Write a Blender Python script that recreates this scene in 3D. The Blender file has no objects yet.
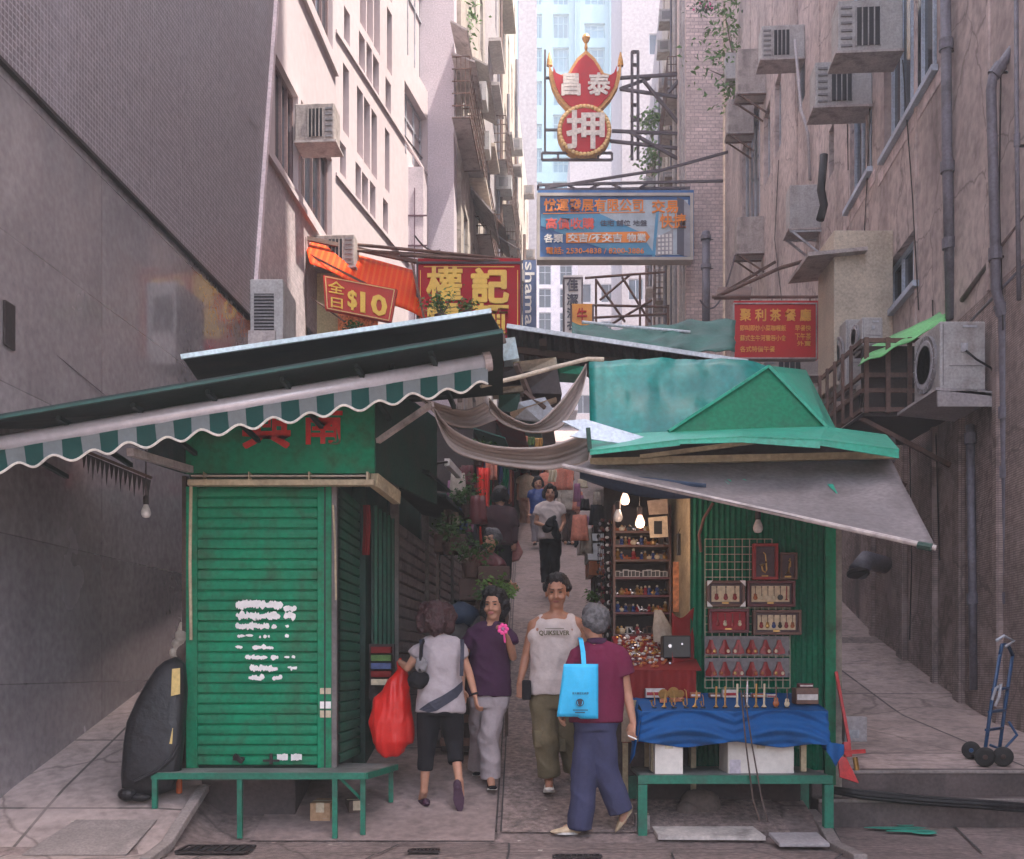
import bpy, math, random
from mathutils import Vector, Matrix, noise as mn
R = random.Random(7)
C = bpy.context.scene.collection
F, CX, HY, ZC = 1100.0, 512.0, 668.0, 1.22
def P(px, py, Y): return Vector(((px-CX)*Y/F, Y, ZC+(HY-py)*Y/F))
V = Vector
org = {}
# ---------------------------------------------------------------- materials
MATS = {}
def mat(name, col, rough=.7, var=.18, scale=2.5, bump=.12, bscale=None, streak=0., sscale=3., metal=0., spec=.4,
        pattern=None, psize=(.2, .1), mortar=.006, mcol=None, emit=0., ecol=None, dirt=(.05, .042, .04), trans=0., alpha=1., sub=0., coat=0., grime=0., stripe=None, fine=.16, crack=0.):
    if name in MATS: return MATS[name]
    if name.split('_')[0] in ('skin', 'tee', 'tank', 'trouser', 'shirt', 'bag', 'cloth', 'sign', 'bb', 'swag', 'neon', 'valance', 'box', 'cargo', 'bar', 'awning', 'silver', 'white', 'far'): fine = .05
    m = bpy.data.materials.new(name); MATS[name] = m; m.use_nodes = True
    nt = m.node_tree; N = nt.nodes; L = nt.links; N.clear()
    out = N.new('ShaderNodeOutputMaterial'); b = N.new('ShaderNodeBsdfPrincipled'); L.new(b.outputs[0], out.inputs[0])
    tc = N.new('ShaderNodeTexCoord')
    def noise(sc, det=5, mp=None, co='Object'):
        n = N.new('ShaderNodeTexNoise'); n.inputs['Scale'].default_value = sc; n.inputs['Detail'].default_value = det
        if mp:
            k = N.new('ShaderNodeMapping'); k.inputs['Scale'].default_value = mp; L.new(tc.outputs[co], k.inputs[0]); L.new(k.outputs[0], n.inputs['Vector'])
        else: L.new(tc.outputs[co], n.inputs['Vector'])
        return n.outputs['Fac']
    def mix(fac, a, c, mode='MIX'):
        x = N.new('ShaderNodeMix'); x.data_type = 'RGBA'; x.blend_type = mode
        if hasattr(fac, 'links'): L.new(fac, x.inputs[0])
        else: x.inputs[0].default_value = fac
        for s, i in ((a, 6), (c, 7)):
            if hasattr(s, 'links'): L.new(s, x.inputs[i])
            else: x.inputs[i].default_value = tuple(s)[:3]+(1,)
        return x.outputs[2]
    def ramp(fac, lo, hi):
        r = N.new('ShaderNodeMapRange'); L.new(fac, r.inputs[0]); r.inputs[1].default_value = lo; r.inputs[2].default_value = hi
        return r.outputs[0]
    col = tuple(col)
    n1 = noise(scale)
    dk = tuple(c*(1-var) for c in col); lt = tuple(min(1, c*(1+var)) for c in col)
    base = mix(ramp(n1, .3, .7), dk, lt)
    if stripe:   # second colour in bands along UV x
        s = N.new('ShaderNodeSeparateXYZ'); L.new(tc.outputs['UV'], s.inputs[0])
        a = N.new('ShaderNodeMath'); a.operation = 'MULTIPLY'; L.new(s.outputs[0], a.inputs[0]); a.inputs[1].default_value = 1/stripe[1]
        f = N.new('ShaderNodeMath'); f.operation = 'FRACT'; L.new(a.outputs[0], f.inputs[0])
        g = N.new('ShaderNodeMath'); g.operation = 'GREATER_THAN'; L.new(f.outputs[0], g.inputs[0]); g.inputs[1].default_value = stripe[2]
        base = mix(g.outputs[0], base, stripe[0])
    hgt = None
    if pattern:
        br = N.new('ShaderNodeTexBrick'); L.new(tc.outputs['UV'], br.inputs['Vector'])
        br.inputs['Scale'].default_value = 1; br.inputs['Brick Width'].default_value = psize[0]; br.inputs['Row Height'].default_value = psize[1]
        br.inputs['Mortar Size'].default_value = mortar; br.inputs['Mortar Smooth'].default_value = .3
        br.offset = 0.0 if pattern == 'tile' else .5
        br.inputs['Color1'].default_value = (.82, .82, .82, 1); br.inputs['Color2'].default_value = (1.1, 1.1, 1.1, 1)
        mc = mcol or tuple(c*.5 for c in col)
        base = mix(1.0, base, br.outputs['Color'], 'MULTIPLY')
        base = mix(br.outputs['Fac'], base, mc); hgt = br.outputs['Fac']
    if streak:
        s1 = noise(sscale, 6, (1, 1, .07)); s2 = noise(sscale*.35, 3)
        mm = N.new('ShaderNodeMath'); mm.operation = 'MULTIPLY'; L.new(ramp(s1, .45, .75), mm.inputs[0]); L.new(ramp(s2, .35, .65), mm.inputs[1])
        m3 = N.new('ShaderNodeMath'); m3.operation = 'MULTIPLY'; L.new(mm.outputs[0], m3.inputs[0]); m3.inputs[1].default_value = streak
        base = mix(m3.outputs[0], base, dirt)
    if grime:
        g1 = noise(6, 8); g = N.new('ShaderNodeMath'); g.operation = 'MULTIPLY'; L.new(ramp(g1, .5, .7), g.inputs[0]); g.inputs[1].default_value = grime
        base = mix(g.outputs[0], base, dirt)
    if fine and not emit:
        f1 = noise(scale*14, 8); g = N.new('ShaderNodeMapRange'); L.new(f1, g.inputs[0]); g.inputs[1].default_value = .3; g.inputs[2].default_value = .7; g.inputs[3].default_value = 1-fine*1.3; g.inputs[4].default_value = 1+fine
        c3 = N.new('ShaderNodeCombineXYZ'); [L.new(g.outputs[0], c3.inputs[i]) for i in range(3)]; base = mix(1.0, base, c3.outputs[0], 'MULTIPLY')
    if crack:
        k1 = N.new('ShaderNodeTexNoise'); k1.inputs['Scale'].default_value = 2.5; k1.inputs['Detail'].default_value = 6; L.new(tc.outputs['Object'], k1.inputs['Vector'])
        mx = N.new('ShaderNodeMix'); mx.data_type = 'RGBA'; mx.inputs[0].default_value = .25; L.new(tc.outputs['Object'], mx.inputs[6]); L.new(k1.outputs['Color'], mx.inputs[7])
        vo = N.new('ShaderNodeTexVoronoi'); vo.feature = 'DISTANCE_TO_EDGE'; vo.inputs['Scale'].default_value = crack; L.new(mx.outputs[2], vo.inputs['Vector'])
        cr = N.new('ShaderNodeMapRange'); L.new(vo.outputs['Distance'], cr.inputs[0]); cr.inputs[1].default_value = .0; cr.inputs[2].default_value = .012; cr.inputs[3].default_value = .75; cr.inputs[4].default_value = 0
        base = mix(cr.outputs[0], base, tuple(c*.35 for c in col))
        pn = noise(1.3, 4); pr = N.new('ShaderNodeMath'); pr.operation = 'MULTIPLY'; L.new(ramp(pn, .58, .62), pr.inputs[0]); pr.inputs[1].default_value = .3; base = mix(pr.outputs[0], base, tuple(min(1, c*1.45) for c in col))
    L.new(base, b.inputs['Base Color'])
    rr = N.new('ShaderNodeMapRange'); L.new(n1, rr.inputs[0]); rr.inputs[1].default_value = .3; rr.inputs[2].default_value = .7
    rr.inputs[3].default_value = max(.02, rough-.08); rr.inputs[4].default_value = min(1, rough+.08); L.new(rr.outputs[0], b.inputs['Roughness'])
    b.inputs['Metallic'].default_value = metal; b.inputs['Specular IOR Level'].default_value = spec
    if trans: b.inputs['Transmission Weight'].default_value = trans
    if coat: b.inputs['Coat Weight'].default_value = coat; b.inputs['Coat Roughness'].default_value = .04
    if alpha < 1: b.inputs['Alpha'].default_value = alpha
    if sub: b.inputs['Subsurface Weight'].default_value = sub; b.inputs['Subsurface Scale'].default_value = .02
    if emit: b.inputs['Emission Strength'].default_value = emit; b.inputs['Emission Color'].default_value = tuple(ecol or col)[:3]+(1,)
    if bump:
        bn = noise(bscale or scale*8, 6)
        bp = N.new('ShaderNodeBump'); bp.inputs['Strength'].default_value = bump; bp.inputs['Distance'].default_value = .02; L.new(bn, bp.inputs['Height'])
        if hgt:
            b2 = N.new('ShaderNodeBump'); b2.invert = True; b2.inputs['Strength'].default_value = .5; b2.inputs['Distance'].default_value = .006
            L.new(hgt, b2.inputs['Height']); L.new(bp.outputs[0], b2.inputs['Normal']); L.new(b2.outputs[0], b.inputs['Normal'])
        else: L.new(bp.outputs[0], b.inputs['Normal'])
    return m
def cloth(name, col, **k): k.setdefault('rough', .9); k.setdefault('bump', .15); k.setdefault('bscale', 60); k.setdefault('spec', .15); k.setdefault('var', .1); k.setdefault('fine', .04); return mat(name, col, **k)
def metal(name, col, **k): k.setdefault('rough', .45); k.setdefault('bump', .05); k.setdefault('grime', .25); return mat(name, col, **k)
# ---------------------------------------------------------------- mesh builder
class MB:
    def __init__(s): s.v = []; s.f = []
    def add(s, vs, fs):
        o = len(s.v); s.v += [V(p) for p in vs]; s.f += [tuple(o+i for i in f) for f in fs]; return s
    def quad(s, *p): return s.add(p, [tuple(range(len(p)))])
    def box(s, c, d, M=None):
        c = V(c); x, y, z = d[0]/2, d[1]/2, d[2]/2
        vs = [V((i*x, j*y, k*z)) for k in (-1, 1) for j in (-1, 1) for i in (-1, 1)]
        if M is not None: vs = [M @ p for p in vs]
        return s.add([c+p for p in vs], [(0, 2, 3, 1), (4, 5, 7, 6), (0, 1, 5, 4), (2, 6, 7, 3), (0, 4, 6, 2), (1, 3, 7, 5)])
    def bb(s, a, b):
        a, b = V(a), V(b); return s.box((a+b)/2, tuple(abs(q) for q in (b-a)))
    def prism(s, pts, ex):
        ex = V(ex); pts = [V(p) for p in pts]; n = len(pts)
        nn = V((0, 0, 0))
        for i in range(n): nn += pts[i].cross(pts[(i+1) % n])
        if nn.dot(ex) > 0: pts = pts[::-1]
        return s.add(pts+[p+ex for p in pts], [tuple(range(n)), tuple(range(2*n-1, n-1, -1))]+[(i, n+i, n+(i+1) % n, (i+1) % n) for i in range(n)])
    def slab(s, pts, t):
        pts = [V(p) for p in pts]; n = (pts[1]-pts[0]).cross(pts[2]-pts[0]).normalized(); return s.prism(pts, n*t)
    def tube(s, path, r, n=8, r2=None, closed=False):
        path = [V(p) for p in path]; m = len(path); rs = [r+( (r2 if r2 is not None else r)-r)*i/max(1, m-1) for i in range(m)]
        vs = []; up0 = None
        for i, p in enumerate(path):
            t = (path[min(i+1, m-1)]-path[max(i-1, 0)]).normalized()
            a = V((0, 0, 1)) if abs(t.z) < .9 else V((1, 0, 0))
            if up0 is not None and abs(up0.dot(t)) < .95: a = up0
            u = t.cross(a).normalized(); w = u.cross(t).normalized(); up0 = w
            for k in range(n):
                q = 2*math.pi*k/n; vs.append(p+u*math.cos(q)*rs[i]+w*math.sin(q)*rs[i])
        fs = [(i*n+k, i*n+(k+1) % n, (i+1)*n+(k+1) % n, (i+1)*n+k) for i in range(m-1) for k in range(n)]
        fs += [tuple(range(n-1, -1, -1)), tuple((m-1)*n+k for k in range(n))]
        return s.add(vs, fs)
    def bar(s, a, b, w, h=None):
        h = h or w; a, b = V(a), V(b); t = (b-a).normalized(); A = V((0, 0, 1)) if abs(t.z) < .9 else V((0, 1, 0))
        u = t.cross(A).normalized()*w/2; q = u.cross(t).normalized()*h/2
        vs = [p+x for p in (a, b) for x in (-u-q, u-q, u+q, -u+q)]
        return s.add(vs, [(3, 2, 1, 0), (4, 5, 6, 7), (0, 1, 5, 4), (1, 2, 6, 5), (2, 3, 7, 6), (3, 0, 4, 7)])
    def lathe(s, prof, o=(0, 0, 0), ax=(0, 0, 1), n=12):
        o = V(o); ax = V(ax).normalized(); A = V((0, 0, 1)) if abs(ax.z) < .9 else V((1, 0, 0)); u = ax.cross(A).normalized(); w = ax.cross(u)
        vs = [o+ax*h+(u*math.cos(2*math.pi*k/n)+w*math.sin(2*math.pi*k/n))*max(r, 1e-4) for r, h in prof for k in range(n)]
        m = len(prof); fs = [(i*n+k, i*n+(k+1) % n, (i+1)*n+(k+1) % n, (i+1)*n+k) for i in range(m-1) for k in range(n)]
        return s.add(vs, fs+[tuple(range(n-1, -1, -1)), tuple((m-1)*n+k for k in range(n))])
    def cap(s, A, B, ra, rb, n=12):
        A, B = V(A), V(B); L_ = (B-A).length or 1e-4
        pr = [(ra*math.cos(t), ra*math.sin(t)) for t in (-1.5, -1, -.5, 0)]+[(rb*math.cos(t), L_+rb*math.sin(t)) for t in (0, .5, 1, 1.5)]
        return s.lathe(pr, A, B-A if L_ > 1e-3 else (0, 0, 1), n)
    def ell(s, c, r, M=None, n=14, m=9):
        vs = []; 
        for i in range(m+1):
            t = math.pi*(i+.02)/(m+.04)
            for k in range(n):
                q = 2*math.pi*k/n; p = V((r[0]*math.sin(t)*math.cos(q), r[1]*math.sin(t)*math.sin(q), r[2]*math.cos(t)))
                vs.append(V(c)+(M @ p if M is not None else p))
        fs = [(i*n+k, (i+1)*n+k, (i+1)*n+(k+1) % n, i*n+(k+1) % n) for i in range(m) for k in range(n)]
        return s.add(vs, fs+[tuple(range(n)), tuple(m*n+k for k in range(n-1, -1, -1))])
    def loft(s, rings, n=16, yaw=0):
        vs = []; c, d = math.cos(yaw), math.sin(yaw)
        for o, rx, ry in rings:
            for k in range(n):
                q = 2*math.pi*k/n; x, y = rx*math.cos(q), ry*math.sin(q); vs.append(V(o)+V((x*c-y*d, x*d+y*c, 0)))
        m = len(rings); up = rings[-1][0][2] > rings[0][0][2]
        fs = [(i*n+k, i*n+(k+1) % n, (i+1)*n+(k+1) % n, (i+1)*n+k) for i in range(m-1) for k in range(n)]+[tuple(range(n-1, -1, -1)), tuple((m-1)*n+k for k in range(n))]
        if not up: fs = [f[::-1] for f in fs]
        return s.add(vs, fs)
    def grid(s, fn, nu, nv, t=0.0):
        vs = [V(fn(i/nu, j/nv)) for j in range(nv+1) for i in range(nu+1)]
        fs = [(j*(nu+1)+i, j*(nu+1)+i+1, (j+1)*(nu+1)+i+1, (j+1)*(nu+1)+i) for j in range(nv) for i in range(nu)]
        return s.add(vs, fs)
    def mesh(s, name, o=V((0, 0, 0)), smooth=False):
        me = bpy.data.meshes.new(name); me.from_pydata([tuple(p-o) for p in s.v], [], s.f); me.update()
        uv = me.uv_layers.new(name='UVMap').data
        for p in me.polygons:
            n = p.normal; ax = max(range(3), key=lambda i: abs(n[i]))
            for li in p.loop_indices:
                c = s.v[me.loops[li].vertex_index]
                uv[li].uv = (c.y, c.z) if ax == 0 else (c.x, c.z) if ax == 1 else (c.x, c.y)
        if smooth: me.shade_smooth()
        return me
    def build(s, name, m, parent=None, smooth=False, bevel=0, label=None, solid=0, auto=None, kind=None):
        if parent is None:
            lo = V([min(p[i] for p in s.v) for i in range(3)]); hi = V([max(p[i] for p in s.v) for i in range(3)]); o = V(((lo.x+hi.x)/2, (lo.y+hi.y)/2, lo.z))
        else: o = org[parent.name]
        me = s.mesh(name, o, smooth); ob = bpy.data.objects.new(name, me); C.objects.link(ob); me.materials.append(m)
        org[ob.name] = o
        if parent is None: ob.location = o
        else: ob.parent = parent
        if solid: k = ob.modifiers.new('Solid', 'SOLIDIFY'); k.thickness = solid; k.offset = 0
        if bevel: k = ob.modifiers.new('Bevel', 'BEVEL'); k.width = bevel; k.segments = 2; k.limit_method = 'ANGLE'
        if label: ob['label'] = label
        if kind: ob['kind'] = kind
        return ob
def thing(name, label, cat, loc, group=None):
    o = bpy.data.objects.new(name, None); C.objects.link(o); o.location = loc; o.empty_display_size = .1; org[o.name] = V(loc)
    o['label'] = label; o['category'] = cat
    if group: o['group'] = group
    return o
def tag(o, label, cat, group=None):
    o['label'] = label; o['category'] = cat
    if group: o['group'] = group
    return o
def struct(o): o['kind'] = 'structure'; return o
KIDS = {}
def kids(o): return [c for c in bpy.data.objects if c.parent == o]
def dup(root, loc, label=None, group=None, rotz=None, scale=None, matmap=None):
    r = root.copy(); C.objects.link(r); r.location = V(loc); org[r.name] = V(loc)
    if rotz is not None: r.rotation_euler = (0, 0, rotz)
    if scale: r.scale = (scale,)*3 if not hasattr(scale, '__len__') else scale
    if label: r['label'] = label
    if group: r['group'] = group
    ks = root.get('_k')
    def rec(src, dst):
        for ch in kids(src):
            c = ch.copy(); C.objects.link(c); c.parent = dst; rec(ch, c)
    rec(root, r)
    return r
ORD = ['first', 'second', 'third', 'fourth', 'fifth', 'sixth', 'seventh', 'eighth', 'ninth', 'tenth', 'eleventh', 'twelfth', 'thirteenth', 'fourteenth', 'fifteenth', 'sixteenth', 'seventeenth', 'eighteenth', 'nineteenth', 'twentieth']
def text(s, O, Rv, U, m, parent=None, name='lettering', ex=.006, weight=.02, font=None, shear=0):
    cu = bpy.data.curves.new(name, 'FONT'); cu.body = s; cu.extrude = .5; cu.offset = .008; cu.resolution_u = 2; cu.shear = shear
    ob = bpy.data.objects.new('tmp', cu); C.objects.link(ob); dg = bpy.context.evaluated_depsgraph_get(); me = bpy.data.meshes.new_from_object(ob.evaluated_get(dg))
    bpy.data.objects.remove(ob)
    xs = [v.co.x for v in me.vertices]; ys = [v.co.y for v in me.vertices]; x0, x1, y0, y1 = min(xs), max(xs), min(ys), max(ys)
    O, Rv, U = V(O), V(Rv), V(U); n = Rv.cross(U).normalized(); k = weight*.45
    sh_ = [(0, 0)] if weight < .022 else [(-k, -k), (k, -k), (-k, k), (k, k), (0, 0)] if weight < .045 else [(math.cos(a*math.pi/4)*k*1.3, math.sin(a*math.pi/4)*k*1.3) for a in range(8)]+[(0, 0)]
    b = MB(); fs = [tuple(p.vertices) for p in me.polygons]
    for i, (dx, dy) in enumerate(sh_):
        b.add([O+Rv*((v.co.x+dx-x0)/(x1-x0))+U*((v.co.y+dy-y0)/(y1-y0))+n*(v.co.z*2*ex+i*.0002*max(1, ex/.004)) for v in me.vertices], fs)
    bpy.data.meshes.remove(me)
    return b.build(name, m, parent)
# ---------------------------------------------------------------- ground profile
def lerp(a, b, t): return a+(b-a)*t
def pw(x, pts):
    if x <= pts[0][0]: return pts[0][1]
    for (a, b), (c, d) in zip(pts, pts[1:]):
        if x <= c: return lerp(b, d, (x-a)/(c-a))
    return pts[-1][1]
def gz(X, Y):
    zc = pw(Y, [(7.75, 0), (17, 2.5), (25, 4.66), (60, 13.5), (200, 50)])
    zl = pw(Y, [(7.2, 0), (8.0, .3), (12, 1.47), (17, 2.75), (25, 4.66), (60, 13.5), (200, 50)])
    zr = pw(Y, [(11.9, .72), (16.15, 1.66), (25, 4.3), (60, 13.5), (200, 50)]) if Y > 11.9 else pw(Y, [(8.9, .40), (11.9, .72)])
    if Y < 8.72: zr = 0
    elif Y < 8.9: zr = .2 if Y < 8.81 else .2
    wl = min(1, max(0, (-X-2.14)/.12)); wr = min(1, max(0, (X-2.25)/.1))
    return lerp(lerp(zc, zl, wl), zr, wr)
class Wall:
    def __init__(s, a, b, side): s.a, s.b, s.side = a, b, side; s.n = V((1, -b, 0)).normalized()*side
    def Y(s, px): return s.a/((px-CX)/F-s.b)
    def p(s, y, z, off=0): return V((s.a+s.b*y, y, z))+s.n*off
    def z(s, px, py): return ZC+(HY-py)*s.Y(px)/F
    def hole(s, pl, pt, pb, pr):
        a, b = s.Y(pl), s.Y(pr); z0, z1 = s.z(pl, pb), s.z(pl, pt)
        return (min(a, b), max(a, b), z0, z1)
class FaceX:   # a wall facing the camera at depth Y: u is world X
    def __init__(s, Y): s.Yv = Y; s.n = V((0, -1, 0))
    def p(s, u, z, off=0): return V((u, s.Yv-off, z))
def facade(w, u0, u1, z0, z1, holes, m, parent, name='wall', depth=.16, thick=0.3):
    us = sorted({u0, u1, *[h[0] for h in holes], *[h[1] for h in holes]}); zs = sorted({z0, z1, *[h[2] for h in holes], *[h[3] for h in holes]})
    us = [u for u in us if u0 <= u <= u1]; zs = [z for z in zs if z0 <= z <= z1]
    b = MB()
    for a, c in zip(us, us[1:]):
        for d, e in zip(zs, zs[1:]):
            mu, mz = (a+c)/2, (d+e)/2
            if any(h[0] < mu < h[1] and h[2] < mz < h[3] for h in holes): continue
            b.quad(w.p(a, d), w.p(c, d), w.p(c, e), w.p(a, e))
    for h in holes:
        q = [(h[0], h[2]), (h[1], h[2]), (h[1], h[3]), (h[0], h[3])]
        for i in range(4):
            (a, d), (c, e) = q[i], q[(i+1) % 4]
            b.quad(w.p(a, d), w.p(c, e), w.p(c, e, -depth), w.p(a, d, -depth))
    return b.build(name, m, parent)
def window(w, h, parent, cols=2, rows=1, fm=None, gm=None, depth=.13, fw=.05, sill=0, lab=None):
    u0, u1, z0, z1 = h; b = MB()
    def bar(a, c, d, e):
        b.prism([w.p(a, d, -depth), w.p(c, d, -depth), w.p(c, e, -depth), w.p(a, e, -depth)], w.n*.05)
    bar(u0, u1, z0, z0+fw); bar(u0, u1, z1-fw, z1); bar(u0, u0+fw, z0+fw, z1-fw); bar(u1-fw, u1, z0+fw, z1-fw)
    for i in range(1, cols): c = lerp(u0, u1, i/cols); bar(c-fw*.4, c+fw*.4, z0+fw, z1-fw)
    for j in range(1, rows):
        c = lerp(z0, z1, j/rows+.15 if rows == 2 else j/rows)
        for i in range(cols):
            a_, c_ = lerp(u0, u1, i/cols)+fw*.4, lerp(u0, u1, (i+1)/cols)-fw*.4
            if i == 0: a_ = u0+fw
            if i == cols-1: c_ = u1-fw
            bar(a_, c_, c-fw*.4, c+fw*.4)
    f = b.build('window', fm or MATS['frame_metal'], parent)
    if lab: f['label'] = lab
    g = MB().quad(w.p(u0, z0, -depth+.012), w.p(u1, z0, -depth+.012), w.p(u1, z1, -depth+.012), w.p(u0, z1, -depth+.012)).build('pane', gm or MATS['glass_dark'], f)
    if sill:
        MB().prism([w.p(u0-.05, z0-.08, .002), w.p(u1+.05, z0-.08, .002), w.p(u1+.05, z0-.004, .002), w.p(u0-.05, z0-.004, .002)], w.n*sill).build('sill', fm or MATS['frame_metal'], f)
    return f
def body_block(w, u0, u1, z0, z1, deep, m, parent, name='core'):   # the mass behind a facade: sides, back, top
    q = [w.p(u0, z0, -.16), w.p(u1, z0, -.16), w.p(u1, z0, -deep), w.p(u0, z0, -deep)]
    return MB().prism(q, (0, 0, z1-z0)).build(name, m, parent)
# base materials
mat('frame_metal', (.42, .43, .47), .45, metal=.3, grime=.3); mat('glass_dark', (.03, .035, .05), .12, var=.3, bump=.03, spec=.6)
mat('frame_blue', (.45, .52, .62), .5); mat('glass_pale', (.2, .25, .3), .1, bump=.02, spec=.7)
mat('granite', (.225, .203, .215), .2, var=.14, scale=1.1, bump=.02, bscale=90, streak=.6, sscale=1.6, spec=.8, coat=1.0, dirt=(.3, .28, .285), pattern='tile', psize=(4.8, 1.1), mortar=.005, mcol=(.11, .1, .1))
mat('mosaic_tile', (.15, .125, .138), .4, var=.15, scale=.8, bump=.05, bscale=40, streak=.9, sscale=1.3, dirt=(.24, .22, .25), pattern='tile', psize=(.052, .052), mortar=.008, mcol=(.27, .24, .26))
mat('small_tile', (.42, .35, .35), .5, var=.1, scale=.8, streak=.3, dirt=(.3, .26, .25), pattern='tile', psize=(.05, .05), mortar=.006, mcol=(.35, .3, .32))
mat('white_plaster', (.45, .38, .39), .8, var=.07, scale=.5, bump=.08, streak=.5, sscale=1.2, dirt=(.42, .35, .36), grime=.12)
mat('pink_plaster', (.47, .385, .365), .85, var=.22, scale=.6, bump=.15, streak=.9, sscale=1.3, dirt=(.13, .095, .1), grime=.4, crack=.9)
mat('ribbed_wall', (.37, .285, .262), .85, var=.25, scale=.7, bump=.25, streak=1.0, sscale=1.8, dirt=(.09, .066, .07), grime=.4, pattern='tile', psize=(.05, .024), mortar=.004, mcol=(.19, .14, .13), crack=.8)
mat('brick_pale', (.62, .49, .46), .85, var=.15, scale=1, streak=.5, dirt=(.22, .16, .16), pattern='brick', psize=(.26, .115), mortar=.014, mcol=(.42, .33, .32))
mat('old_plaster', (.38, .33, .29), .85, var=.25, scale=.5, streak=.9, sscale=1.5, dirt=(.16, .13, .12), grime=.4, crack=.7)
mat('cream_plaster', (.42, .36, .3), .8, var=.12, scale=.5, streak=.5, dirt=(.35, .28, .24))
mat('mauve_plaster', (.3, .27, .28), .8, var=.08, scale=.4, streak=.3, dirt=(.26, .2, .22))
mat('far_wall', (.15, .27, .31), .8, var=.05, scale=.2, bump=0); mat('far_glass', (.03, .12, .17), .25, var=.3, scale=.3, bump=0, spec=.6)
mat('concrete_pale', (.4, .36, .35), .85, var=.2, scale=.8, streak=.6, dirt=(.18, .15, .15))
mat('black_void', (.016, .014, .018), .6, bump=0)
# ---------------------------------------------------------------- setting: ground
mat('street', (.2, .152, .142), .85, var=.2, scale=1.5, bump=.4, bscale=120, grime=.6, dirt=(.08, .065, .06), crack=.7, fine=.3)
mat('lane_cement', (.24, .182, .17), .8, var=.22, scale=1.2, bump=.2, bscale=50, grime=.5, dirt=(.09, .07, .068))
mat('cobble', (.22, .165, .15), .8, var=.5, scale=22, bump=1.0, bscale=45, grime=.5, fine=.3)
mat('pavement', (.3, .24, .225), .85, var=.18, scale=1.1, bump=.2, bscale=60, grime=.4, dirt=(.1, .085, .085), pattern='tile', psize=(1.1, 1.3), mortar=.012, mcol=(.09, .075, .07), crack=.8)
mat('kerb_stone', (.23, .195, .185), .8, var=.2, scale=4, bump=.3, grime=.3)
def sheet(x0f, x1f, y0, y1, ny, nx, dz=0.):
    b = MB(); b.grid(lambda u, v: (lambda Y, : (lambda X: (X, Y, gz(X, Y)+dz))(lerp(x0f(Y), x1f(Y), u)))(y0+(y1-y0)*v), nx, ny); return b
# one base sheet out to the horizon
b = MB()
ys = [-300, -60, -20, 0, 4, 6, 6.4, 6.7, 6.85, 7.1, 7.4, 7.75, 8.1, 8.5, 8.69, 8.7, 8.8, 8.9, 9.3, 10, 11, 12, 13, 14, 15, 16.5, 18, 20, 23, 26, 30, 40, 60, 100, 200, 400]
xs = [-300, -60, -20, -8, -5, -4, -3.2, -2.8, -2.5, -2.15, -2.0, -1.9, -1.4, -.8, 0, .8, 1.6, 2.0, 2.25, 2.3, 2.36, 2.6, 3.2, 4, 5, 6, 8, 12, 20, 60, 300]
vs = [V((x, y, (gz(x, y) if not (x > 2.25 and y > 8.7) else gz(x, y))-.012)) for y in ys for x in xs]; n = len(xs)
b.add(vs, [(j*n+i, j*n+i+1, (j+1)*n+i+1, (j+1)*n+i) for j in range(len(ys)-1) for i in range(n-1)])
struct(b.build('ground', MATS['street']))
bL = lambda Y: (515-12*0-512)*Y/F
# drain line from (497,790) to (515,640) : x follows the lane direction
seam = lambda Y: -.083+ (Y-8.7)*.013-.03
struct(sheet(lambda Y: -1.85, seam, 7.76, 45, 60, 4).build('lane_paving', MATS['lane_cement']))
struct(sheet(lambda Y: seam(Y)+.05, lambda Y: 2.0, 7.9, 14.5, 16, 6).build('cobbled_path', MATS['cobble']))
struct(sheet(lambda Y: seam(Y)+.05, lambda Y: 2.0, 14.5, 45, 40, 6).build('upper_path', MATS['lane_cement']))
# long drain slots
b = MB()
for Y in [7.9+.9*i for i in range(20)]:
    for dx in (.0, .035): 
        x = seam(Y)+.004+dx; b.prism([(x, Y, gz(x, Y)+.004), (x+.01, Y, gz(x, Y)+.004), (x+.01+.012, Y+.88, gz(x, Y+.88)+.004), (x+.012, Y+.88, gz(x, Y+.88)+.004)], (0, 0, .006))
struct(b.build('drain_channel', mat('drain_dark', (.04, .035, .035), .7)))
struct(sheet(lambda Y: -4.3+.072*Y, lambda Y: -2.25, 6.9, 25, 60, 5, .002).build('sloping_pavement', MATS['pavement']))
struct(sheet(lambda Y: 2.36, lambda Y: 4.2+.072*Y+.02, 8.92, 25, 50, 6, .002).build('terrace_pavement', mat('terrace', (.36, .275, .25), .85, var=.2, scale=1.1, bump=.2, bscale=50, grime=.5, dirt=(.1, .085, .085), pattern='tile', psize=(2.1, 3.2), mortar=.015, mcol=(.09, .07, .07), crack=.7)))
b = MB(); b.bb((2.37, 8.70, -.02), (9, 8.93, .405)); struct(b.build('upper_step', mat('step_dark', (.12, .092, .088), .85, grime=.4, var=.25, streak=.6), bevel=.012))
b = MB(); b.bb((2.37, 8.5, -.02), (9, 8.7, .205)); struct(b.build('lower_step', MATS['step_dark'], bevel=.012))
b = MB(); b.bb((2.37, 8.49, .18), (9, 8.52, .209)); b.bb((2.37, 8.69, .385), (9, 8.74, .41)); struct(b.build('step_nosing', mat('nosing', (.27, .23, .215), .8, grime=.3), bevel=.006))
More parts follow.
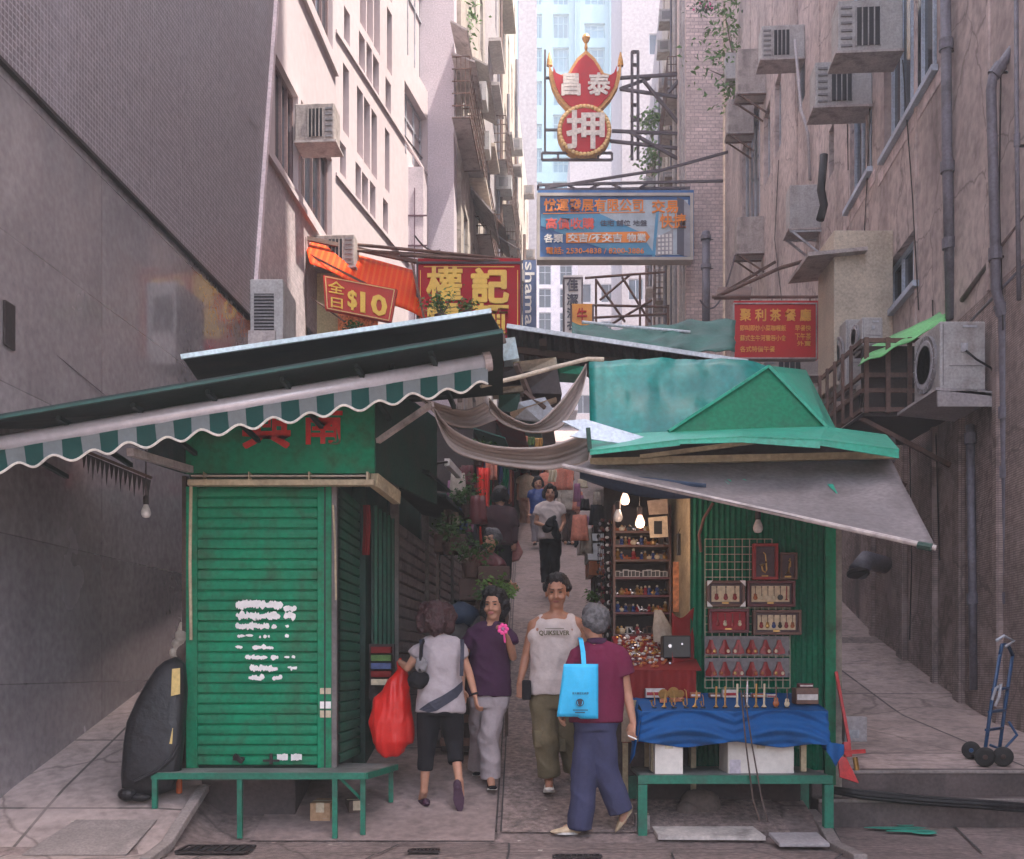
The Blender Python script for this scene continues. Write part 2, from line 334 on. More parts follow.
# street slab panels and their joints, kerb at the left, covers
b = MB()
def groove(p, q, w=.014):
    p, q = V(p), V(q); t = (q-p).normalized(); u = V((-t.y, t.x, 0))*w/2
    n_ = 6
    for i in range(n_):
        a, c = p.lerp(q, i/n_), p.lerp(q, (i+1)/n_)
        b.quad(*[V((k.x, k.y, gz(k.x, k.y)+.004)) for k in (a-u, c-u, c+u, a+u)])
for a, c in [((-.88, 7.2), (-.78, 7.6)), ((-.78, 7.6), (-.02, 7.64)), ((-.02, 7.64), (-.02, 7.3)), ((-2.0, 7.24), (2.6, 7.26)), ((2.2, 7.26), (2.45, 8.4)), ((3.1, 7.26), (3.4, 8.45)), ((-.9, 7.2), (-1.0, 6.6)), ((-.02, 7.3), (-.05, 6.6)), ((2.05, 7.0), (2.2, 7.26)), ((1.0, 6.6), (1.05, 7.25)), ((-2.1, 6.6), (-2.0, 7.24))]: groove((*a, 0), (*c, 0))
for Y in (9.6, 11.2, 13): groove((-1.8, Y, 0), (-.15, Y+.1, 0))
b_ = b; struct(b_.build('pavement_joints', MATS['drain_dark']))
b = MB()
def strip(pts, w, h, mname, nm):
    q = MB(); 
    for p, r in zip(pts, pts[1:]):
        p = V((p[0], p[1], gz(*p)+h/2-.02)); r = V((r[0], r[1], gz(*r)+h/2-.02)); q.bar(p, r, w, h)
    return q.build(nm, MATS[mname], bevel=.008)
struct(strip([(-2.3, 6.9), (-2.29, 7.3), (-2.28, 7.7), (-2.27, 8.1)], .08, .055, 'kerb_stone', 'kerb'))
struct(strip([(2.22, 7.0), (2.2, 7.5), (2.27, 8.0), (2.3, 8.48)], .09, .055, 'kerb_stone', 'kerb'))
def grate(cx, cy, w, d, lab, nm='drain_grate'):
    z = gz(cx, cy)+.004; t = thing(nm, lab, 'drain cover', (cx, cy, z)); q = MB()
    for s in (-1, 1): q.bb((cx-w/2, cy+s*d/2-.01, z), (cx+w/2, cy+s*d/2+.01, z+.012)); q.bb((cx+s*w/2-.01, cy-d/2+.011, z), (cx+s*w/2+.01, cy+d/2-.011, z+.012))
    q.build('frame', mat('cast_iron', (.035, .026, .026), .6, metal=.4, grime=.2), t)
    q = MB()
    for i in range(1, 8): x = cx-w/2+w*i/8; q.bb((x-.006, cy-d/2+.012, z+.001), (x+.006, cy+d/2-.012, z+.01))
    q.build('bars', MATS['cast_iron'], t)
    MB().bb((cx-w/2+.012, cy-d/2+.012, z-.002), (cx+w/2-.012, cy+d/2-.012, z+.0005)).build('sump', MATS['black_void'], t)
grate(-.585, 7.3, .19, .1, 'small rectangular iron drain cover in the pavement slab behind the two women')
grate(.42, 7.08, .3, .1, 'iron drain cover at the bottom edge of the street near the striding old man')
grate(-1.98, 7.36, .46, .28, 'wide rusty iron drain grate beneath the green bench at the left')
# pavement cover
def cover(pts, lab, nm, m):
    q = MB(); q.prism([V((x, y, gz(x, y)+.006)) for x, y in pts], (0, 0, .006)); o = q.build(nm, MATS[m]); tag(o, lab, 'manhole cover'); return o
cover([(-3.18, 7.13), (-2.5, 7.13), (-2.46, 7.62), (-3.02, 7.62)], 'rectangular concrete manhole cover set in the sloping pavement', 'manhole_cover', 'kerb_stone')
# green paint smears on the pavement right
b = MB()
mat('green_paint', (.02, .28, .2), .6, var=.3)
for (px, py, w) in [(896, 829, 32), (912, 832, 26), (925, 834, 12), (905, 826, 9)]:
    Y = F*(ZC)/(py-HY); c = P(px, py, Y); pts = []
    for k in range(14):
        a = k/14*2*math.pi; r = 1+.5*mn.noise(V((k*1.7, px, 0)))
        pts.append(V((c.x+math.cos(a)*w*Y/F*r, c.y+math.sin(a)*.07*r, .009)))
    b.quad(*pts)
b.build('paint_smear', MATS['green_paint'])['kind'] = 'stuff'
# ---------------------------------------------------------------- left buildings
LW = Wall(-4.3, .072, 1)
tb = thing('office_building', 'dark building with grey mosaic tile above polished granite slabs filling the left edge', 'building', (-3.9, 5, 0))
zt = 5.61
q = MB(); q.quad(LW.p(-4, -.3, .03), LW.p(13.55, -.3, .03), LW.p(13.78, zt, .03), LW.p(-4, zt, .03)); q.build('granite_wall', MATS['granite'], tb)
q = MB(); q.prism([LW.p(-4, zt, -.3), LW.p(13.78, zt, -.3), LW.p(14.95, 11, -.3), LW.p(15.3, 30, -.3), LW.p(-4, 30, -.3)], LW.n*.36); q.build('tiled_wall', MATS['mosaic_tile'], tb)
q = MB(); q.prism([LW.p(-4, -.3, -6), LW.p(-4, -.3, -.05), LW.p(13.5, -.3, -.05), LW.p(13.5, -.3, -6)], (0, 0, 30)); q.build('core', MATS['mosaic_tile'], tb)
q = MB(); q.bar(LW.p(13.78, zt, .08), LW.p(14.95, 11, .08), .05, .1); q.bar(LW.p(14.95, 11, .08), LW.p(15.3, 30, .08), .05, .1); q.build('sunlit_edge', mat('light_trim', (.6, .5, .52), .6), tb)  # pale colour stands in for sunlight along this corner edge
q = MB(); q.bar(LW.p(-4, zt-.02, .05), LW.p(13.78, zt-.02, .05), .05, .03); q.build('ledge', MATS['cast_iron'], tb)
# slab joints that stand in the granite: two long ones
q = MB()
# small wall plate at far left edge
c = P(3, 325, 8.05); pl = MB().prism([LW.p(7.98, c.z-.16, .032), LW.p(8.12, c.z-.17, .032), LW.p(8.12, c.z+.16, .032), LW.p(7.98, c.z+.16, .032)], LW.n*.02).build('wall_plaque', MATS['cast_iron']); tag(pl, 'small dark plaque on the granite wall at the left edge', 'plaque')
# building B: tiled base, windows, plaster above
tB = thing('tiled_apartment_block', 'sunlit pale block with banded steel windows just beyond the dark tiled building', 'building', (-3, 16, 2.5))
hB = [(14.95, 16.15, 8.2, 9.6), (16.3, 18.25, 8.25, 9.65), (15.2, 16.3, 11.5, 13.6), (16.6, 18.3, 11.5, 13.6), (15.2, 18.2, 15, 17)]
hB2 = [(14.2, 16.1, 4.2, 5.7), (16.6, 18.2, 4.8, 6.4)]
facade(LW, 13.5, 18.5, 1.5, 8.0, hB2, MATS['small_tile'], tB, 'tiled_wall')
facade(LW, 13.5, 18.5, 8.0, 21, hB, MATS['white_plaster'], tB, 'plaster_wall')
mat('brown_frame', (.16, .1, .1), .6)
for h in hB: window(LW, h, tB, 4, 1, MATS['brown_frame'], MATS['glass_dark'])
for h in hB2: window(LW, h, tB, 3, 2)
body_block(LW, 13.6, 18.4, 1.5, 20.9, 5, MATS['white_plaster'], tB)
for z in (8.02, 11.2): q = MB(); q.bar(LW.p(13.5, z, .03), LW.p(18.5, z, .03), .06, .07); q.build('moulding', MATS['white_plaster'], tB)
# building C: slit windows, turned slightly
CW = Wall(-6.81, .207, 1)
tC = thing('slit_window_building', 'white sunlit building with long narrow slit windows in rows', 'building', (-2.5, 20, 3))
sl = [(344, 5, 38, 350), (343, 62, 130, 349), (340, 140, 172, 346), (360, -40, 22, 366), (367, -35, 33, 373), (374, -30, 46, 380), (359, 30, 64, 365), (366.5, 41, 76, 372), (373, 53, 88, 379),
      (357, 85, 152, 363), (364, 96, 162, 370), (371.5, 108, 173, 377), (355.5, 161, 195, 361), (362, 171, 204, 368), (370, 180, 213, 375.5), (387, 6, 68, 392), (385.5, 76, 106, 391), (385, 127, 188, 389.5), (383, 197, 228, 388), (387, -60, -6, 392)]
big = [(407, -60, 54, 428), (404.5, 80, 152, 427)]
def hg(t): a = CW.hole(*t); return (round(a[0], 3), round(a[1], 3), a[2], a[3])
hs = [hg(t) for t in sl]; hb = [hg(t) for t in big]
# facade with many arbitrary holes: group by columns to keep cells simple
facade(CW, 18.3, 24.0, 1.5, 21, hs+hb, MATS['white_plaster'], tC, 'wall', .22)
mat('slit_frame', (.1, .045, .065), .7); mat('slit_glass', (.03, .014, .024), .5, bump=.02, spec=.1)
for h in hs: window(CW, h, tC, 1, 1, MATS['slit_frame'], MATS['slit_glass'], .18, .03)
for h in hb: window(CW, h, tC, 3, 2, MATS['frame_metal'], MATS['glass_dark'], .18, .05)
body_block(CW, 18.6, 23.9, 1.5, 20.9, 5, MATS['white_plaster'], tC)
q = MB()
for pa, pb in [((338, 38), (402, 135)), ((335, 173), (393, 246))]:
    z = (CW.z(*pa)+CW.z(*pb))/2; q.bar(CW.p(18.5, z, .02), CW.p(23.9, z, .02), .04, .05)
q.build('floor_band', MATS['white_plaster'], tC)
x0, x1 = -84*24/F, -58*24/F
q = MB(); q.bb((x0-.25, 24.0, 1.5), (x1, 25.2, 21)); q.build('end_pier', mat('pier_plaster', (.5, .44, .48), .8, var=.06, streak=.4, dirt=(.4, .34, .38)), tC)
# grey panel box on the facade
t = thing('panel_enclosure', 'pale grey panelled box enclosure low on the white building wall', 'enclosure', P(414, 300, 22.6))
q = MB(); q.bb(P(403, 330, 22.6), P(427, 188, 23.6)); q.build('box', mat('panel_grey', (.5, .43, .46), .6), t)
q = MB()
for py in (215, 245, 280): q.bb(P(403, py+1, 22.58), P(427, py, 22.6))
q.bb(P(414, 330, 22.575), P(415, 188, 22.595)); q.build('seam', MATS['slit_frame'], t)
# ---- further left row
DW = Wall(-2.73, .062, 1)
def block(nm, lab, w, u0, u1, z0, z1, m, cols, rows, ww, wh, deep=5, zs=None, gm='glass_dark', first=3.5, fm='frame_metal', depth=.16):
    t = thing(nm, lab, 'building', w.p(u0, z0)); holes = []
    du = (u1-u0)/cols
    for i in range(cols):
        for j in range(rows):
            c = u0+du*(i+.5); z = z0+first+j*((z1-z0-first)/rows)
            holes.append((c-ww/2, c+ww/2, z, z+wh))
    facade(w, u0, u1, z0, z1, holes, MATS[m], t, depth=depth)
    for h in holes: window(w, h, t, 2, 1, MATS[fm], MATS[gm], depth*.8, .05)
    q = [w.p(u0+.02, z0, -depth-.02), w.p(u1-.02, z0, -depth-.02), w.p(u1-.02, z0, -deep), w.p(u0+.02, z0, -deep)]
    MB().prism(q, (0, 0, z1-z0-.02)).build('core', MATS[m], t)
    # end walls flush to the facade
    q = MB(); q.quad(w.p(u0, z0), w.p(u0, z1), w.p(u0, z1, -deep), w.p(u0, z0, -deep)); q.quad(w.p(u1, z0), w.p(u1, z1), w.p(u1, z1, -deep), w.p(u1, z0, -deep)); q.quad(w.p(u0, z1), w.p(u1, z1), w.p(u1, z1, -deep), w.p(u0, z1, -deep)); q.build('end_wall', MATS[m], t)
    return t
t1 = block('old_tenement', 'old streaked tenement with canopies and balcony cages behind the white building', DW, 25.2, 31.5, 3, 22, 'old_plaster', 3, 4, .9, 1.7)
t2 = block('mauve_apartment_block', 'mauve rendered block standing above the old tenement', DW, 31.5, 37, 4, 29, 'mauve_plaster', 2, 6, .6, 1.5)
t3 = block('cream_apartment_block', 'cream block with paired narrow windows further up the left side', DW, 37, 47, 6, 34, 'cream_plaster', 5, 7, .7, 2.2, first=2.5)
t4 = block('bright_old_walkup', 'bright weathered walk-up building crowded with ledges far up the left side', DW, 47, 58, 8, 26, 'cream_plaster', 4, 5, .9, 1.6)
x = 520
t5 = thing('slab_tower', 'tall plain mauve slab tower at the far left end of the lane', 'building', P(526, 330, 64)); q = MB(); a, c = P(519, 400, 64), P(533.5, -60, 74); q.bb(a, c); q.build('wall', MATS['mauve_plaster'], t5)
q = MB(); q.bb(P(533.5, 400, 64.01)-V((0, 0, 0)), P(536.5, -60, 65)); q.build('edge_fin', MATS['far_wall'], t5)
# canopies, ledges, balcony cages on the tenements
mat('canopy_metal', (.4, .35, .34), .6, grime=.5); mat('rusty_iron', (.13, .075, .06), .8, var=.4, grime=.5)
def canopy(px, py, w, Yl, out, m, lab, nm='window_canopy', wall=DW, g='sheet canopies over the tenement windows'):
    Y = wall.Y(px); z = ZC+(HY-py)*Y/F; a, c = wall.p(Y, z), wall.p(Y+Yl, z)
    q = MB(); n = wall.n; q.slab([a, c, c+n*out-V((0, 0, w)), a+n*out-V((0, 0, w))], .04); o = q.build(nm, MATS[m])
    tag(o, lab, 'canopy', g); return o
canopy(451, 20, .2, 2.4, .35, 'canopy_metal', 'topmost sloping sheet canopy on the old tenement')
canopy(452, 52, .2, 2, .5, 'canopy_metal', 'second sloping sheet canopy above the balcony cage')
canopy(470, 55, .25, 3, .45, 'concrete_pale', 'wide dark-bottomed concrete canopy beside the mauve block')
canopy(470, 185, .7, 2, .6, 'canopy_metal', 'steep grey sheet canopy low on the old tenement')
canopy(484, 205, .6, 2.5, .6, 'rusty_iron', 'brown rusty canopy left of the blue billboard')
def cage(wall, Y0, Y1, z0, z1, out, lab, g, m='rusty_iron', rows=5, cols=9, nm='window_cage'):
    t = thing(nm, lab, 'window cage', wall.p(Y0, z0), g); n = wall.n; q = MB(); r = .014
    for j in range(rows+1):
        z = lerp(z0, z1, j/rows); q.bar(wall.p(Y0, z, 0), wall.p(Y0, z, out), r*1.6); q.bar(wall.p(Y0, z, out), wall.p(Y1, z, out), r*1.6); q.bar(wall.p(Y1, z, 0), wall.p(Y1, z, out), r*1.6)
    q.build('rails', MATS[m], t); q = MB()
    for i in range(cols+1): y = lerp(Y0, Y1, i/cols); q.bar(wall.p(y, z0, out), wall.p(y, z1, out), r)
    for i in range(1, 4): 
        for y in (Y0, Y1): q.bar(wall.p(y, z0, out*i/4), wall.p(y, z1, out*i/4), r)
    q.build('bars', MATS[m], t)
    q = MB(); q.slab([wall.p(Y0, z0, 0), wall.p(Y1, z0, 0), wall.p(Y1, z0, out), wall.p(Y0, z0, out)], -.03); q.build('tray', MATS['canopy_metal'], t)
    return t
gl = 'balcony cages along the left row'
for i, (px, py, h, L_) in enumerate([(452, 118, 1.3, 2.5), (463, 150, 1.2, 2.2), (476, 235, 1.2, 2.5), (488, 262, 1.4, 3), (494, 160, 1.4, 3), (501, 205, 1.5, 4), (505, 240, 1.5, 4), (508, 280, 1.4, 4)]):
    Y = DW.Y(px); z = ZC+(HY-py)*Y/F; cage(DW, Y, Y+L_, z, z+h, .38, f'{ORD[i]} rusty balcony cage from the near end of the left row', gl)
def acbox(wall, Y, z, w=.8, h=.55, d=.6, lab='', nm='air_conditioner', g=None, side_grille=True, brace=False, tray=True, m='ac_white', fan=False, camgrille=True):
    """unit sticking out of a wall: box with its own tray, louvres and grille on the face towards the street"""
    t = thing(nm, lab, 'air conditioner', wall.p(Y, z), g); n = wall.n; al = V((wall.b, 1, 0)).normalized()
    def pt(u, o, k): return wall.p(Y, z)+al*u+n*o+V((0, 0, k))
    q = MB(); q.prism([pt(0, .0, 0), pt(0, w, 0), pt(d, w, 0), pt(d, .0, 0)], (0, 0, h)); q.build('casing', MATS[m], t, bevel=.015)
    if camgrille:
        q = MB(); x0_, x1_ = w*.35, w*.72
        q.prism([pt(-.012, x0_, h*.12), pt(-.012, x1_, h*.12), pt(-.012, x1_, h*.85), pt(-.012, x0_, h*.85)], al*.01); q.build('grille', MATS['black_void'], t)
        q = MB()
        for i in range(5):
            x = lerp(x0_, x1_, i/4); q.bar(pt(-.022, x, h*.1), pt(-.022, x, h*.87), .014)
        q.build('grille_bars', MATS[m], t); q = MB()
        for i in range(6):
            k = lerp(.12, .85, i/5)*h; q.bar(pt(-.008, w*.78, k), pt(-.008, w*.95, k), .02, .03)
        q.build('louvres', MATS['vent_grey'], t)
    if tray:
        q = MB(); q.prism([pt(-.06, 0, -.04), pt(-.06, w+.04, -.04), pt(d+.05, w+.04, -.04), pt(d+.05, 0, -.04)], (0, 0, .03)); q.build('tray', MATS['canopy_metal'], t)
    if brace:
        for u in (-.03, d): q = MB(); q.bar(pt(u, 0, -.5), pt(u, w*.95, -.05), .035); q.bar(pt(u, 0, -.06), pt(u, w, -.06), .035); q.build('bracket', MATS['frame_metal' if m == 'ac_white' else 'rusty_iron'], t)
    return t
mat('ac_white', (.4, .39, .39), .55, var=.12, streak=.8, sscale=5, dirt=(.17, .13, .11), grime=.35); mat('ac_old', (.36, .31, .29), .65, var=.15, streak=.8, sscale=5, grime=.4); mat('vent_grey', (.2, .19, .2), .6)
gac = 'air conditioners on the left facades'
acbox(LW, 15.95, 7.9+.95, .58, .55, .38, 'boxy beige air conditioner high on the left wall above the orange awning', g=gac, m='ac_old')
acbox(LW, 17.1, 7.35+.1, .62, .5, .38, 'beige air conditioner just above the orange awning and its pole', g=gac, m='ac_old')
# big outdoor unit on the corner roof, left
t = thing('condenser_unit', 'tall pale air conditioner condenser with dark louvred face beside the orange awning', 'air conditioner', P(268, 350, 12.6))
q = MB(); q.bb(P(250, 352, 12.4), P(280, 291, 12.8)+V((.12, .35, 0))); q.build('casing', MATS['ac_white'], t, bevel=.015)
q = MB(); q.bb(P(254, 349, 12.385), P(274, 294, 12.4)); q.build('grille', MATS['black_void'], t)
q = MB()
for i in range(16): py = 296+i*3.3; q.bb(P(254, py, 12.375), P(274, py-1.2, 12.385))
q.build('louvres', MATS['vent_grey'], t)
MB().bb(P(248, 362, 12.35), P(290, 352, 13.2)).build('shelf', MATS['canopy_metal'], t)
# ---------------------------------------------------------------- right buildings
RW = Wall(4.2, .072, -1)
tR = thing('plaster_tenement', 'tall stained pink-grey plaster tenement along the right side of the lane', 'building', (5.5, 12, 0))
rh = [(884, -90, 158, 937, 5, 2), (848, -60, 210, 872, 3, 2), (884, 270, 321, 918, 3, 1), (829, 132, 180, 834, 1, 1), (795, 60, 122, 805, 1, 1), (775, 85, 160, 781, 1, 1), (764, 118, 190, 770, 2, 1), (742, 150, 260, 760, 4, 1), (806, 270, 320, 822, 2, 1), (950, -200, -60, 1010, 4, 2), (960, 455, 455, 961, 0, 0)]
rh = rh[:-1]; hR = []
for t_ in rh:
    h = RW.hole(t_[2-2], t_[1], t_[2], t_[3]); Ym = h[1]
    hR.append((h[0], h[1], ZC+(HY-t_[2])*RW.Y(t_[0])/F, ZC+(HY-t_[1])*RW.Y(t_[0])/F))
hR[8] = (hR[8][0], hR[8][1], 5.6, 6.3)
facade(RW, 3, 34.5, 5.2, 29, [h for h in hR if h[2] > 5.3], MATS['pink_plaster'], tR, 'upper_wall', .2)
facade(RW, 3, 34.5, -.3, 5.2, [], MATS['ribbed_wall'], tR, 'lower_wall', .2)
for h, t_ in zip(hR, rh):
    if h[2] > 5.3: window(RW, h, tR, t_[4], t_[5], MATS['frame_blue'] if t_[0] in (884, 848) else MATS['frame_metal'], MATS['glass_dark'], .15, .06, sill=.08 if t_[0] in (884, 848) else 0)
body_block(RW, 3, 34.3, -.3, 28.8, 6, MATS['pink_plaster'], tR)
body_block(RW, 3, 12.3, 28.9, 44, 6, MATS['pink_plaster'], tR, 'sun_block_storeys')  # unseen storeys, added so the near left wall stays out of the sun
q = MB()
for Y in (11.6, 13.1, 14.2, 16.7, 17.8, 20.2, 22.4, 25.5, 29): q.bar(RW.p(Y, 5.2, .01), RW.p(Y, 26, .01), .03, .06)
q.build('seam_rib', MATS['pink_plaster'], tR)
q = MB()
for Y, w in ((12.35, .22), (13.3, .1), (14.6, .3), (16.2, .16), (11.2, .12)): q.prism([RW.p(Y, .3, .002), RW.p(Y+w, .3, .002), RW.p(Y+w, 4.9, .002), RW.p(Y, 4.9, .002)], RW.n*.07)
q.build('pilaster', MATS['ribbed_wall'], tR)
# pale render patches round the windows
q = MB(); mat('pale_render', (.6, .5, .5), .8, var=.3, grime=.4)
h = hR[0]; q.prism([RW.p(h[0]-.2, h[2]-.28, .001), RW.p(h[1]+.3, h[2]-.28, .001), RW.p(h[1]+.3, h[2]-.1, .001), RW.p(h[0]-.2, h[2]-.1, .001)], RW.n*.008)
h = hR[1]; q.prism([RW.p(h[0]-.2, h[2]-.28, .001), RW.p(h[1]+.3, h[2]-.28, .001), RW.p(h[1]+.3, h[2]-.1, .001), RW.p(h[0]-.2, h[2]-.1, .001)], RW.n*.008)
q.build('render_patch', MATS['pale_render'], tR)
# projecting stair wall, brick pillar at the far end of that building
tP = thing('brick_pillar', 'broad pale brick pier rising behind the blue billboard', 'pier', (6, 35, 6))
q = MB(); q.bb(V((5.46, 34.5, 4)), V((6.62, 36.4, 30))); q.build('pillar', MATS['brick_pale'], tP)
q = MB(); q.bb(V((5.40, 34.75, 4)), V((5.46, 35.0, 30))); q.bb(V((5.40, 35.4, 4)), V((5.46, 35.6, 30))); q.build('pilaster', MATS['concrete_pale'], tP)
EW = Wall(2.97, .072, -1)
e1 = block('grey_walkup', 'grey walk-up building with ledges and planters behind the brick pier', EW, 36.4, 46, 6, 31, 'old_plaster', 4, 6, .8, 1.8)
e2 = block('pink_walkup', 'pale pink building beyond the grey walk-up on the right', EW, 46, 60, 9, 30, 'mauve_plaster', 4, 5, .9, 1.8)
e3 = thing('white_point_block', 'pale block with small square windows rising right of the pawn shop sign', 'building', P(655, 300, 74))
FW = FaceX(74.); a = (622-512)*74/F; c = (668-512)*74/F; hh = [(lerp(a, c, .78)-.6, lerp(a, c, .78)+.5, z, z+1.4) for z in (26, 32, 37.5, 42.5, 47)]+[(lerp(a, c, .3)-.5, lerp(a, c, .3)+.5, z, z+1.4) for z in (26, 30)]
facade(FW, a, c, 15, 52, hh, MATS['mauve_plaster'], e3)
for h in hh: window(FW, h, e3, 2, 1)
MB().bb((a, 74.2, 15), (c, 82, 51.9)).build('core', MATS['mauve_plaster'], e3)
# the far glass tower
e4 = thing('glass_tower', 'very tall hazy tower with blue glass bands closing the end of the lane', 'skyscraper', P(590, 300, 118)); FT = FaceX(118.); a = (515-512)*118/F; c = (668-512)*118/F
hh = []
for i, (u, w) in enumerate([(.14, 1.2), (.3, 1.7), (.52, 2.2), (.74, 2.1), (.9, .9)]):
    for j in range(15):
        z = 22+j*3.6; hh.append((lerp(a, c, u)-w/2, lerp(a, c, u)+w/2, z, z+(2.6 if (i+j) % 5 else 1.6)))
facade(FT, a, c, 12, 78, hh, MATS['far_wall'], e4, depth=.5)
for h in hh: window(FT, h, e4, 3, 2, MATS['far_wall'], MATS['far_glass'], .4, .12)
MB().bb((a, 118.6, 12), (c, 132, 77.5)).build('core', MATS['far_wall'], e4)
q = MB()
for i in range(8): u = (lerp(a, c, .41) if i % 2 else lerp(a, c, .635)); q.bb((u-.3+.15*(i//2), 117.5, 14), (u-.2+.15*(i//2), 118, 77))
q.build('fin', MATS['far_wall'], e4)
e5 = thing('small_white_house', 'small white house with square windows seen beneath the blue billboard', 'house', P(557, 330, 80)); FH = FaceX(80.)
a, c = (536-512)*80/F, (578-512)*80/F; hh = []
for px in (545, 566):
    for py in (275, 298, 322): p_ = P(px, py, 80); hh.append((p_.x-.45, p_.x+.45, p_.z-.7, p_.z+.7))
facade(FH, a, c, 20, ZC+(HY-262)*80/F, hh, mat('bright_plaster', (.75, .7, .72), .8), e5)
for h in hh: window(FH, h, e5, 2, 2)
MB().bb((a, 80.2, 20), (c, 86, ZC+(HY-263)*80/F)).build('core', MATS['bright_plaster'], e5)
# lane-closing facades lower down
e6 = thing('hill_apartment', 'hazy grey apartment block rising behind the market at the end of the lane', 'building', P(600, 400, 95)); FQ = FaceX(95.); a, c = (570-512)*95/F, (700-512)*95/F; hh = []
for i in range(5):
    for j in range(7): u = lerp(a, c, (i+.5)/5); z = 20+j*3.2; hh.append((u-.7, u+.7, z, z+1.6))
facade(FQ, a, c, 14, 46, hh, MATS['mauve_plaster'], e6)
for h in hh: window(FQ, h, e6, 2, 1)
MB().bb((a, 95.2, 14), (c, 100, 45.9)).build('core', MATS['mauve_plaster'], e6)
# right wall air conditioners
g = 'air conditioners on the right facade'
def rac(px0, py0, px1, py1, lab, **k):
    Y = RW.Y(px1); z = ZC+(HY-py1)*Y/F; return acbox(RW, Y, z, (px1-px0)*Y/F, (py1-py0)*Y/F, .42, lab, g=g, **k)
rac(839, -2, 903, 50, 'large white air conditioner highest on the right wall near the top edge', brace=False)
rac(816, 60, 872, 105, 'white air conditioner just below the highest one on the right wall')
rac(762, 24, 805, 58, 'smaller white air conditioner further along near the green creeper')
rac(738, 48, 766, 92, 'weathered air conditioner on a rusty bracket under the creeper', m='ac_old', brace=True, camgrille=False)
rac(728, 98, 754, 132, 'weathered air conditioner second in the rusty pair beside the brick pier', m='ac_old', brace=True, camgrille=False)
rac(726, 52, 742, 78, 'tiny pale air conditioner box beside the brick pier top', camgrille=False, tray=False)
rac(790, 184, 821, 228, 'split unit on a triangular steel bracket above the cream duct', brace=True, camgrille=False)
rac(737, 216, 764, 252, 'boxy old unit on a dark bracket right of the blue billboard', m='ac_old', brace=True, camgrille=False)
rac(762, 345, 822, 374, 'low air conditioner beside the red restaurant sign', m='ac_old')
rac(722, 362, 742, 400, 'half hidden unit behind the green canopy roof', m='ac_white', camgrille=False)
# cream duct box with sloping cap
t = thing('duct_box', 'tall cream metal duct box with a flat cap on the right wall', 'duct', P(842, 385, 15.6)); Y = 15.3
q = MB(); a = P(834, 385, Y); c = P(864, 252, Y+.8); q.bb(a, (RW.p(Y, 0).x, c.y, c.z)); q.build('box', mat('duct_cream', (.5, .43, .34), .6, streak=.6, dirt=(.25, .19, .15)), t, bevel=.01)
q = MB(); q.slab([P(808, 256, Y-.15), P(868, 250, Y-.15), P(868, 250, Y-.15)+V((0, 1.1, 0)), P(808, 256, Y-.15)+V((0, 1.1, 0))], .05); q.build('cap', MATS['canopy_metal'], t)
# two big condensers, near right
def condenser(px0, py0, px1, py1, Y, lab, depth=.75, m='ac_white', fanside=True):
    t = thing('condenser_unit', lab, 'air conditioner', P(px0, py1, Y), 'large condensers on the right wall'); a = P(px0, py1, Y); c = P(px1, py0, Y)
    q = MB(); q.bb(a, (c.x, Y+depth, c.z)); q.build('casing', MATS[m], t, bevel=.02)
    r = min((c.z-a.z)*.42, depth*.42); o = V((a.x-.03, Y+depth/2, (a.z+c.z)/2))
    q = MB(); q.lathe([(r, 0), (r, .03), (r*.93, .05), (r*.93, .02)], o, (1, 0, 0), 28); q.build('fan_ring', MATS['vent_grey'], t)
    q = MB()
    for i in range(1, 6): q.lathe([(r*i/6, -.004), (r*i/6+.006, 0), (r*i/6, .004)], o, (1, 0, 0), 24)
    for k in range(8): an = k*math.pi/8; d_ = V((0, math.cos(an), math.sin(an)))*r; q.bar(o-d_, o+d_, .006)
    q.build('fan_guard', MATS['frame_metal'], t)
    w_ = c.x-a.x; q = MB(); q.bb((a.x+w_*.45, Y-.014, a.z+(c.z-a.z)*.55), (a.x+w_*.6, Y-.001, a.z+(c.z-a.z)*.68)); q.build('valve_cover', MATS['frame_metal'], t, bevel=.003); q = MB(); q.bb((a.x+w_*.5, Y-.01, c.z-.07), (a.x+w_*.8, Y-.001, c.z-.045)); q.build('handle', MATS['frame_metal'], t)
    q = MB(); q.bb((a.x+w_*.2, Y-.006, a.z+(c.z-a.z)*.35), (a.x+w_*.9, Y-.001, a.z+(c.z-a.z)*.36)); q.bb((a.x+w_*.06, Y-.006, a.z+.05), (a.x+w_*.075, Y-.001, c.z-.03)); q.build('panel_seam', MATS['vent_grey'], t)
    for s in (.15, .8): q = MB(); q.bb((a.x+w_*s, Y-.03, a.z-.045), (a.x+w_*s+.08, Y+depth*.9, a.z)); q.build('foot', MATS['vent_grey'], t)
    return t, a, c
t, a, c = condenser(940, 321, 986, 390, 11.55, 'big white condenser with side fan on a metal shelf at the right')
xr = RW.p(11.6, 0).x; q = MB(); q.slab([V((a.x-.12, 11.35, a.z-.05)), V((xr, 11.35, a.z-.12)), V((xr, 12.5, a.z-.12)), V((a.x-.12, 12.5, a.z-.05))], .03); q.bb((a.x-.1, 11.35, a.z-.22), (a.x+.5, 11.38, a.z-.06)); q.build('shelf', mat('shelf_grey', (.36, .33, .34), .6, streak=.4), t)
q = MB(); q.tube([V((a.x+.25, 11.5, a.z+.4)), V((a.x+.35, 11.47, a.z+.3)), V((c.x+.02, 11.49, a.z+.22)), V((c.x+.18, 11.7, a.z+.15))], .012); q.tube([V((c.x+.02, 11.7, a.z+.1)), V((c.x+.12, 11.8, a.z+.3)), V((c.x+.2, 12, a.z+.1))], .03); q.build('pipework', MATS['black_void'], t)
t, a, c = condenser(846, 319, 870, 386, 15.0, 'narrow white condenser behind the wooden cage on the right wall')
t, a, c = condenser(862, 317, 883, 345, 14.0, 'small square condenser above the wooden cage', .5)
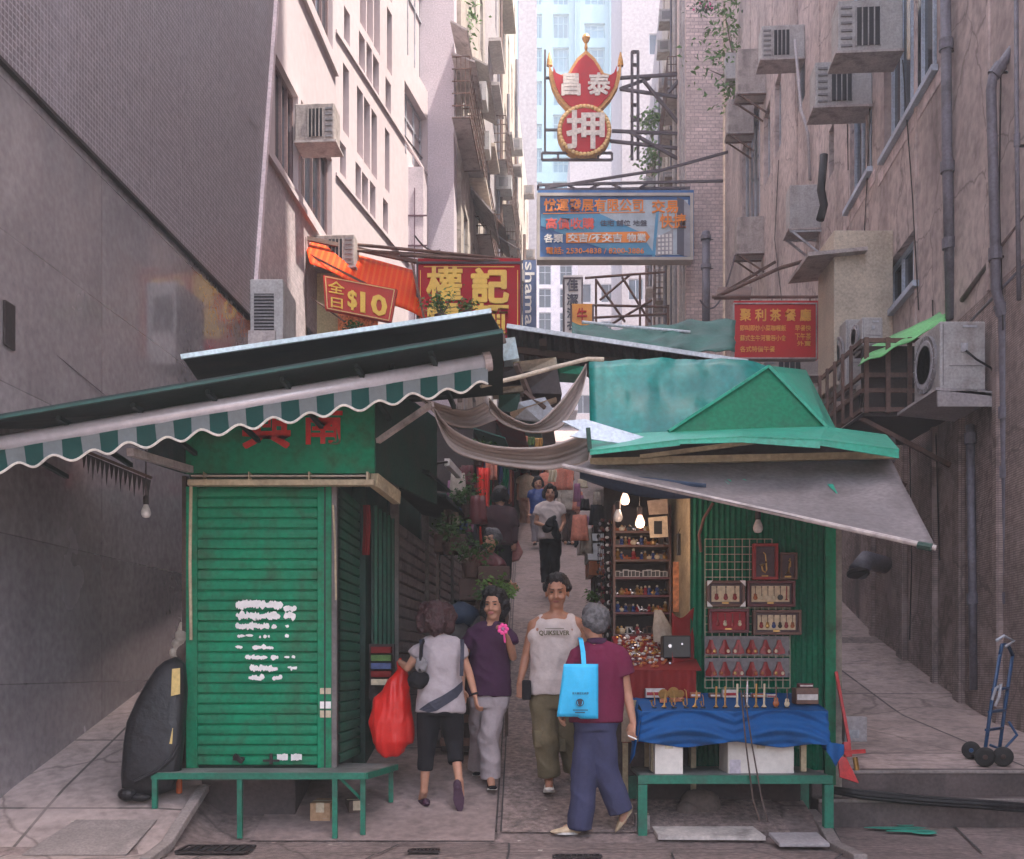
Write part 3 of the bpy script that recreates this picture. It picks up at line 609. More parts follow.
t, a, c = condenser(817, 386, 836, 428, 16.2, 'pale condenser low behind the green roof corner', .6)
# wooden cage with green tarp
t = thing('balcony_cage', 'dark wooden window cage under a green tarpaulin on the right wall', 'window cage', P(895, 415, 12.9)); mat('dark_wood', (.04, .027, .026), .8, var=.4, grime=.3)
Y0, Y1 = 12.75, 14.4; xl = P(863, 400, Y0).x; xr = RW.p(Y0, 0).x; z0, z1 = P(0, 412, Y0).z, P(0, 343, Y0).z
q = MB()
for z in (z0, z0+.22, (z0+z1)/2, z1): q.bb((xl, Y0-.03, z), (xr, Y0, z+.05)); q.bb((xl-.03, Y0, z), (xl, Y1, z+.05))
for i in range(5): x = lerp(xl, xr-.05, i/4); q.bb((x, Y0-.06, z0-.02), (x+.05, Y0-.03, z1+.05))
for i in range(1, 6): y = lerp(Y0, Y1, i/5); q.bb((xl-.06, y-.05, z0), (xl-.03, y, z1+.05))
q.build('frame', MATS['rusty_iron'], t)
q = MB(); q.bb((xl+.15, Y0+.25, z0+.06), (xl+.62, Y0+.75, z0+.48)); q.build('stored_box', MATS['ac_old'], t, bevel=.02)
q = MB(); q.bb((xl+.021, Y0+.12, z0+.05), (xr, Y0+.14, z1)); q.bb((xl, Y0+.15, z0+.05), (xl+.02, Y1, z0+.3)); q.build('backing', MATS['dark_wood'], t)
q = MB(); q.bb((xl, Y0, z0-.05), (xr, Y1, z0-.012)); q.build('floor', MATS['dark_wood'], t)
q = MB(); q.bar((xl, Y0+.1, z0-.05), (xr, Y0+.1, z0-.6), .05); q.bar((xl, Y1-.1, z0-.05), (xr, Y1-.1, z0-.6), .05); q.build('bracket', MATS['rusty_iron'], t)
q = MB()
def fn(u, v):
    p = P(858, 366, 12.55).lerp(P(944, 324, 12.55), u); p2 = P(872, 346, 13.3).lerp(P(950, 308, 13.3), u); r_ = p.lerp(p2, v); r_.z += .02*math.sin(u*17)*(1-v)+.03*mn.noise(V((u*5, v*5, 2))); return r_
q.grid(fn, 24, 8); q.build('tarpaulin', mat('tarp_green', (.12, .42, .13), .55, var=.3), t, smooth=True, solid=.01)
for k in range(7):
    pass
# pipes on right wall
mp = mat('pipe_grey', (.15, .14, .17), .5, var=.25, grime=.5, streak=.4); mpb = mat('pipe_brown', (.14, .1, .1), .6, var=.3, grime=.5)
def pipe(pts, r, lab, m='pipe_grey', joints=None, nm='drain_pipe'):
    """pts: (px,py,Y,off)"""
    t = thing(nm, lab, 'pipe', P(pts[-1][0], pts[-1][1], pts[-1][2]), 'pipes on the right wall'); pp = [P(a, b_, Y) for a, b_, Y in pts]
    q = MB(); q.tube(pp, r, 12); q.build('pipe', MATS[m], t, smooth=True)
    for k in joints or []:
        i, f = int(k), k-int(k); p = pp[i].lerp(pp[i+1], f); d_ = (pp[i+1]-pp[i]).normalized(); q = MB(); q.tube([p-d_*.06, p+d_*.06], r*1.35, 12); q.build('collar', MATS[m], t)
        p = pp[i].lerp(pp[i+1], min(1, f+.03)); q = MB(); q.bar(p, p+V((.22, 0, 0)), .02); q.build('clamp', MATS['cast_iron'], t)
pipe([(945, -60, 12.75), (947, 150, 12.75), (951, 320, 12.8)], .06, 'thick dark vertical drain pipe down to the big condenser', joints=[.5, 1.1, 1.55])
pipe([(1034, 20, 11.0), (993, 76, 11.1), (991, 90, 11.1), (994, 200, 11.2), (996, 290, 11.2), (1003, 315, 11.2), (1005, 430, 11.2), (1010, 640, 11.2), (1012, 760, 11.3)], .05, 'grey drain pipe bending down the right edge', joints=[.9, 3.6, 4.8, 5.85, 6.2, 6.8])
pipe([(957, -40, 13), (959, 160, 13), (960, 310, 13)], .018, 'thin conduit beside the thick drain pipe', 'pipe_brown')
pipe([(965, -40, 12.8), (966, 200, 12.8), (965, 316, 12.8)], .014, 'thin black cable conduit on the plaster', 'pipe_brown')
pipe([(1016, -40, 10.6), (1017, 160, 10.6), (1019, 300, 10.6)], .022, 'narrow pipe at the right frame edge', joints=[.9])
pipe([(962, 300, 12.4), (990, 262, 11.6), (1030, 212, 10.6)], .03, 'sloping pipe rising to the right edge', 'pipe_brown')
pipe([(972, 322, 12.2), (998, 294, 11.4), (1030, 262, 10.6)], .03, 'second sloping pipe just under the first', 'pipe_grey')
pipe([(970, 425, 12.0), (972, 560, 12.0), (974, 690, 12.0)], .045, 'dark drain pipe low on the ribbed wall', joints=[.1, 1.3])
pipe([(978, 425, 12.0), (981, 600, 12.0), (984, 715, 12.0)], .025, 'thinner pipe right of the dark drain pipe', 'pipe_brown')
pipe([(795, 40, 21.5), (801, 110, 21.2), (806, 126, 21), (808, 135, 21), (810, 180, 20.8)], .03, 'curved white hose on the upper right wall', 'shelf_grey')
pipe([(824, 155, 18.8), (821, 190, 18.8), (824, 205, 18.8), (820, 220, 18.8)], .07, 'bundled black cables beside the split unit', 'black_void')
pipe([(706, 232, 33), (706, 290, 33), (706, 330, 33)], .12, 'street pole standing before the brick pier', joints=[.1, .6])
# fan outlet low right
t = thing('exhaust_duct', 'round metal exhaust duct low on the right wall behind the stall', 'duct', P(866, 575, 15)); q = MB(); q.tube([P(885, 565, 15.3), P(866, 560, 15.1), P(858, 572, 15)], .12, 16, .14); q.build('duct', MATS['pipe_grey'], t, smooth=True); q = MB(); q.lathe([(.13, -.02), (.15, 0), (.15, .04), (.13, .05)], P(858, 572, 15), (0, -.3, -1), 20); q.build('rim', MATS['cast_iron'], t)

# ---- clutter of the far facades: small units, ledges, pipes, laundry poles
rc = random.Random(21)
ac0 = None
for i in range(26):
    w = DW if i % 2 else EW; Y = rc.uniform(26, 54) if i % 2 else rc.uniform(37, 56); z = rc.uniform(8, 26) if i % 2 else rc.uniform(10, 28)
    l_, g_ = (('small air conditioner on the crowded far left facades', 'small units on the far left facades') if i % 2 else ('small air conditioner on the far right facades behind the truss', 'small units on the far right facades'))
    t = thing('small_air_conditioner', l_, 'air conditioner', w.p(Y, z), g_); n = w.n
    q = MB(); q.prism([w.p(Y, z), w.p(Y+.6, z), w.p(Y+.6, z)+n*.5, w.p(Y, z)+n*.5], (0, 0, .45)); q.build('casing', MATS['ac_white' if i % 3 else 'ac_old'], t)
    q = MB(); q.prism([w.p(Y-.012, z+.08)+n*.1, w.p(Y-.012, z+.08)+n*.4, w.p(Y-.012, z+.38)+n*.4, w.p(Y-.012, z+.38)+n*.1], (0, .01, 0)); q.build('grille', MATS['vent_grey'], t)
for i in range(22):
    w = DW if i % 2 else EW; Y = rc.uniform(25, 56) if i % 2 else rc.uniform(36.5, 58)
    q = MB(); q.tube([w.p(Y, rc.uniform(3, 9), .08), w.p(Y, rc.uniform(18, 27), .08)], rc.uniform(.04, .09), 8); tag(q.build('far_drain_pipe', MATS[rc.choice(['pipe_grey', 'rusty_iron', 'concrete_pale'])]), 'vertical drain pipe on the far left facades' if i % 2 else 'vertical drain pipe on the far right facades behind the truss', 'pipe', 'drain pipes on the far left facades' if i % 2 else 'drain pipes on the far right facades')
for i in range(24):
    w = DW if i % 3 else EW; Y = rc.uniform(25, 50) if i % 3 else rc.uniform(36.5, 52); z = rc.uniform(8, 25); L_ = rc.uniform(1, 2.6); o = rc.uniform(.2, .5)
    q = MB(); n = w.n; q.prism([w.p(Y, z), w.p(Y+L_, z), w.p(Y+L_, z)+n*o, w.p(Y, z)+n*o], (0, 0, .1)); tag(q.build('window_ledge', MATS[rc.choice(['concrete_pale', 'cream_plaster', 'canopy_metal'])]), 'small projecting ledge on the far left facades' if i % 3 else 'small projecting ledge on the far right facades', 'ledge', 'ledges on the far left facades' if i % 3 else 'ledges on the far right facades')
gcw = 'balcony cages on the far right facades'
for i, (py, h) in enumerate([(95, 1.3), (130, 1.2), (225, 1.3), (300, 1.2)]):
    Y = 37+i*2.2; z = ZC+(HY-py)*Y/F; cage(EW, Y, Y+2, z, z+h, .4, f'{ORD[i]} balcony cage from the top on the far right facade', gcw)
# scraps of litter on the ground
for i in range(40):
    X = rc.uniform(-3.6, 3.6); Y = rc.uniform(7.1, 9.5) if X > -2.4 else rc.uniform(7.2, 14)
    if X < LW.a+LW.b*Y+.2: continue
    if i == 0: lit_ = MB()
    r = rc.uniform(.006, .02); z = gz(X, Y)+.012; lit_.quad(*[V((X+r*math.cos(a+i)*rc.uniform(.6, 1.3), Y+r*math.sin(a+i)*rc.uniform(.6, 1.3), z+rc.uniform(0, .006))) for a in (0, 1.2, 2.5, 4, 5.1)])
lo2 = lit_.build('litter', mat('litter_pale', (.45, .4, .34), .8)); lo2['kind'] = 'stuff'

for i, pts in enumerate([[(868, 10, 15.5), (872, 120, 15.4), (866, 240, 15.5), (880, 320, 15.2)], [(905, 60, 14.2), (915, 200, 14.1), (921, 310, 14)], [(935, 300, 13.2), (938, 420, 13.2), (942, 560, 13.2)], [(1004, 60, 10.9), (1002, 200, 10.9), (1006, 330, 10.9)], [(780, 160, 20.5), (776, 240, 20.6), (783, 300, 20.3)], [(912, 440, 14.2), (914, 560, 14.2), (912, 640, 14.2)], [(848, 60, 17), (850, 170, 17)]]):
    q = MB(); pp = []
    for px, py, Y in pts:
        p = P(px, py, RW.Y(px)); pp.append(p+RW.n*.03)
    q.tube(pp, .009, 5); tag(q.build('wall_cable', MATS['cast_iron']), 'thin black cable drooping down the right wall', 'cable', 'thin cables on the right wall')
# ---------------------------------------------------------------- left stall
mat('stall_green', (.002, .19, .09), .55, spec=.2, var=.2, scale=2.2, bump=.35, bscale=9, streak=.7, sscale=6, dirt=(.04, .065, .035), grime=.5)
mat('stall_green_dull', (.012, .1, .06), .6, var=.2, scale=3, streak=.5, grime=.3)
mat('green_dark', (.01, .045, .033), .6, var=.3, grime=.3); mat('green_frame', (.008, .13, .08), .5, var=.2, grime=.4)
mat('brown_post', (.09, .06, .05), .8, var=.4, grime=.4); mat('beam_beige', (.42, .34, .22), .6, streak=.4, grime=.3)
mat('shutter_grey', (.16, .145, .14), .5, metal=.2, streak=.6, grime=.5); mat('plinth', (.07, .055, .055), .85, var=.3)
mat('white_paint', (.72, .7, .68), .6, var=.15); mat('red_paint', (.5, .025, .02), .6, var=.15); mat('cardboard', (.38, .24, .14), .9, var=.15, grime=.3)
def shutter(A, B, z0, z1, m, parent, pitch=.1, nm='shutter', depth=.022, side=1):
    """rolling shutter of curved interlocking slats between A and B"""
    A, B = V(A), V(B); t = (B-A).normalized(); n = V((t.y, -t.x, 0))*side; prof = []
    k = round((z1-z0)/pitch); pitch = (z1-z0)/k
    for i in range(k):
        z = z0+i*pitch
        for f, d in ((0, -.5), (.05, .55), (.1, .8), (.45, 1), (.8, .85), (.86, .5), (.9, -.4), (.95, -.6)): prof.append((z+f*pitch, d*depth))
    prof.append((z1, 0)); b = MB(); m_ = len(prof)
    vs = [V((q.x, q.y, z))+n*d for z, d in prof for q in (A, B)]
    b.add(vs, [(2*i, 2*i+1, 2*i+3, 2*i+2) for i in range(m_-1)]); o = b.build(nm, MATS[m], parent); return o
st = thing('market_stall', 'closed green stall with a rolling shutter and torn white notices under the striped awning', 'market stall', P(262, 770, 8.2))
Y0 = 8.2; zb = P(0, 768, Y0).z; ztp = P(0, 487, Y0).z; xa, xb = P(197, 0, Y0).x, P(319, 0, Y0).x
sh = shutter((xa, Y0, 0), (xb, Y0, 0), zb+.02, ztp, 'stall_green', st, .077, depth=.013)
q = MB(); q.bb((xa+.28, Y0-.05, zb+.06), (xa+.36, Y0-.022, zb+.085)); q.bar((xa+.29, Y0-.045, zb+.1), (xa+.35, Y0-.055, zb+.05), .03); q.build('padlock', MATS['cast_iron'], sh)
q = MB(); q.bb((xa+.5, Y0-.04, zb+.05), (xa+.62, Y0-.024, zb+.065)); q.bb((xa+.55, Y0-.045, zb+.03), (xa+.57, Y0-.024, zb+.11)); q.build('latch', MATS['cast_iron'], sh)
for xx, ww in ((P(187, 0, Y0).x, P(198, 0, Y0).x), (P(318, 0, Y0).x, P(332, 0, Y0).x)):
    q = MB(); q.bb((xx, Y0-.03, zb-.02), (ww, Y0+.03, ztp)); q.build('guide_rail', MATS['stall_green'], st, bevel=.004)
q = MB(); q.bb((P(325, 0, Y0).x, Y0-.036, zb), (P(326.3, 0, Y0).x, Y0-.031, ztp)); q.build('rail_groove', MATS['black_void'], st)
# remains of paper notices on the shutter: irregular torn scraps
rr = random.Random(3)
rows = [(605, 236, 280, .9), (608, 284, 293, .8), (616, 236, 278, 1), (616, 284, 293, .9), (626, 236, 266, .9), (626, 267, 276, .5), (626, 284, 293, .4), (636, 236, 271, .35), (636, 285, 289, .4), (647, 236, 244, .35), (647, 253, 273, .45), (657, 236, 246, .4), (657, 248, 280, .6), (657, 285, 292, .3), (668, 250, 268, .8), (668, 271, 278, .4), (668, 285, 292, .4), (678, 249, 262, .6), (678, 273, 281, .5), (603, 238, 262, .6)]
for py, x0, x1, dens in rows:
    x = x0; q = MB()
    while x < x1:
        w = rr.uniform(1.5, 5); 
        if rr.random() < dens+.25:
            h = 9*min(1, dens+.1)*rr.uniform(.6, 1.1); cy = py+rr.uniform(-1, 1); n = 7
            pts = [P(x+w/2+math.cos(a*2*math.pi/n)*w*.75*rr.uniform(.7, 1.2), cy+math.sin(a*2*math.pi/n)*h/2*rr.uniform(.6, 1.2), Y0-.024-rr.uniform(0, .001)) for a in range(n)]
            q.quad(*pts)
        x += w*.8
    if q.v: q.build('torn_notice', MATS['white_paint'], sh)
for x0, x1 in ((277, 286), (291, 302)): 
    q = MB()
    for k in range(4): x = x0+k*2.6; q.quad(P(x, 759+rr.uniform(0, 2), Y0-.026), P(x+3, 760, Y0-.026), P(x+3, 753+rr.uniform(0, 3), Y0-.026), P(x, 754, Y0-.026))
    q.build('torn_notice', MATS['white_paint'], sh)
for i, (py, h, m) in enumerate([(691, 6, 'paper_tan'), (705, 7, 'white_paint'), (714, 7, 'paper_tan')]):
    mat('paper_tan', (.5, .42, .3), .8, var=.2); q = MB(); q.bb(P(320, py+h/2, Y0-.034), P(331, py-h/2, Y0-.0305)); q.build('sticker', MATS[m], st)
# side, angled along the lane
xr0, xr1 = P(333, 0, Y0).x, P(359, 0, 9.15).x
q = MB(); q.bb((P(332, 0, Y0).x, Y0-.02, zb-.02), (P(337, 0, Y0).x, Y0+.06, ztp+.02)); q.build('corner_post', MATS['shutter_grey'], st)
sh2 = shutter((xr0+.03, Y0+.06, 0), (xr1, 9.12, 0), zb+.03, ztp+.02, 'stall_green_dull', st, .077, depth=.016)
# top boards
zf0, zf1 = P(0, 474, 8.15).z, P(0, 392, 8.15).z
q = MB(); q.bb((P(187, 0, 8.15).x, 8.12, zf0), (P(375, 0, 8.15).x, 8.17, zf1)); q.build('fascia', MATS['stall_green'], st)
q = MB(); q.prism([P(187, 474, 8.16), P(150, 462, 9.3), P(150, 425, 9.3), P(187, 405, 8.16)], (-.02, 0, 0)); q.build('side_fascia', MATS['green_dark'], st)
q = MB(); a = P(376, 474, 8.16); q.prism([a, a+V((.35, 1.5, 0)), a+V((.35, 1.5, .75)), a+V((0, 0, .75))], (-.03, 0, 0)); q.build('lane_fascia', MATS['green_dark'], st)
q = MB(); q.bb(P(190, 487, 8.08), P(374, 479, 8.0)); q.build('head_beam', MATS['beam_beige'], st, bevel=.01)
q = MB(); q.bb(P(194, 478.5, 8.1), P(368, 475, 8.02)); q.build('lamp_tube', mat('tube_grey', (.3, .25, .2), .5), st)
for px in (205, 250, 310, 368): q = MB(); q.bb(P(px-2, 482, 7.99), P(px+2, 474, 8.09)); q.build('beam_clip', MATS['beam_beige'], st)
q = MB(); q.bb(P(182, 790, 8.3), P(190, 478, 8.4)); q.build('post', MATS['brown_post'], st)
q = MB(); q.tube([P(191, 484, 8.05), P(190, 560, 8.12), P(191, 640, 8.15)], .012); q.tube([P(333, 505, 8.12), P(335, 540, 8.12), P(336, 600, 8.12)], .008); q.build('cable', MATS['beam_beige'], st)
# body mass
q = MB(); xA, xB = P(188, 0, Y0).x, P(332, 0, Y0).x
q.prism([V((xA, Y0+.04, zb-.05)), V((xB-.01, Y0+.08, zb-.05)), V((xr1-.05, 9.1, zb-.05)), V((xA, 9.1, zb-.05))], (0, 0, zf1-zb-.05)); q.build('cabin', MATS['green_dark'], st)
q = MB(); q.bb((P(203, 0, 8.25).x, 8.22, .0), (P(296, 0, 8.25).x, 8.9, zb-.06)); q.build('plinth', MATS['plinth'], st)
# lettering
text('興', P(243, 448, 8.115), (P(290, 0, 8.115).x-P(243, 0, 8.115).x, 0, 0), (0, 0, .36), MATS['red_paint'], st, weight=.03, ex=.002)
text('南', P(304, 444, 8.115), (P(342, 0, 8.115).x-P(304, 0, 8.115).x, 0, 0), (0, 0, .27), MATS['red_paint'], st, weight=.03, ex=.002)
# corner bracket lamp
t = thing('tube_lamp', 'slanting beige strip lamp at the stall corner below the green fascia', 'lamp', P(385, 490, 8.3)); q = MB(); q.bar(P(374, 480, 8.1), P(397, 498, 8.5), .06, .1); q.build('housing', MATS['beam_beige'], t); q = MB(); q.bar(P(374, 483, 8.1), P(395, 500.5, 8.45), .03); q.build('tube', MATS['white_paint'], t)
t = thing('tube_lamp', 'white strip lamp hanging farther in beside the lane shutters', 'lamp', P(454, 470, 11)); q = MB(); q.bar(P(447, 462, 10.6), P(459, 475, 11.3), .05, .07); q.build('housing', MATS['white_paint'], t); q = MB(); q.tube([P(447, 462, 10.6), P(430, 464, 10.2), P(415, 455, 9.8)], .012); q.build('cable', MATS['cast_iron'], t)
# bench
bt = thing('green_bench', 'long green metal bench table in front of the shuttered stall', 'bench', P(262, 835, 8)); zt_ = .485
q = MB(); q.prism([V((P(152, 0, 7.8).x, 7.8, zt_-.03)), V((P(366, 0, 7.8).x, 7.8, zt_-.03)), V((P(395, 0, 8.4).x, 8.5, zt_-.03)), V((P(340, 0, 8.4).x, 8.6, zt_-.03)), V((P(320, 0, 8.15).x, 8.14, zt_-.03)), V((P(158, 0, 8.1).x, 8.14, zt_-.03))], (0, 0, .025)); q.build('top', mat('bench_top', (.16, .17, .16), .6, var=.3, grime=.5), bt)
q = MB(); q.bar((P(152, 0, 7.8).x, 7.79, zt_-.03), (P(366, 0, 7.8).x, 7.79, zt_-.03), .03, .045); q.bar((P(366, 0, 7.8).x, 7.79, zt_-.03), (P(395, 0, 8.4).x, 8.5, zt_-.03), .03, .045); q.build('rim', MATS['green_frame'], bt)
for px, Y in ((155, 7.8), (240, 7.8), (335, 7.8), (363, 7.86), (165, 8.1), (391, 8.45)):
    x = P(px, 0, Y).x; q = MB(); q.bar((x, Y, gz(x, Y)), (x, Y, zt_-.04), .035); q.build('leg', MATS['green_frame'], bt)
q = MB(); q.bar(P(340, 778, 7.82), P(362, 800, 7.9), .02); q.build('brace', MATS['green_frame'], bt)
def cbox(nm, lab, px0, py0, px1, py1, Y, d, m='cardboard', cat='box', rot=0):
    t = thing(nm, lab, cat, (P((px0+px1)/2, 0, Y).x, Y+d/2, P(0, py1, Y).z)); a, c = P(px0, py1, Y), P(px1, py0, Y); w = c.x-a.x; h = c.z-a.z; o = V(t.location)
    q = MB(); q.bb(o+V((-w/2, -d/2, 0)), o+V((w/2, d/2, h))); q.build('carton', MATS[m], t, bevel=.004)
    q = MB(); q.bb(o+V((-w/2-.001, -.03, h+.0005)), o+V((w/2+.001, .03, h+.002))); q.bb(o+V((-.03, -d/2-.002, h-.07)), o+V((.03, -d/2-.0005, h+.002))); q.build('tape', MATS['paper_tan'], t)
    t.rotation_euler = (0, 0, rot); return t
cbox('cardboard_box', 'tan cardboard carton under the green bench beside its third leg', 310, 803, 330, 826, 8.1, .3)
cbox('cardboard_box', 'dark open carton leaning under the right end of the green bench', 345, 801, 361, 822, 8.25, .2, 'brown_post', rot=.3)
cbox('cardboard_box', 'tall narrow cardboard piece standing under the left end of the bench', 183, 806, 194, 834, 8.0, .06)
# broom-like orange pole and paper scraps near the left leg
t = thing('polystyrene_tray', 'white crumpled tray lying under the left end of the bench', 'tray', P(172, 826, 7.95)); q = MB(); q.grid(lambda u, v: P(160+22*u, 828-6*v, 7.8+.2*v)+V((0, 0, .02*math.sin(u*6)+.015)), 8, 4); q.build('sheet', MATS['white_paint'], t, solid=.006)
q = MB(); q.tube([P(179, 797, 8.05), P(179.5, 771, 8.1)], .022); tag(q.build('orange_pipe', mat('orange_plastic', (.6, .12, .03), .5)), 'short orange pipe leaning beside the black instrument bag', 'pipe')
# instrument bag leaning (cello shaped)
t = thing('instrument_bag', 'tall black instrument bag with yellow tape patches leaning beside the stall', 'bag', P(150, 797, 8.3)); mat('black_vinyl', (.009, .008, .01), .5, var=.6, bump=.7, bscale=9)
outl = [(124, 796), (122, 775), (124, 745), (128, 722), (138, 700), (148, 682), (158, 668), (166, 661), (176, 657), (184, 664), (186, 690), (184, 730), (180, 770), (172, 790), (150, 797)]
q = MB(); pts = [P(px, py, 7.88+.0012*(796-py)) for px, py in outl]; cc = sum(pts, V((0, 0, 0)))/len(pts); nn = len(pts); rings = []
for s, d in ((.55, -.09), (.88, -.075), (1, -.03), (1, .04), (.85, .12), (.55, .14)): rings.append([cc+(p-cc)*s+V((0, d+.02*mn.noise(p*4), 0)) for p in pts])
vs = [p for r_ in rings for p in r_]; q.add(vs, [(i*nn+k, (i*nn+(k+1) % nn), ((i+1)*nn+(k+1) % nn), (i+1)*nn+k) for i in range(5) for k in range(nn)]+[tuple(range(nn))[::-1], tuple(5*nn+k for k in range(nn))]); q.build('shell', MATS['black_vinyl'], t, smooth=True)
mat('yellow_tape', (.5, .36, .13), .6, var=.15)
for pts in ([(172, 669), (180, 668), (180, 694), (171, 696)], [(155, 731), (173, 728), (172, 744), (158, 742)]):
    q = MB(); q.slab([P(px, py, 7.88+.0012*(796-py)-.085) for px, py in pts], .004); q.build('tape_patch', MATS['yellow_tape'], t)
q = MB(); q.tube([P(135, 782, 7.77), P(158, 770, 7.76), P(172, 758, 7.78), P(178, 745, 7.8)], .014); q.build('strap', MATS['black_vinyl'], t)
q = MB(); q.ell(P(128, 794, 7.85), (.07, .08, .05)); q.ell(P(140, 797, 7.85), (.08, .06, .03)); q.build('foot', MATS['black_vinyl'], t)
# bundle of cloth on top
t = thing('cloth_bundle', 'grubby cream cloth bundle tied to the stall post above the black bag', 'bundle', P(180, 655, 8.35)); mat('grubby', (.35, .3, .25), .9, var=.4)
for i, (px, py, r) in enumerate([(178, 645, .05), (183, 638, .06), (176, 652, .045), (183, 652, .06), (182, 628, .035)]): 
    q = MB(); c_ = P(px, py, 8.33); q.ell(c_, (r, r*.8, r*1.2)); q.v = [p+(p-c_).normalized()*.02*mn.noise(p*22) for p in q.v]; q.build('cloth_fold', MATS['grubby' if i != 3 else 'brown_post'], t, smooth=True)
# ---------------------------------------------------------------- awning, striped
mat('valance_green', (.005, .055, .05), .85, var=.15, bump=.1, bscale=60); mat('valance_grey', (.17, .2, .215), .85, var=.1, bump=.1, bscale=60)
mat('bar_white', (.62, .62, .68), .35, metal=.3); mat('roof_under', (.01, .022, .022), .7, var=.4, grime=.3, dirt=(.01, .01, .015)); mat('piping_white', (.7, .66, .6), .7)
aw = thing('striped_awning', 'green and white striped awning valance hanging from a white roller bar across the stall', 'awning', P(244, 420, 7.35))
A, B = P(-70, 456, 7.0), P(488, 361.5, 7.55)
q = MB(); q.tube([A, B], .052, 14); q.build('roller_bar', MATS['bar_white'], aw, smooth=True)
q = MB(); q.tube([B-(B-A).normalized()*.03, B+(B-A).normalized()*.02], .065, 14); q.build('end_cap', MATS['canopy_metal'], aw)
pxs = []; 
def vtop(t): return A.lerp(B, t)+V((0, -.03, -.035))
# stripes: boundaries by arc length
L_ = (B-A).length; nst = 31; 
for k in range(nst):
    q = MB(); t0, t1 = k/nst, (k+1)/nst
    def fn(u, v):
        t = lerp(t0, t1, u); tt = vtop(t); d = .125+.026*math.cos((t*nst+.5)*math.pi-math.pi*.0); return tt+V((0, .02*math.sin(t*nst*math.pi*.5+1)*v+.03*v, -d*v))
    q.grid(fn, 6, 4); q.build('stripe', MATS['valance_green' if k % 2 else 'valance_grey'], aw, smooth=True)
q = MB(); q.tube([vtop(k/186)+V((0, .028+.02*math.sin(k/186*nst*math.pi*.5+1), -(.125+.026*math.cos((k/186*nst+.5)*math.pi)))) for k in range(187)], .0085, 6); q.build('piping', MATS['piping_white'], aw)
# awning arms
q = MB(); q.bar(P(378, 441, 8.1), P(432, 404, 7.6), .035); q.build('arm', MATS['canopy_metal'], aw); q = MB(); q.bar(P(130, 452, 7.3), P(192, 470, 8.15), .05); q.build('arm', MATS['canopy_metal'], aw)
# roof sheets above
mat('roof_edge', (.55, .6, .64), .45); mat('green_edge', (.01, .06, .05), .5)
rf = thing('canopy_roof', 'wide dark green canopy roof sloping up to the right above the striped awning', 'roof', P(250, 400, 7))
q = MB(); q.slab([P(-70, 430, 6.75), P(503, 332, 7.2), P(503, 352, 9.0)-V((0, 0, .35)), P(-70, 462, 9.0)+V((0, 0, .15))], .025); q.build('sheet', MATS['roof_under'], rf)
q = MB(); q.bar(P(-70, 430, 6.73), P(503, 332, 7.18), .03, .016); q.build('edge', MATS['green_edge'], rf)
q = MB()
for i in range(7): a = P(-20+75*i, 424-13*i, 6.9+.05*i); q.bar(a+V((0, .05, -.03)), a+V((.1, 1.1, -.14)), .03)
q.build('rafter', MATS['roof_under'], rf)
q = MB(); q.bar(P(390, 395, 7.55), P(393, 355, 7.5), .03); q.build('hanger', MATS['roof_under'], rf)
# timber boards at the canopy's right end
for i, (a_, c_, h, m) in enumerate([((410, 356), (505, 338), .07, 'brown_post'), ((385, 373), (500, 350), .035, 'blue_tarp'), ((460, 360), (493, 352), .1, 'black_void')]):
    mat('blue_tarp', (.05, .06, .28), .5, var=.3); q = MB(); q.bar(P(*a_, 7.75), P(*c_, 7.85), .03, h); o = q.build('fascia_board' if i != 1 else 'tarp_fold', MATS[m], rf)
up = thing('upper_roof', 'raised roof sheet with a bright white front edge over the green canopy', 'roof', P(350, 360, 8.5))
q = MB(); q.slab([P(183, 359, 8.35), P(490, 313, 8.7), P(509, 329, 9.9)+V((0, 0, -.15)), P(205, 380, 9.9)+V((0, 0, -.1))], .02); q.build('sheet', MATS['roof_under'], up)
q = MB(); q.bar(P(181, 357, 8.34), P(491, 311, 8.69), .03, .035); q.build('edge', mat('edge_pale', (.55, .68, .72), .5), up)
q = MB(); q.bar(P(203, 379, 9.4), P(490, 338, 9.5), .03, .03); q.build('batten', MATS['roof_edge'], up)
for px, py in ((250, 372), (350, 357), (460, 342)): 
    q = MB(); a = P(px, py, 9.2); q.bar(a, V((a.x, a.y, a.z-.5)), .04); q.build('post', MATS['brown_post'], up)
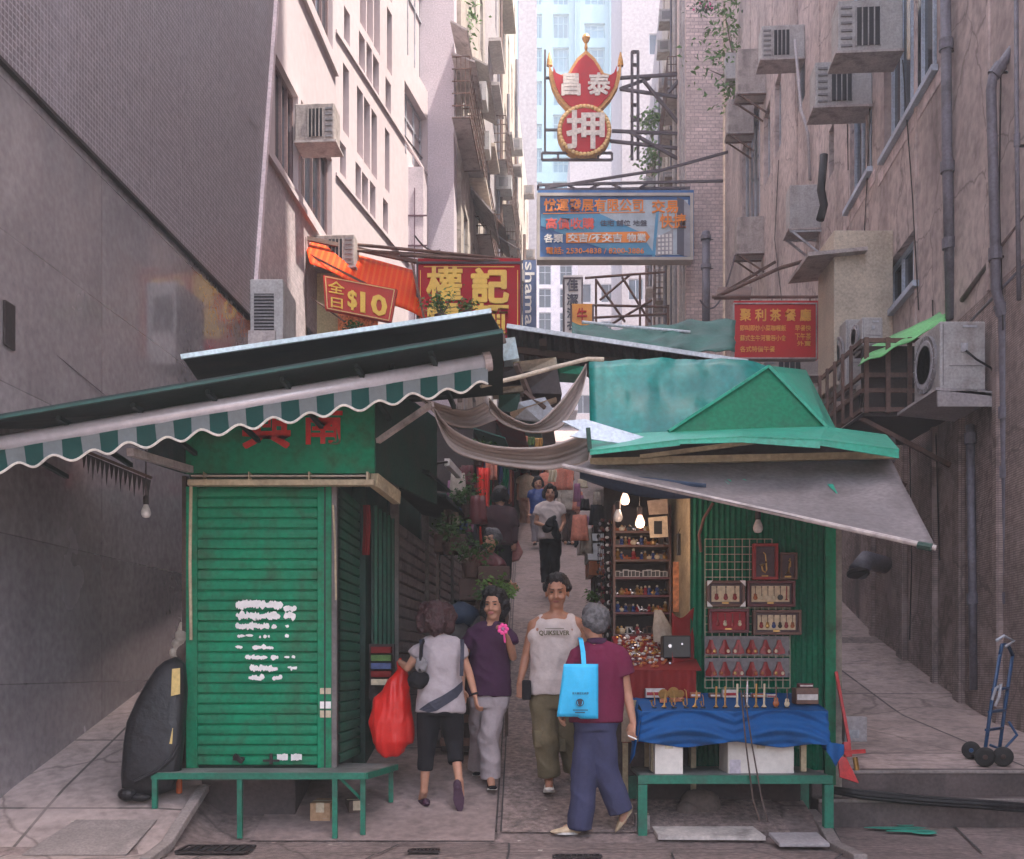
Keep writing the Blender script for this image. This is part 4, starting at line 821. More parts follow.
# fringe of plastic below left end
t = thing('plastic_fringe', 'ragged dark plastic fringe hanging below the left end of the awning', 'fringe', P(115, 470, 8)); mat('fringe_dark', (.03, .028, .03), .6)
q = MB(); n = 15
for i in range(n):
    a = P(82+i*4.6, 452+i*1.9, 8.1); c = P(82+(i+1)*4.6, 452+(i+1)*1.9, 8.1); q.quad(a, a+V((.012, 0, -.12-.03*(i % 3))), c+V((-.014, 0, -.08)), c)
q.build('fringe', MATS['fringe_dark'], t, solid=.006); q = MB(); q.bar(P(80, 449, 8.1), P(152, 478, 8.1), .02); q.build('rod', MATS['brown_post'], t)
def bulb(px, py, Y, lab, lit=0, top=None, s=1.0):
    t = thing('light_bulb', lab, 'light bulb', P(px, py, Y)); o = P(px, py, Y); h = (top or py-20)
    q = MB(); q.lathe([(.004, 0), (.022, .004), (.031, .02), (.033, .035), (.028, .055), (.017, .08), (.014, .09)], o, (0, 0, 1), 14); q.v = [o+(p-o)*1.15*s for p in q.v]; q.build('globe', MATS['bulb_lit' if lit else 'bulb_glass'], t, smooth=True)
    q = MB(); q.lathe([(.016, .1*s), (.022, .105*s), (.022, .16*s), (.012, .17*s)], o, (0, 0, 1), 10); q.build('socket', MATS['cast_iron'], t)
    q = MB(); q.tube([o+V((0, 0, .16)), P(px, h, Y)], .005, 6); q.build('cord', MATS['cast_iron'], t); 
    if lit:
        l = bpy.data.lights.new('bulb_glow', 'POINT'); l.energy = lit; l.color = (1, .68, .5); l.shadow_soft_size = .05; lo = bpy.data.objects.new('bulb_glow', l); C.objects.link(lo); lo.location = V((0, -.07, 0)); lo.parent = t
    return t
mat('bulb_glass', (.62, .6, .58), .15, bump=0, spec=.8); mat('bulb_lit', (1, .8, .6), .4, bump=0, emit=.55, ecol=(1, .55, .38))
bulb(146, 518, 8.3, 'unlit bare bulb dangling under the left end of the striped awning', top=450)
# ---------------------------------------------------------------- other shuttered stalls along the left of the lane
mat('lane_shutter', (.34, .29, .28), .5, metal=.3, var=.2, streak=.5, grime=.5)
gs = 'shuttered stalls lining the left of the lane'
labs = ['dark stall with a narrow green door panel right behind the front green stall', 'stall with ribbed grey roller shutter catching slanting light', 'third grey shuttered stall beside hanging potted plants', 'farthest dark stall on the left beside the red drapes']
Ys = [9.25, 10.3, 12.2, 14.4, 17.2]; aa = -1.86
for i in range(4):
    a_, b_ = Ys[i], Ys[i+1]-.04; x0, x1 = aa+.072*a_, aa+.072*b_; zg = gz(x0, a_); H = 2.65+zg*.45 if i else 3.0
    t = thing('shuttered_stall', labs[i], 'market stall', (x0, a_, zg), gs)
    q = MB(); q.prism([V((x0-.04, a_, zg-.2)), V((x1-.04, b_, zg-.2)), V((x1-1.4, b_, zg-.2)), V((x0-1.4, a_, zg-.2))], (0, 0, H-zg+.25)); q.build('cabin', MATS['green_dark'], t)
    if i:
        nn_ = 2 if i > 1 else 1
        for k in range(nn_):
            f0, f1 = k/nn_, (k+1)/nn_-.04; shutter((lerp(x0, x1, f0)+.01, lerp(a_, b_, f0), 0), (lerp(x0, x1, f1)+.01, lerp(a_, b_, f1), 0), zg+.35, H-.35, 'lane_shutter', t, .11, depth=.03)
        q = MB(); q.bb((x0-.02, a_-.03, zg-.1), (x0+.06, a_+.03, H)); q.build('post', MATS['shutter_grey'], t)
    else:
        q = MB(); q.prism([V((x0, a_+.08, zg+.3)), V((x1, b_, zg+.3)), V((x1, b_, H-.4)), V((x0, a_+.08, H-.4))], (.02, 0, 0)); q.build('door_panel', MATS['green_dark'], t)
        q = MB()
        for k in range(5): f = .1+k*.2; q.bar((lerp(x0, x1, f)+.03, lerp(a_, b_, f), zg+.3), (lerp(x0, x1, f)+.03, lerp(a_, b_, f), H-.4), .025)
        q.build('slat', MATS['stall_green_dull'], t)
    q = MB(); q.prism([V((x0, a_, H-.05)), V((x1, b_, H-.05)), V((x1+.55, b_, H-.15)), V((x0+.5, a_, H-.15))], (0, 0, .03)); q.build('eave', MATS['roof_under'], t)
# ---------------------------------------------------------------- right stall
mat('teal_sheet', (.004, .2, .17), .38, var=.4, scale=1.6, bump=.35, bscale=4, streak=.7, sscale=3, dirt=(.01, .1, .125), grime=.25, spec=.5)
mat('teal_light', (.02, .3, .2), .4, var=.15, grime=.15, spec=.5); mat('gable_green', (.002, .14, .07), .6, spec=.2, var=.12, grime=.15)
mat('corr_green', (.002, .13, .065), .6, spec=.2, var=.15, streak=.5, sscale=5, dirt=(.01, .07, .05), grime=.2)
mat('tarp_grey', (.18, .158, .162), .7, var=.22, scale=2, bump=.3, bscale=7, streak=.6, dirt=(.1, .08, .08), grime=.3); mat('wood_pale', (.4, .32, .2), .7, grime=.4); mat('navy_tarp', (.03, .05, .09), .6, var=.3)
rs = thing('souvenir_stall', 'green corrugated souvenir stall with a framed goods wall on the right', 'market stall', P(760, 780, 8.7))
Yb = 8.72; xa, xb = P(690, 0, Yb).x, P(833, 0, Yb).x; zt2 = P(0, 440, Yb).z
q = MB(); n = 52   # corrugated front panel
vs = []; 
for i in range(n+1):
    x = lerp(xa, xb, i/n); d = .009*(1 if (i//1) % 2 else -1); vs += [V((x, Yb+d, .35)), V((x, Yb+d, zt2))]
q.add(vs, [(2*i, 2*i+2, 2*i+3, 2*i+1) for i in range(n)]); q.build('goods_wall', MATS['corr_green'], rs)
q = MB(); q.bb((xb, Yb-.05, 0), (P(840, 0, Yb).x, Yb+1.9, zt2)); q.build('side_wall', mat('weather_board', (.27, .24, .2), .85, var=.3, streak=.7, grime=.5), rs)
q = MB(); q.bb((xb-.08, Yb-.07, .3), (xb+.002, Yb-.03, zt2)); q.build('corner_board', MATS['stall_green'], rs)
q = MB(); q.bb((xa, Yb+.03, .3), (xa+.05, Yb+1.85, zt2)); q.build('partition', MATS['wood_pale'], rs)
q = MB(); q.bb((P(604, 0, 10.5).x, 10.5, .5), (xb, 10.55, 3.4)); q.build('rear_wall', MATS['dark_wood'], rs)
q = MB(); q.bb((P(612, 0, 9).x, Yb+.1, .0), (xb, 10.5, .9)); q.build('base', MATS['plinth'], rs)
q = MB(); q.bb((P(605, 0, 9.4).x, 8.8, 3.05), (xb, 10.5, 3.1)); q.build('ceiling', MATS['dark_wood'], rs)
# pale wood end board with printed sheets
q = MB(); q.prism([P(691, 500, 8.73), P(671, 498, 9.9), P(671, 640, 9.9), P(691, 650, 8.73)], (.01, 0, 0)); q.build('end_board', mat('board_beige', (.42, .31, .22), .8, var=.25, grime=.4), rs)
# roofs
rr_ = thing('teal_roof', 'teal painted sheet metal roof with a triangular gable over the souvenir stall', 'roof', P(750, 440, 8.5))
q = MB()
def fn(u, v):
    a = P(590, 440, 8.9).lerp(P(832, 432, 8.9), u); c = P(589, 362, 9.2).lerp(P(806, 371, 9.2), u); p = a.lerp(c, v); p.z += .06*math.sin(u*math.pi)*(v)+.015*mn.noise(V((u*6, v*3, 0))); p.y += .11*mn.noise(V((u*5, v*1.6, 5)))+.05*mn.noise(V((u*14, v*3, 8))); return p
q.grid(fn, 30, 10); q.build('back_sheet', MATS['teal_sheet'], rr_, solid=.012, smooth=True)
q = MB(); a, c, d_ = P(668, 434, 8.05), P(768, 369, 8.3), P(827, 431, 8.1); q.slab([a, d_, c], .015); q.build('gable', MATS['gable_green'], rr_)
q = MB(); q.slab([c+V((.0, -.02, .01)), d_+V((.0, -.02, .01)), P(834, 428, 9.0), P(805, 371, 9.2)], .012); q.build('gable_cheek', MATS['teal_light'], rr_); q = MB(); q.slab([a+V((0, .0, .0)), c+V((0, .0, .0)), P(768, 370, 9.15), P(668, 434, 8.9)], -.012); q.build('gable_cheek', MATS['teal_sheet'], rr_)
q = MB(); q.bar(a+V((0, -.03, .015)), c+V((0, -.03, .015)), .02); q.bar(c+V((0, -.03, .015)), d_+V((0, -.03, .015)), .02); q.build('verge', MATS['teal_light'], rr_)
q = MB()
E_ = [(590, 452, 7.75), (680, 441, 7.6), (742, 438, 7.55), (820, 441, 7.55), (899, 451, 7.6)]; G_ = [(592, 437, 8.7), (668, 433, 8.1), (742, 430, 8.1), (826, 428, 8.1), (886, 436, 8.6)]
for i in range(4):
    q.slab([P(*E_[i]), P(*E_[i+1]), P(*G_[i+1]), P(*G_[i])], .012)
q.build('eave_sheet', MATS['teal_light'], rr_)
q = MB()
for i in range(4): a = P(*E_[i]); c = P(*E_[i+1]); q.prism([a, c, c-V((0, 0, .03 if i < 2 else .05)), a-V((0, 0, .02 if i < 2 else .03))], (0, .012, 0))
q.build('eave_lip', MATS['teal_light'], rr_)
q = MB(); q.bar(P(590, 462, 8.0), P(895, 455, 8.0), .05, .05); q.bar(P(640, 457, 7.9), P(760, 441, 7.8), .03); q.build('eave_beam', MATS['wood_pale'], rr_)
q = MB(); q.bb(P(592, 462, 8.35), P(892, 440, 8.42)); q.build('fascia', MATS['dark_wood'], rr_)
# roof behind, long dark sheet with pale edge
br = thing('corrugated_roof', 'long rusted corrugated roof spanning the lane behind the stalls', 'roof', P(600, 350, 10.5)); mat('rust_sheet', (.13, .11, .11), .6, var=.35, streak=.5, grime=.5)
q = MB(); n = 60
A1, B1, A2, B2 = P(507, 327, 10.6), P(748, 363, 10.2), P(509, 372, 12.6), P(752, 386, 12.4)
vs = []
for i in range(n+1): d = V((0, 0, .018*(1 if i % 2 else -1))); vs += [A1.lerp(B1, i/n)+d, A2.lerp(B2, i/n)+d]
q.add(vs, [(2*i, 2*i+2, 2*i+3, 2*i+1) for i in range(n)]); q.build('sheet', MATS['rust_sheet'], br, solid=.008)
q = MB(); q.bar(P(507, 326, 10.58), P(748, 362, 10.18), .03, .04); q.build('edge', MATS['roof_edge'], br)
q = MB(); q.bar(P(543, 336, 10.7)-V((0, 0, .06)), P(545, 372, 12.4), .07); q.bar(P(515, 350, 11), P(700, 372, 10.9), .06); q.build('rafter', MATS['brown_post'], br)
# green net tarps behind
t = thing('green_tarpaulin', 'crumpled dark green tarpaulin on the roofs behind the teal gable', 'tarpaulin', P(650, 345, 13)); mat('net_green', (.035, .12, .1), .7, var=.35, bump=.4, bscale=6)
q = MB()
def fn(u, v):
    p = P(lerp(572, 735, u), lerp(352, 322+6*math.sin(u*5)+10*max(0, u-.5), v), 12.5+1.5*v); p.z += .07*mn.noise(V((u*9, v*4, 1))); p.y += .12*mn.noise(V((u*7, v*5, 9))); return p
q.grid(fn, 34, 10); q.build('sheet', MATS['net_green'], t, smooth=True, solid=.01)
q = MB(); q.tube([P(582, 322, 13.4), P(620, 326, 13.5), P(690, 332, 13.6)], .02); q.build('pole', MATS['roof_edge'], t)
# boards and ducts over the lane
mat('duct_beige', (.5, .42, .33), .6, grime=.3); mat('sheet_black', (.05, .042, .045), .6, var=.3)
t = thing('lane_canopy_frame', 'jumble of beige boards and dark boxes bridging the lane between the two roofs', 'canopy frame', P(540, 390, 9.5))
for nm, pts, ex, m in [('board', [(513, 362), (556, 357), (558, 368), (520, 374)], .3, 'duct_beige'), ('box_panel', [(487, 368), (520, 366), (521, 378), (487, 380)], .3, 'sheet_black'), ('box_panel', [(520, 372), (557, 368), (562, 394), (524, 393)], .5, 'sheet_black'), ('board', [(492, 388), (524, 385), (524, 391), (493, 394)], .2, 'duct_beige'),
        ('green_panel', [(499, 395), (520, 393), (519, 413), (498, 410)], .2, 'green_dark'), ('board', [(510, 412), (556, 397), (557, 400), (512, 417)], .1, 'duct_beige'), ('glass_slat', [(519, 402), (545, 397), (553, 409), (540, 421), (515, 418)], .05, 'frame_blue'), ('box_panel', [(490, 340), (515, 337), (519, 358), (503, 361)], .3, 'edge_pale'), ('board', [(480, 336), (498, 332), (504, 362), (490, 366)], .15, 'brown_post'), ('green_panel', [(558, 366), (584, 366), (580, 374), (560, 373)], .3, 'teal_light')]:
    q = MB(); q.prism([P(px, py, 9.3+.05*i_) for i_, (px, py) in enumerate(pts)], (0, ex, 0)); q.build(nm, MATS[m], t)
q = MB(); q.bar(P(516, 364, 9.2), P(530, 396, 9.4), .04); q.bar(P(524, 392, 9.3), P(545, 408, 9.4), .03); q.build('strut', MATS['brown_post'], t)
q = MB(); q.tube([P(481, 386, 8.6), P(520, 377, 8.8), P(556, 367, 8.9), P(588, 359, 9), P(604, 359.5, 9)], .018, 8); q.build('rod', MATS['duct_beige'], t)
# hanging cloth swags
mat('swag_grey', (.28, .23, .21), .9, var=.12, bump=.3, bscale=14)
def swag(top, bot, Y0, Y1, lab, nm='cloth_swag', folds=5):
    t_ = thing(nm, lab, 'cloth', P(*top[len(top)//2], Y0), 'cloth swags slung across the lane'); q = MB(); n = len(top)-1
    def cr(pts, u):
        x = u*n; i = min(int(x), n-1); f = x-i; p0, p1, p2, p3 = pts[max(i-1, 0)], pts[i], pts[i+1], pts[min(i+2, n)]
        return tuple(.5*((2*p1[k])+(-p0[k]+p2[k])*f+(2*p0[k]-5*p1[k]+4*p2[k]-p3[k])*f*f+(-p0[k]+3*p1[k]-3*p2[k]+p3[k])*f**3) for k in (0, 1))
    def fn(u, v):
        a, c = cr(top, u), cr(bot, u); Y = lerp(Y0, Y1, u)+.16*math.sin(v*math.pi)-.12+.03*math.sin(v*folds*6.28+u*3); return P(lerp(a[0], c[0], v), lerp(a[1], c[1], v), Y)
    q.grid(fn, 40, 14); q.build('sheet', MATS['swag_grey'], t_, smooth=True, solid=.008); return t_
swag([(430, 402), (452, 429), (490, 445), (540, 447), (575, 437), (592, 425)], [(431, 404), (450, 447), (485, 462), (540, 470), (570, 466), (588, 460)], 7.7, 8.5, 'lower grey cloth swag sagging from the awning arm to the blue sheet')
swag([(489, 398), (505, 414), (533, 424), (556, 406), (575, 382), (586, 364)], [(490, 412), (505, 425), (533, 433), (560, 428), (578, 402), (587, 372)], 8.3, 8.9, 'upper grey cloth swag hanging from the rod beneath the lane boards')
swag([(420, 398), (440, 404), (465, 410), (485, 402)], [(424, 402), (445, 422), (470, 428), (497, 419)], 8.4, 8.8, 'small brown shaded cloth fold behind the awning end')
# pale blue sheets at teal roof corner
t = thing('blue_sheet', 'torn pale blue plastic sheet jutting from the corner of the teal roof', 'sheet', P(600, 430, 8)); q = MB(); q.slab([P(562, 421, 7.9), P(585, 419, 7.95), P(648, 438, 8.0), P(640, 446, 7.9), P(570, 436, 7.85), P(580, 430, 7.9)], .008); q.build('sheet', mat('sheet_blue', (.5, .58, .66), .5, var=.1), t)
q = MB(); q.bar(P(588, 428, 7.83), P(590, 452, 7.83), .03); q.build('clip', MATS['green_dark'], t)
# grey front awning
ga = thing('grey_awning', 'faded grey tarpaulin awning stretched down in front of the souvenir stall', 'awning', P(760, 500, 7.6)); q = MB()
def fn(u, v):
    a = P(600, 461, 8.15).lerp(P(890, 458, 8.15), u); c = P(566, 466.5, 7.75).lerp(P(936, 548, 6.55), u); p = a.lerp(c, v); s = math.sin(math.pi*v)*math.sin(math.pi*u); p.z -= .05*s; p.z += .035*mn.noise(V((u*9+v*2, v*3, 3)))*math.sin(math.pi*v)+.012*math.sin(u*40+v*5)*(1-v)*math.sin(math.pi*v); return p
q.grid(fn, 60, 16); q.build('tarpaulin', MATS['tarp_grey'], ga, smooth=True, solid=.006)
q = MB(); q.tube([P(563, 466, 7.75), P(700, 496, 7.3), P(936, 548, 6.55)], .017); q.build('front_rod', MATS['canopy_metal'], ga)
q = MB(); q.tube([P(918, 545, 6.6), P(932, 547.5, 6.55)], .024); q.build('rod_wrap', MATS['green_dark'], ga)
for pts in ([(722, 478), (728, 484), (732, 484), (731, 480)], [(740, 479), (748, 484), (751, 485), (745, 479)], [(827, 484), (836, 493), (838, 494), (833, 484)]):
    q = MB(); 
    k = [P(px, py, 7.4) for px, py in pts]
    # put the patch just under the cloth
    bb_ = []
    for px, py in pts:
        best = None
        for i in range(61):
            for j in range(25):
                p = fn(i/60, j/24); qx = CX+p.x*F/p.y; qy = HY-(p.z-ZC)*F/p.y; d = (qx-px)**2+(qy-py)**2
                if best is None or d < best[0]: best = (d, p)
        bb_.append(P(px, py, best[1].y-.012))
    q.quad(*bb_); q.build('paint_mark', MATS['teal_light'], ga)
q = MB(); q.grid(lambda u, v: P(lerp(580, 706, u), lerp(470+u*14, 478+math.sin(u*math.pi)*9+u*19, v), 7.9-.3*u+.1*v), 20, 4); tag(q.build('navy_tarpaulin', MATS['navy_tarp'], smooth=True, solid=.008), 'dark navy tarpaulin strip under the left half of the grey awning', 'tarpaulin')
# green bench under the goods table
bt = thing('green_bench', 'green frame bench carrying white boxes beneath the blue cloth', 'bench', P(735, 830, 8)); zt_ = .455
x0, x1 = P(638, 0, 7.9).x, P(832, 0, 7.9).x
q = MB(); q.bb((x0+.02, 7.92, zt_-.03), (x1-.02, 8.6, zt_-.005)); q.build('top', MATS['bench_top'], bt)
q = MB(); q.bar((x0, 7.9, zt_-.035), (x1, 7.9, zt_-.035), .04, .06); q.build('rim', MATS['green_frame'], bt)
for x, Y in ((x0+.03, 7.9), (x1-.03, 7.9), (x0+.03, 8.55), (x1-.03, 8.55)): q = MB(); q.bar((x, Y, 0), (x, Y, zt_-.07), .065); q.build('leg', MATS['green_frame'], bt)
q = MB(); q.bb((x0+.07, 8.5, .02), (x1-.07, 8.54, zt_-.04)); q.build('back_panel', MATS['dark_wood'], bt)
cbox('white_box', 'narrow white box on the bench under the left side of the blue cloth', 655, 739, 683, 775, 8.0, .35, 'box_white') if mat('box_white', (.62, .57, .52), .7, grime=.15) else 0
t = cbox('white_box', 'wide white box with a small printed label on the right of the bench', 728, 739, 794, 776, 8.05, .35, 'box_white')
o = V(t.location); q = MB(); q.bb(o+V((-.23, -.179, .02)), o+V((-.15, -.1765, .12))); q.build('label_print', mat('label_blue', (.5, .45, .5), .6), t)
q = MB(); q.bb(o+V((.19, -.18, .25)), o+V((.24, -.1765, .265))); q.build('handle_slot', MATS['black_void'], t)
# slabs on the ground in front
q = MB(); q.slab([V((1.03, 7.75, .01)), V((1.78, 7.72, .01)), V((1.75, 8.0, .04)), V((1.02, 8.0, .04))], .03); tag(q.build('white_board', mat('board_dirty', (.5, .45, .42), .7, grime=.5)), 'dirty white board lying under the right green bench', 'board')
q = MB(); q.slab([V((1.8, 7.4, .015)), V((2.14, 7.4, .015)), V((2.13, 7.68, .05)), V((1.79, 7.68, .05))], .025); tag(q.build('metal_plate', MATS['shelf_grey'], bevel=.005), 'grey metal plate on the ground at the stall corner', 'plate')
cbox('concrete_block', 'pale concrete block beside the left leg of the right bench', 636, 815, 650, 832, 7.95, .15, 'kerb_stone', 'block')
t = thing('cord_pair', 'pair of cords hanging from the goods rack down to the ground plate', 'cord', P(745, 790, 7.9)); q = MB(); q.tube([P(741, 690, 7.88), P(746, 745, 7.86), P(753, 800, 7.84), P(760, 822, 7.8)], .006, 6); q.tube([P(744, 690, 7.88), P(752, 745, 7.86), P(762, 800, 7.84), P(768, 822, 7.8)], .006, 6); q.build('cord', MATS['brown_post'], t)
q = MB(); q.ell(P(700, 805, 8.35), (.16, .1, .12)); q.ell(P(688, 812, 8.3), (.1, .08, .09)); q.v = [p+V((0, 0, 1))*.03*mn.noise(p*9) for p in q.v]; tag(q.build('dark_bundle', mat('bundle_brown', (.12, .09, .08), .9), smooth=True), 'dim brown bundle stored under the right green bench', 'bundle')
# ---------------------------------------------------------------- signs
mat('sign_red', (.44, .004, .014), .5, spec=.2, var=.1, bump=.03, grime=.1, dirt=(.2, .02, .02)); mat('sign_yellow', (.85, .55, .08), .45, var=.08); mat('gold_trim', (.55, .27, .06), .5, var=.35, scale=18, bump=.4, bscale=30); mat('silver_letter', (.62, .56, .5), .4, var=.25, scale=12)
mat('neon_white', (.8, .78, .75), .4)
ps = thing('pawnshop_sign', 'red bat-and-coin pawnshop sign with gold border on a steel truss high over the lane', 'sign', P(583, 155, 36)); Yp = 36.0
up_ = [(549, 64), (552, 71), (560, 75), (568, 73), (572, 66), (577, 58), (586, 50), (595, 58), (600, 66), (604, 73), (612, 75), (618, 71), (621, 63), (621, 74), (618, 86), (611, 98), (603, 107), (598, 111), (572, 111), (566, 107), (558, 98), (552, 86), (549, 74)]
def outl(pts, s, cx, cy): return [(cx+(x-cx)*s, cy+(y-cy)*s) for x, y in pts]
q = MB(); q.prism([P(x, y, Yp) for x, y in up_], (0, .3, 0)); q.build('border', MATS['gold_trim'], ps)
q = MB(); q.prism([P(x, y, Yp-.04) for x, y in outl(up_, .88, 585.5, 84)], (0, .038, 0)); q.build('shield_panel', MATS['sign_red'], ps)
cx_, cy_ = 584.5, 130; cir = lambda r: [(cx_+r*math.cos(a*math.pi/20), cy_+r*.97*math.sin(a*math.pi/20)) for a in range(40)]
q = MB(); q.prism([P(x, y, Yp-.08) for x, y in cir(27)], (0, .38, 0)); q.build('coin_border', MATS['gold_trim'], ps)
q = MB(); q.prism([P(x, y, Yp-.12) for x, y in cir(22.5)], (0, .038, 0)); q.build('coin_panel', MATS['sign_red'], ps)
q = MB()
for pts, n in ((up_, 1),):
    pass
for i in range(40):
    a = i*math.pi/20; q.ell(P(cx_+24.8*math.cos(a), cy_+24*math.sin(a), Yp-.1), (.07, .05, .07), n=6, m=4)
q.build('coin_beading', mat('gold_bright', (.75, .5, .2), .4), ps)
def tx(s, x0, y0, x1, y1, Y, m, par, w=.04, ex=.012, name='lettering'): a = P(x0, y1, Y); return text(s, a, V((P(x1, 0, Y).x-a.x, 0, 0)), V((0, 0, P(0, y0, Y).z-a.z)), MATS[m], par, weight=(w if len(s) == 1 and abs(x1-x0) > 14 else min(w*.55, .028)), ex=ex, name=name)
tx('昌', 562, 74, 580, 95, Yp-.06, 'silver_letter', ps, .05); tx('泰', 588, 73, 610, 95, Yp-.06, 'silver_letter', ps); tx('押', 567, 111, 604, 148, Yp-.14, 'silver_letter', ps)
q = MB(); q.lathe([(.02, 0), (.06, .1), (.04, .25), (.1, .32), (.14, .42), (.1, .52), (.02, .56)], P(586, 51, Yp+.1), (0, 0, 1), 10); q.build('finial', MATS['gold_trim'], ps)
for px in (549.5, 620.5): q = MB(); q.lathe([(.1, 0), (.08, .2), (.02, .45)], P(px, 66, Yp+.1), (0, 0, 1), 8); q.build('horn', MATS['gold_trim'], ps)
mat('truss_steel', (.09, .07, .08), .6, var=.3)
q = MB()
for a, c in [((545, 50), (545, 152)), ((545, 78), (552, 78)), ((545, 130), (560, 130)), ((542, 153), (612, 153)), ((542, 160), (612, 160)), ((542, 153), (542, 160)), ((612, 153), (612, 160)), ((558, 153), (558, 160)), ((584, 153), (584, 160)), ((598, 153), (598, 160))]: q.bar(P(*a, Yp+.15), P(*c, Yp+.15), .07)
for a, c in [((620, 78), (684, 74)), ((620, 89), (684, 98)), ((612, 131), (684, 134)), ((610, 141), (684, 149)), ((684, 70), (684, 150)), ((643, 80), (684, 130)), ((620, 89), (650, 78)), ((630, 132), (680, 160)), ((684, 75), (668, 93)), ((632, 78), (632, 160)), ((638, 52), (638, 160)), ((632, 52), (632, 160)), ((632, 52), (638, 52)), ((632, 65), (638, 65)), ((632, 105), (638, 105)), ((632, 120), (638, 120))]: q.bar(P(*a, Yp+.15), P(*c, Yp+.4), .09)
q.build('truss', MATS['truss_steel'], ps)
# blue billboard
bb = thing('property_billboard', 'blue and white property billboard with orange lettering hung across the lane', 'billboard', P(615, 260, 33.5)); Y = 33.5
q = MB(); q.bb(P(538, 259, Y), P(692, 195, Y+.35)); q.build('cabinet', mat('billboard_blue', (.03, .12, .33), .4, var=.3, scale=.5), bb)
fr = mat('sign_frame', (.42, .38, .34), .5, metal=.3)
q = MB(); a, c = P(537, 260.5, Y), P(693, 193.5, Y)
for x0, z0, x1, z1 in ((a.x, a.z, c.x, a.z+.09), (a.x, c.z-.09, c.x, c.z), (a.x, a.z+.09, a.x+.09, c.z-.09), (c.x-.09, a.z+.09, c.x, c.z-.09)): q.bb((x0, Y-.06, z0), (x1, Y+.4, z1))
q.build('frame', fr, bb)
mat('bb_pale', (.42, .5, .56), .5); mat('bb_sky', (.08, .3, .5), .5, var=.3, scale=.6); mat('bb_orange', (.8, .25, .03), .5); mat('bb_red', (.75, .12, .09), .5); mat('bb_grey', (.3, .3, .33), .5); mat('bb_dark', (.08, .08, .11), .5)
def flat(pts, dy, m, nm, par=bb, Y=Y, t=.01): q = MB(); q.prism([P(x, y, Y-dy) for x, y in pts], (0, -t, 0)); return q.build(nm, MATS[m], par)
flat([(595, 200), (688, 200), (688, 255), (655, 255), (640, 232), (600, 214)], .002, 'bb_pale', 'pale_field'); flat([(541, 214), (600, 214), (640, 232), (655, 255), (620, 255), (541, 226)], .002, 'bb_sky', 'sky_field')
flat([(677, 197), (684, 200), (684, 256), (677, 254)], .014, 'bb_dark', 'tower_print'); flat([(684, 200), (690, 206), (690, 257), (684, 256)], .016, 'bb_grey', 'tower_side_print')
flat([(656, 238), (673, 229), (673, 254), (656, 256)], .014, 'bb_grey', 'building_print'); q = MB()
for i in range(5):
    for j in range(4): q.bb(P(658+j*3.8, 254-i*4.2, Y-.03), P(660.4+j*3.8, 251.8-i*4.2-j*.4, Y-.026))
q.build('window_print', MATS['white_paint'], bb)
flat([(656, 212), (659, 211), (655, 257), (652, 257)], .014, 'bb_sky', 'streak_print')
tx('悅運發展有限公司', 544, 199, 643, 211.5, Y-.02, 'bb_orange', bb, .05); tx('交易', 652, 200, 678, 213, Y-.03, 'bb_orange', bb, .05); tx('快捷', 660, 214, 686, 228, Y-.05, 'bb_orange', bb, .04)
flat([(543, 213.2), (645, 211.8), (645, 212.6), (543, 214)], .014, 'bb_orange', 'rule_line')
tx('高價收購', 546, 218, 594, 229, Y-.02, 'bb_red', bb, .05); tx('住宅 舖位 地盤', 600, 220, 647, 226, Y-.02, 'bb_dark', bb, .03)
tx('各類', 544, 234, 563, 242.5, Y-.02, 'neon_white', bb, .04); flat([(566, 233), (646, 231.5), (650, 237), (646, 242.5), (566, 243)], .014, 'bb_orange', 'orange_pill'); tx('交吉/不交吉', 568, 233.5, 622, 242, Y-.03, 'neon_white', bb, .04); tx('物業', 627, 233.5, 646, 241.5, Y-.03, 'neon_white', bb, .04)
tx('電話: 2530-4838 / 8200-3886', 546, 247, 644, 254, Y-.02, 'bb_orange', bb, .03)
q = MB(); 
for a, c in [((538, 185), (723, 181)), ((538, 190), (690, 188)), ((538, 185), (538, 190)), ((550, 190), (552, 195)), ((680, 188), (680, 195)), ((545, 190), (560, 185)), ((575, 189), (568, 185)), ((590, 189), (600, 184)), ((620, 188), (612, 184)), ((640, 188), (648, 183)), ((655, 172), (728, 152)), ((545, 188), (660, 170))]: q.bar(P(*a, Y+.2), P(*c, Y+.3), .07)
q.build('truss', MATS['truss_steel'], bb)
# noodle sign (left), attached by poles to the left wall
ns = thing('noodle_shop_sign', 'red shop sign with bold yellow characters hung from poles on the left', 'sign', P(469, 330, 17.6)); Y = 17.6
q = MB(); q.bb(P(418, 350, Y), P(520, 264, Y+.25)); q.build('panel', MATS['sign_red'], ns)
q = MB(); a, c = P(416.5, 352, Y), P(522, 262, Y)
for x0, z0, x1, z1 in ((a.x, c.z-.035, c.x, c.z), (a.x, a.z, a.x+.03, c.z-.035), (c.x-.03, a.z, c.x, c.z-.035), (a.x+.03, a.z, c.x-.03, a.z+.03)): q.bb((x0, Y-.03, z0), (x1, Y+.28, z1))
q.build('frame', MATS['truss_steel'], ns)
q = MB(); a, c = P(420, 350, Y), P(518, 266, Y)
for x0, z0, x1, z1 in ((a.x+.06, c.z-.02, c.x-.06, c.z-.008), (a.x, a.z, a.x+.012, c.z-.07), (c.x-.012, a.z, c.x, c.z-.07)): q.bb((x0, Y-.012, z0), (x1, Y-.002, z1))
q.build('inner_border', MATS['sign_yellow'], ns)
tx('權', 427, 267, 462, 301, Y-.02, 'sign_yellow', ns, .036, .015); tx('記', 472, 269, 508, 303, Y-.02, 'sign_yellow', ns, .055, .015); tx('雲', 427, 304, 460, 334, Y-.02, 'sign_yellow', ns, .036, .015); tx('麵', 472, 304, 508, 334, Y-.02, 'sign_yellow', ns, .036, .015)
q = MB()
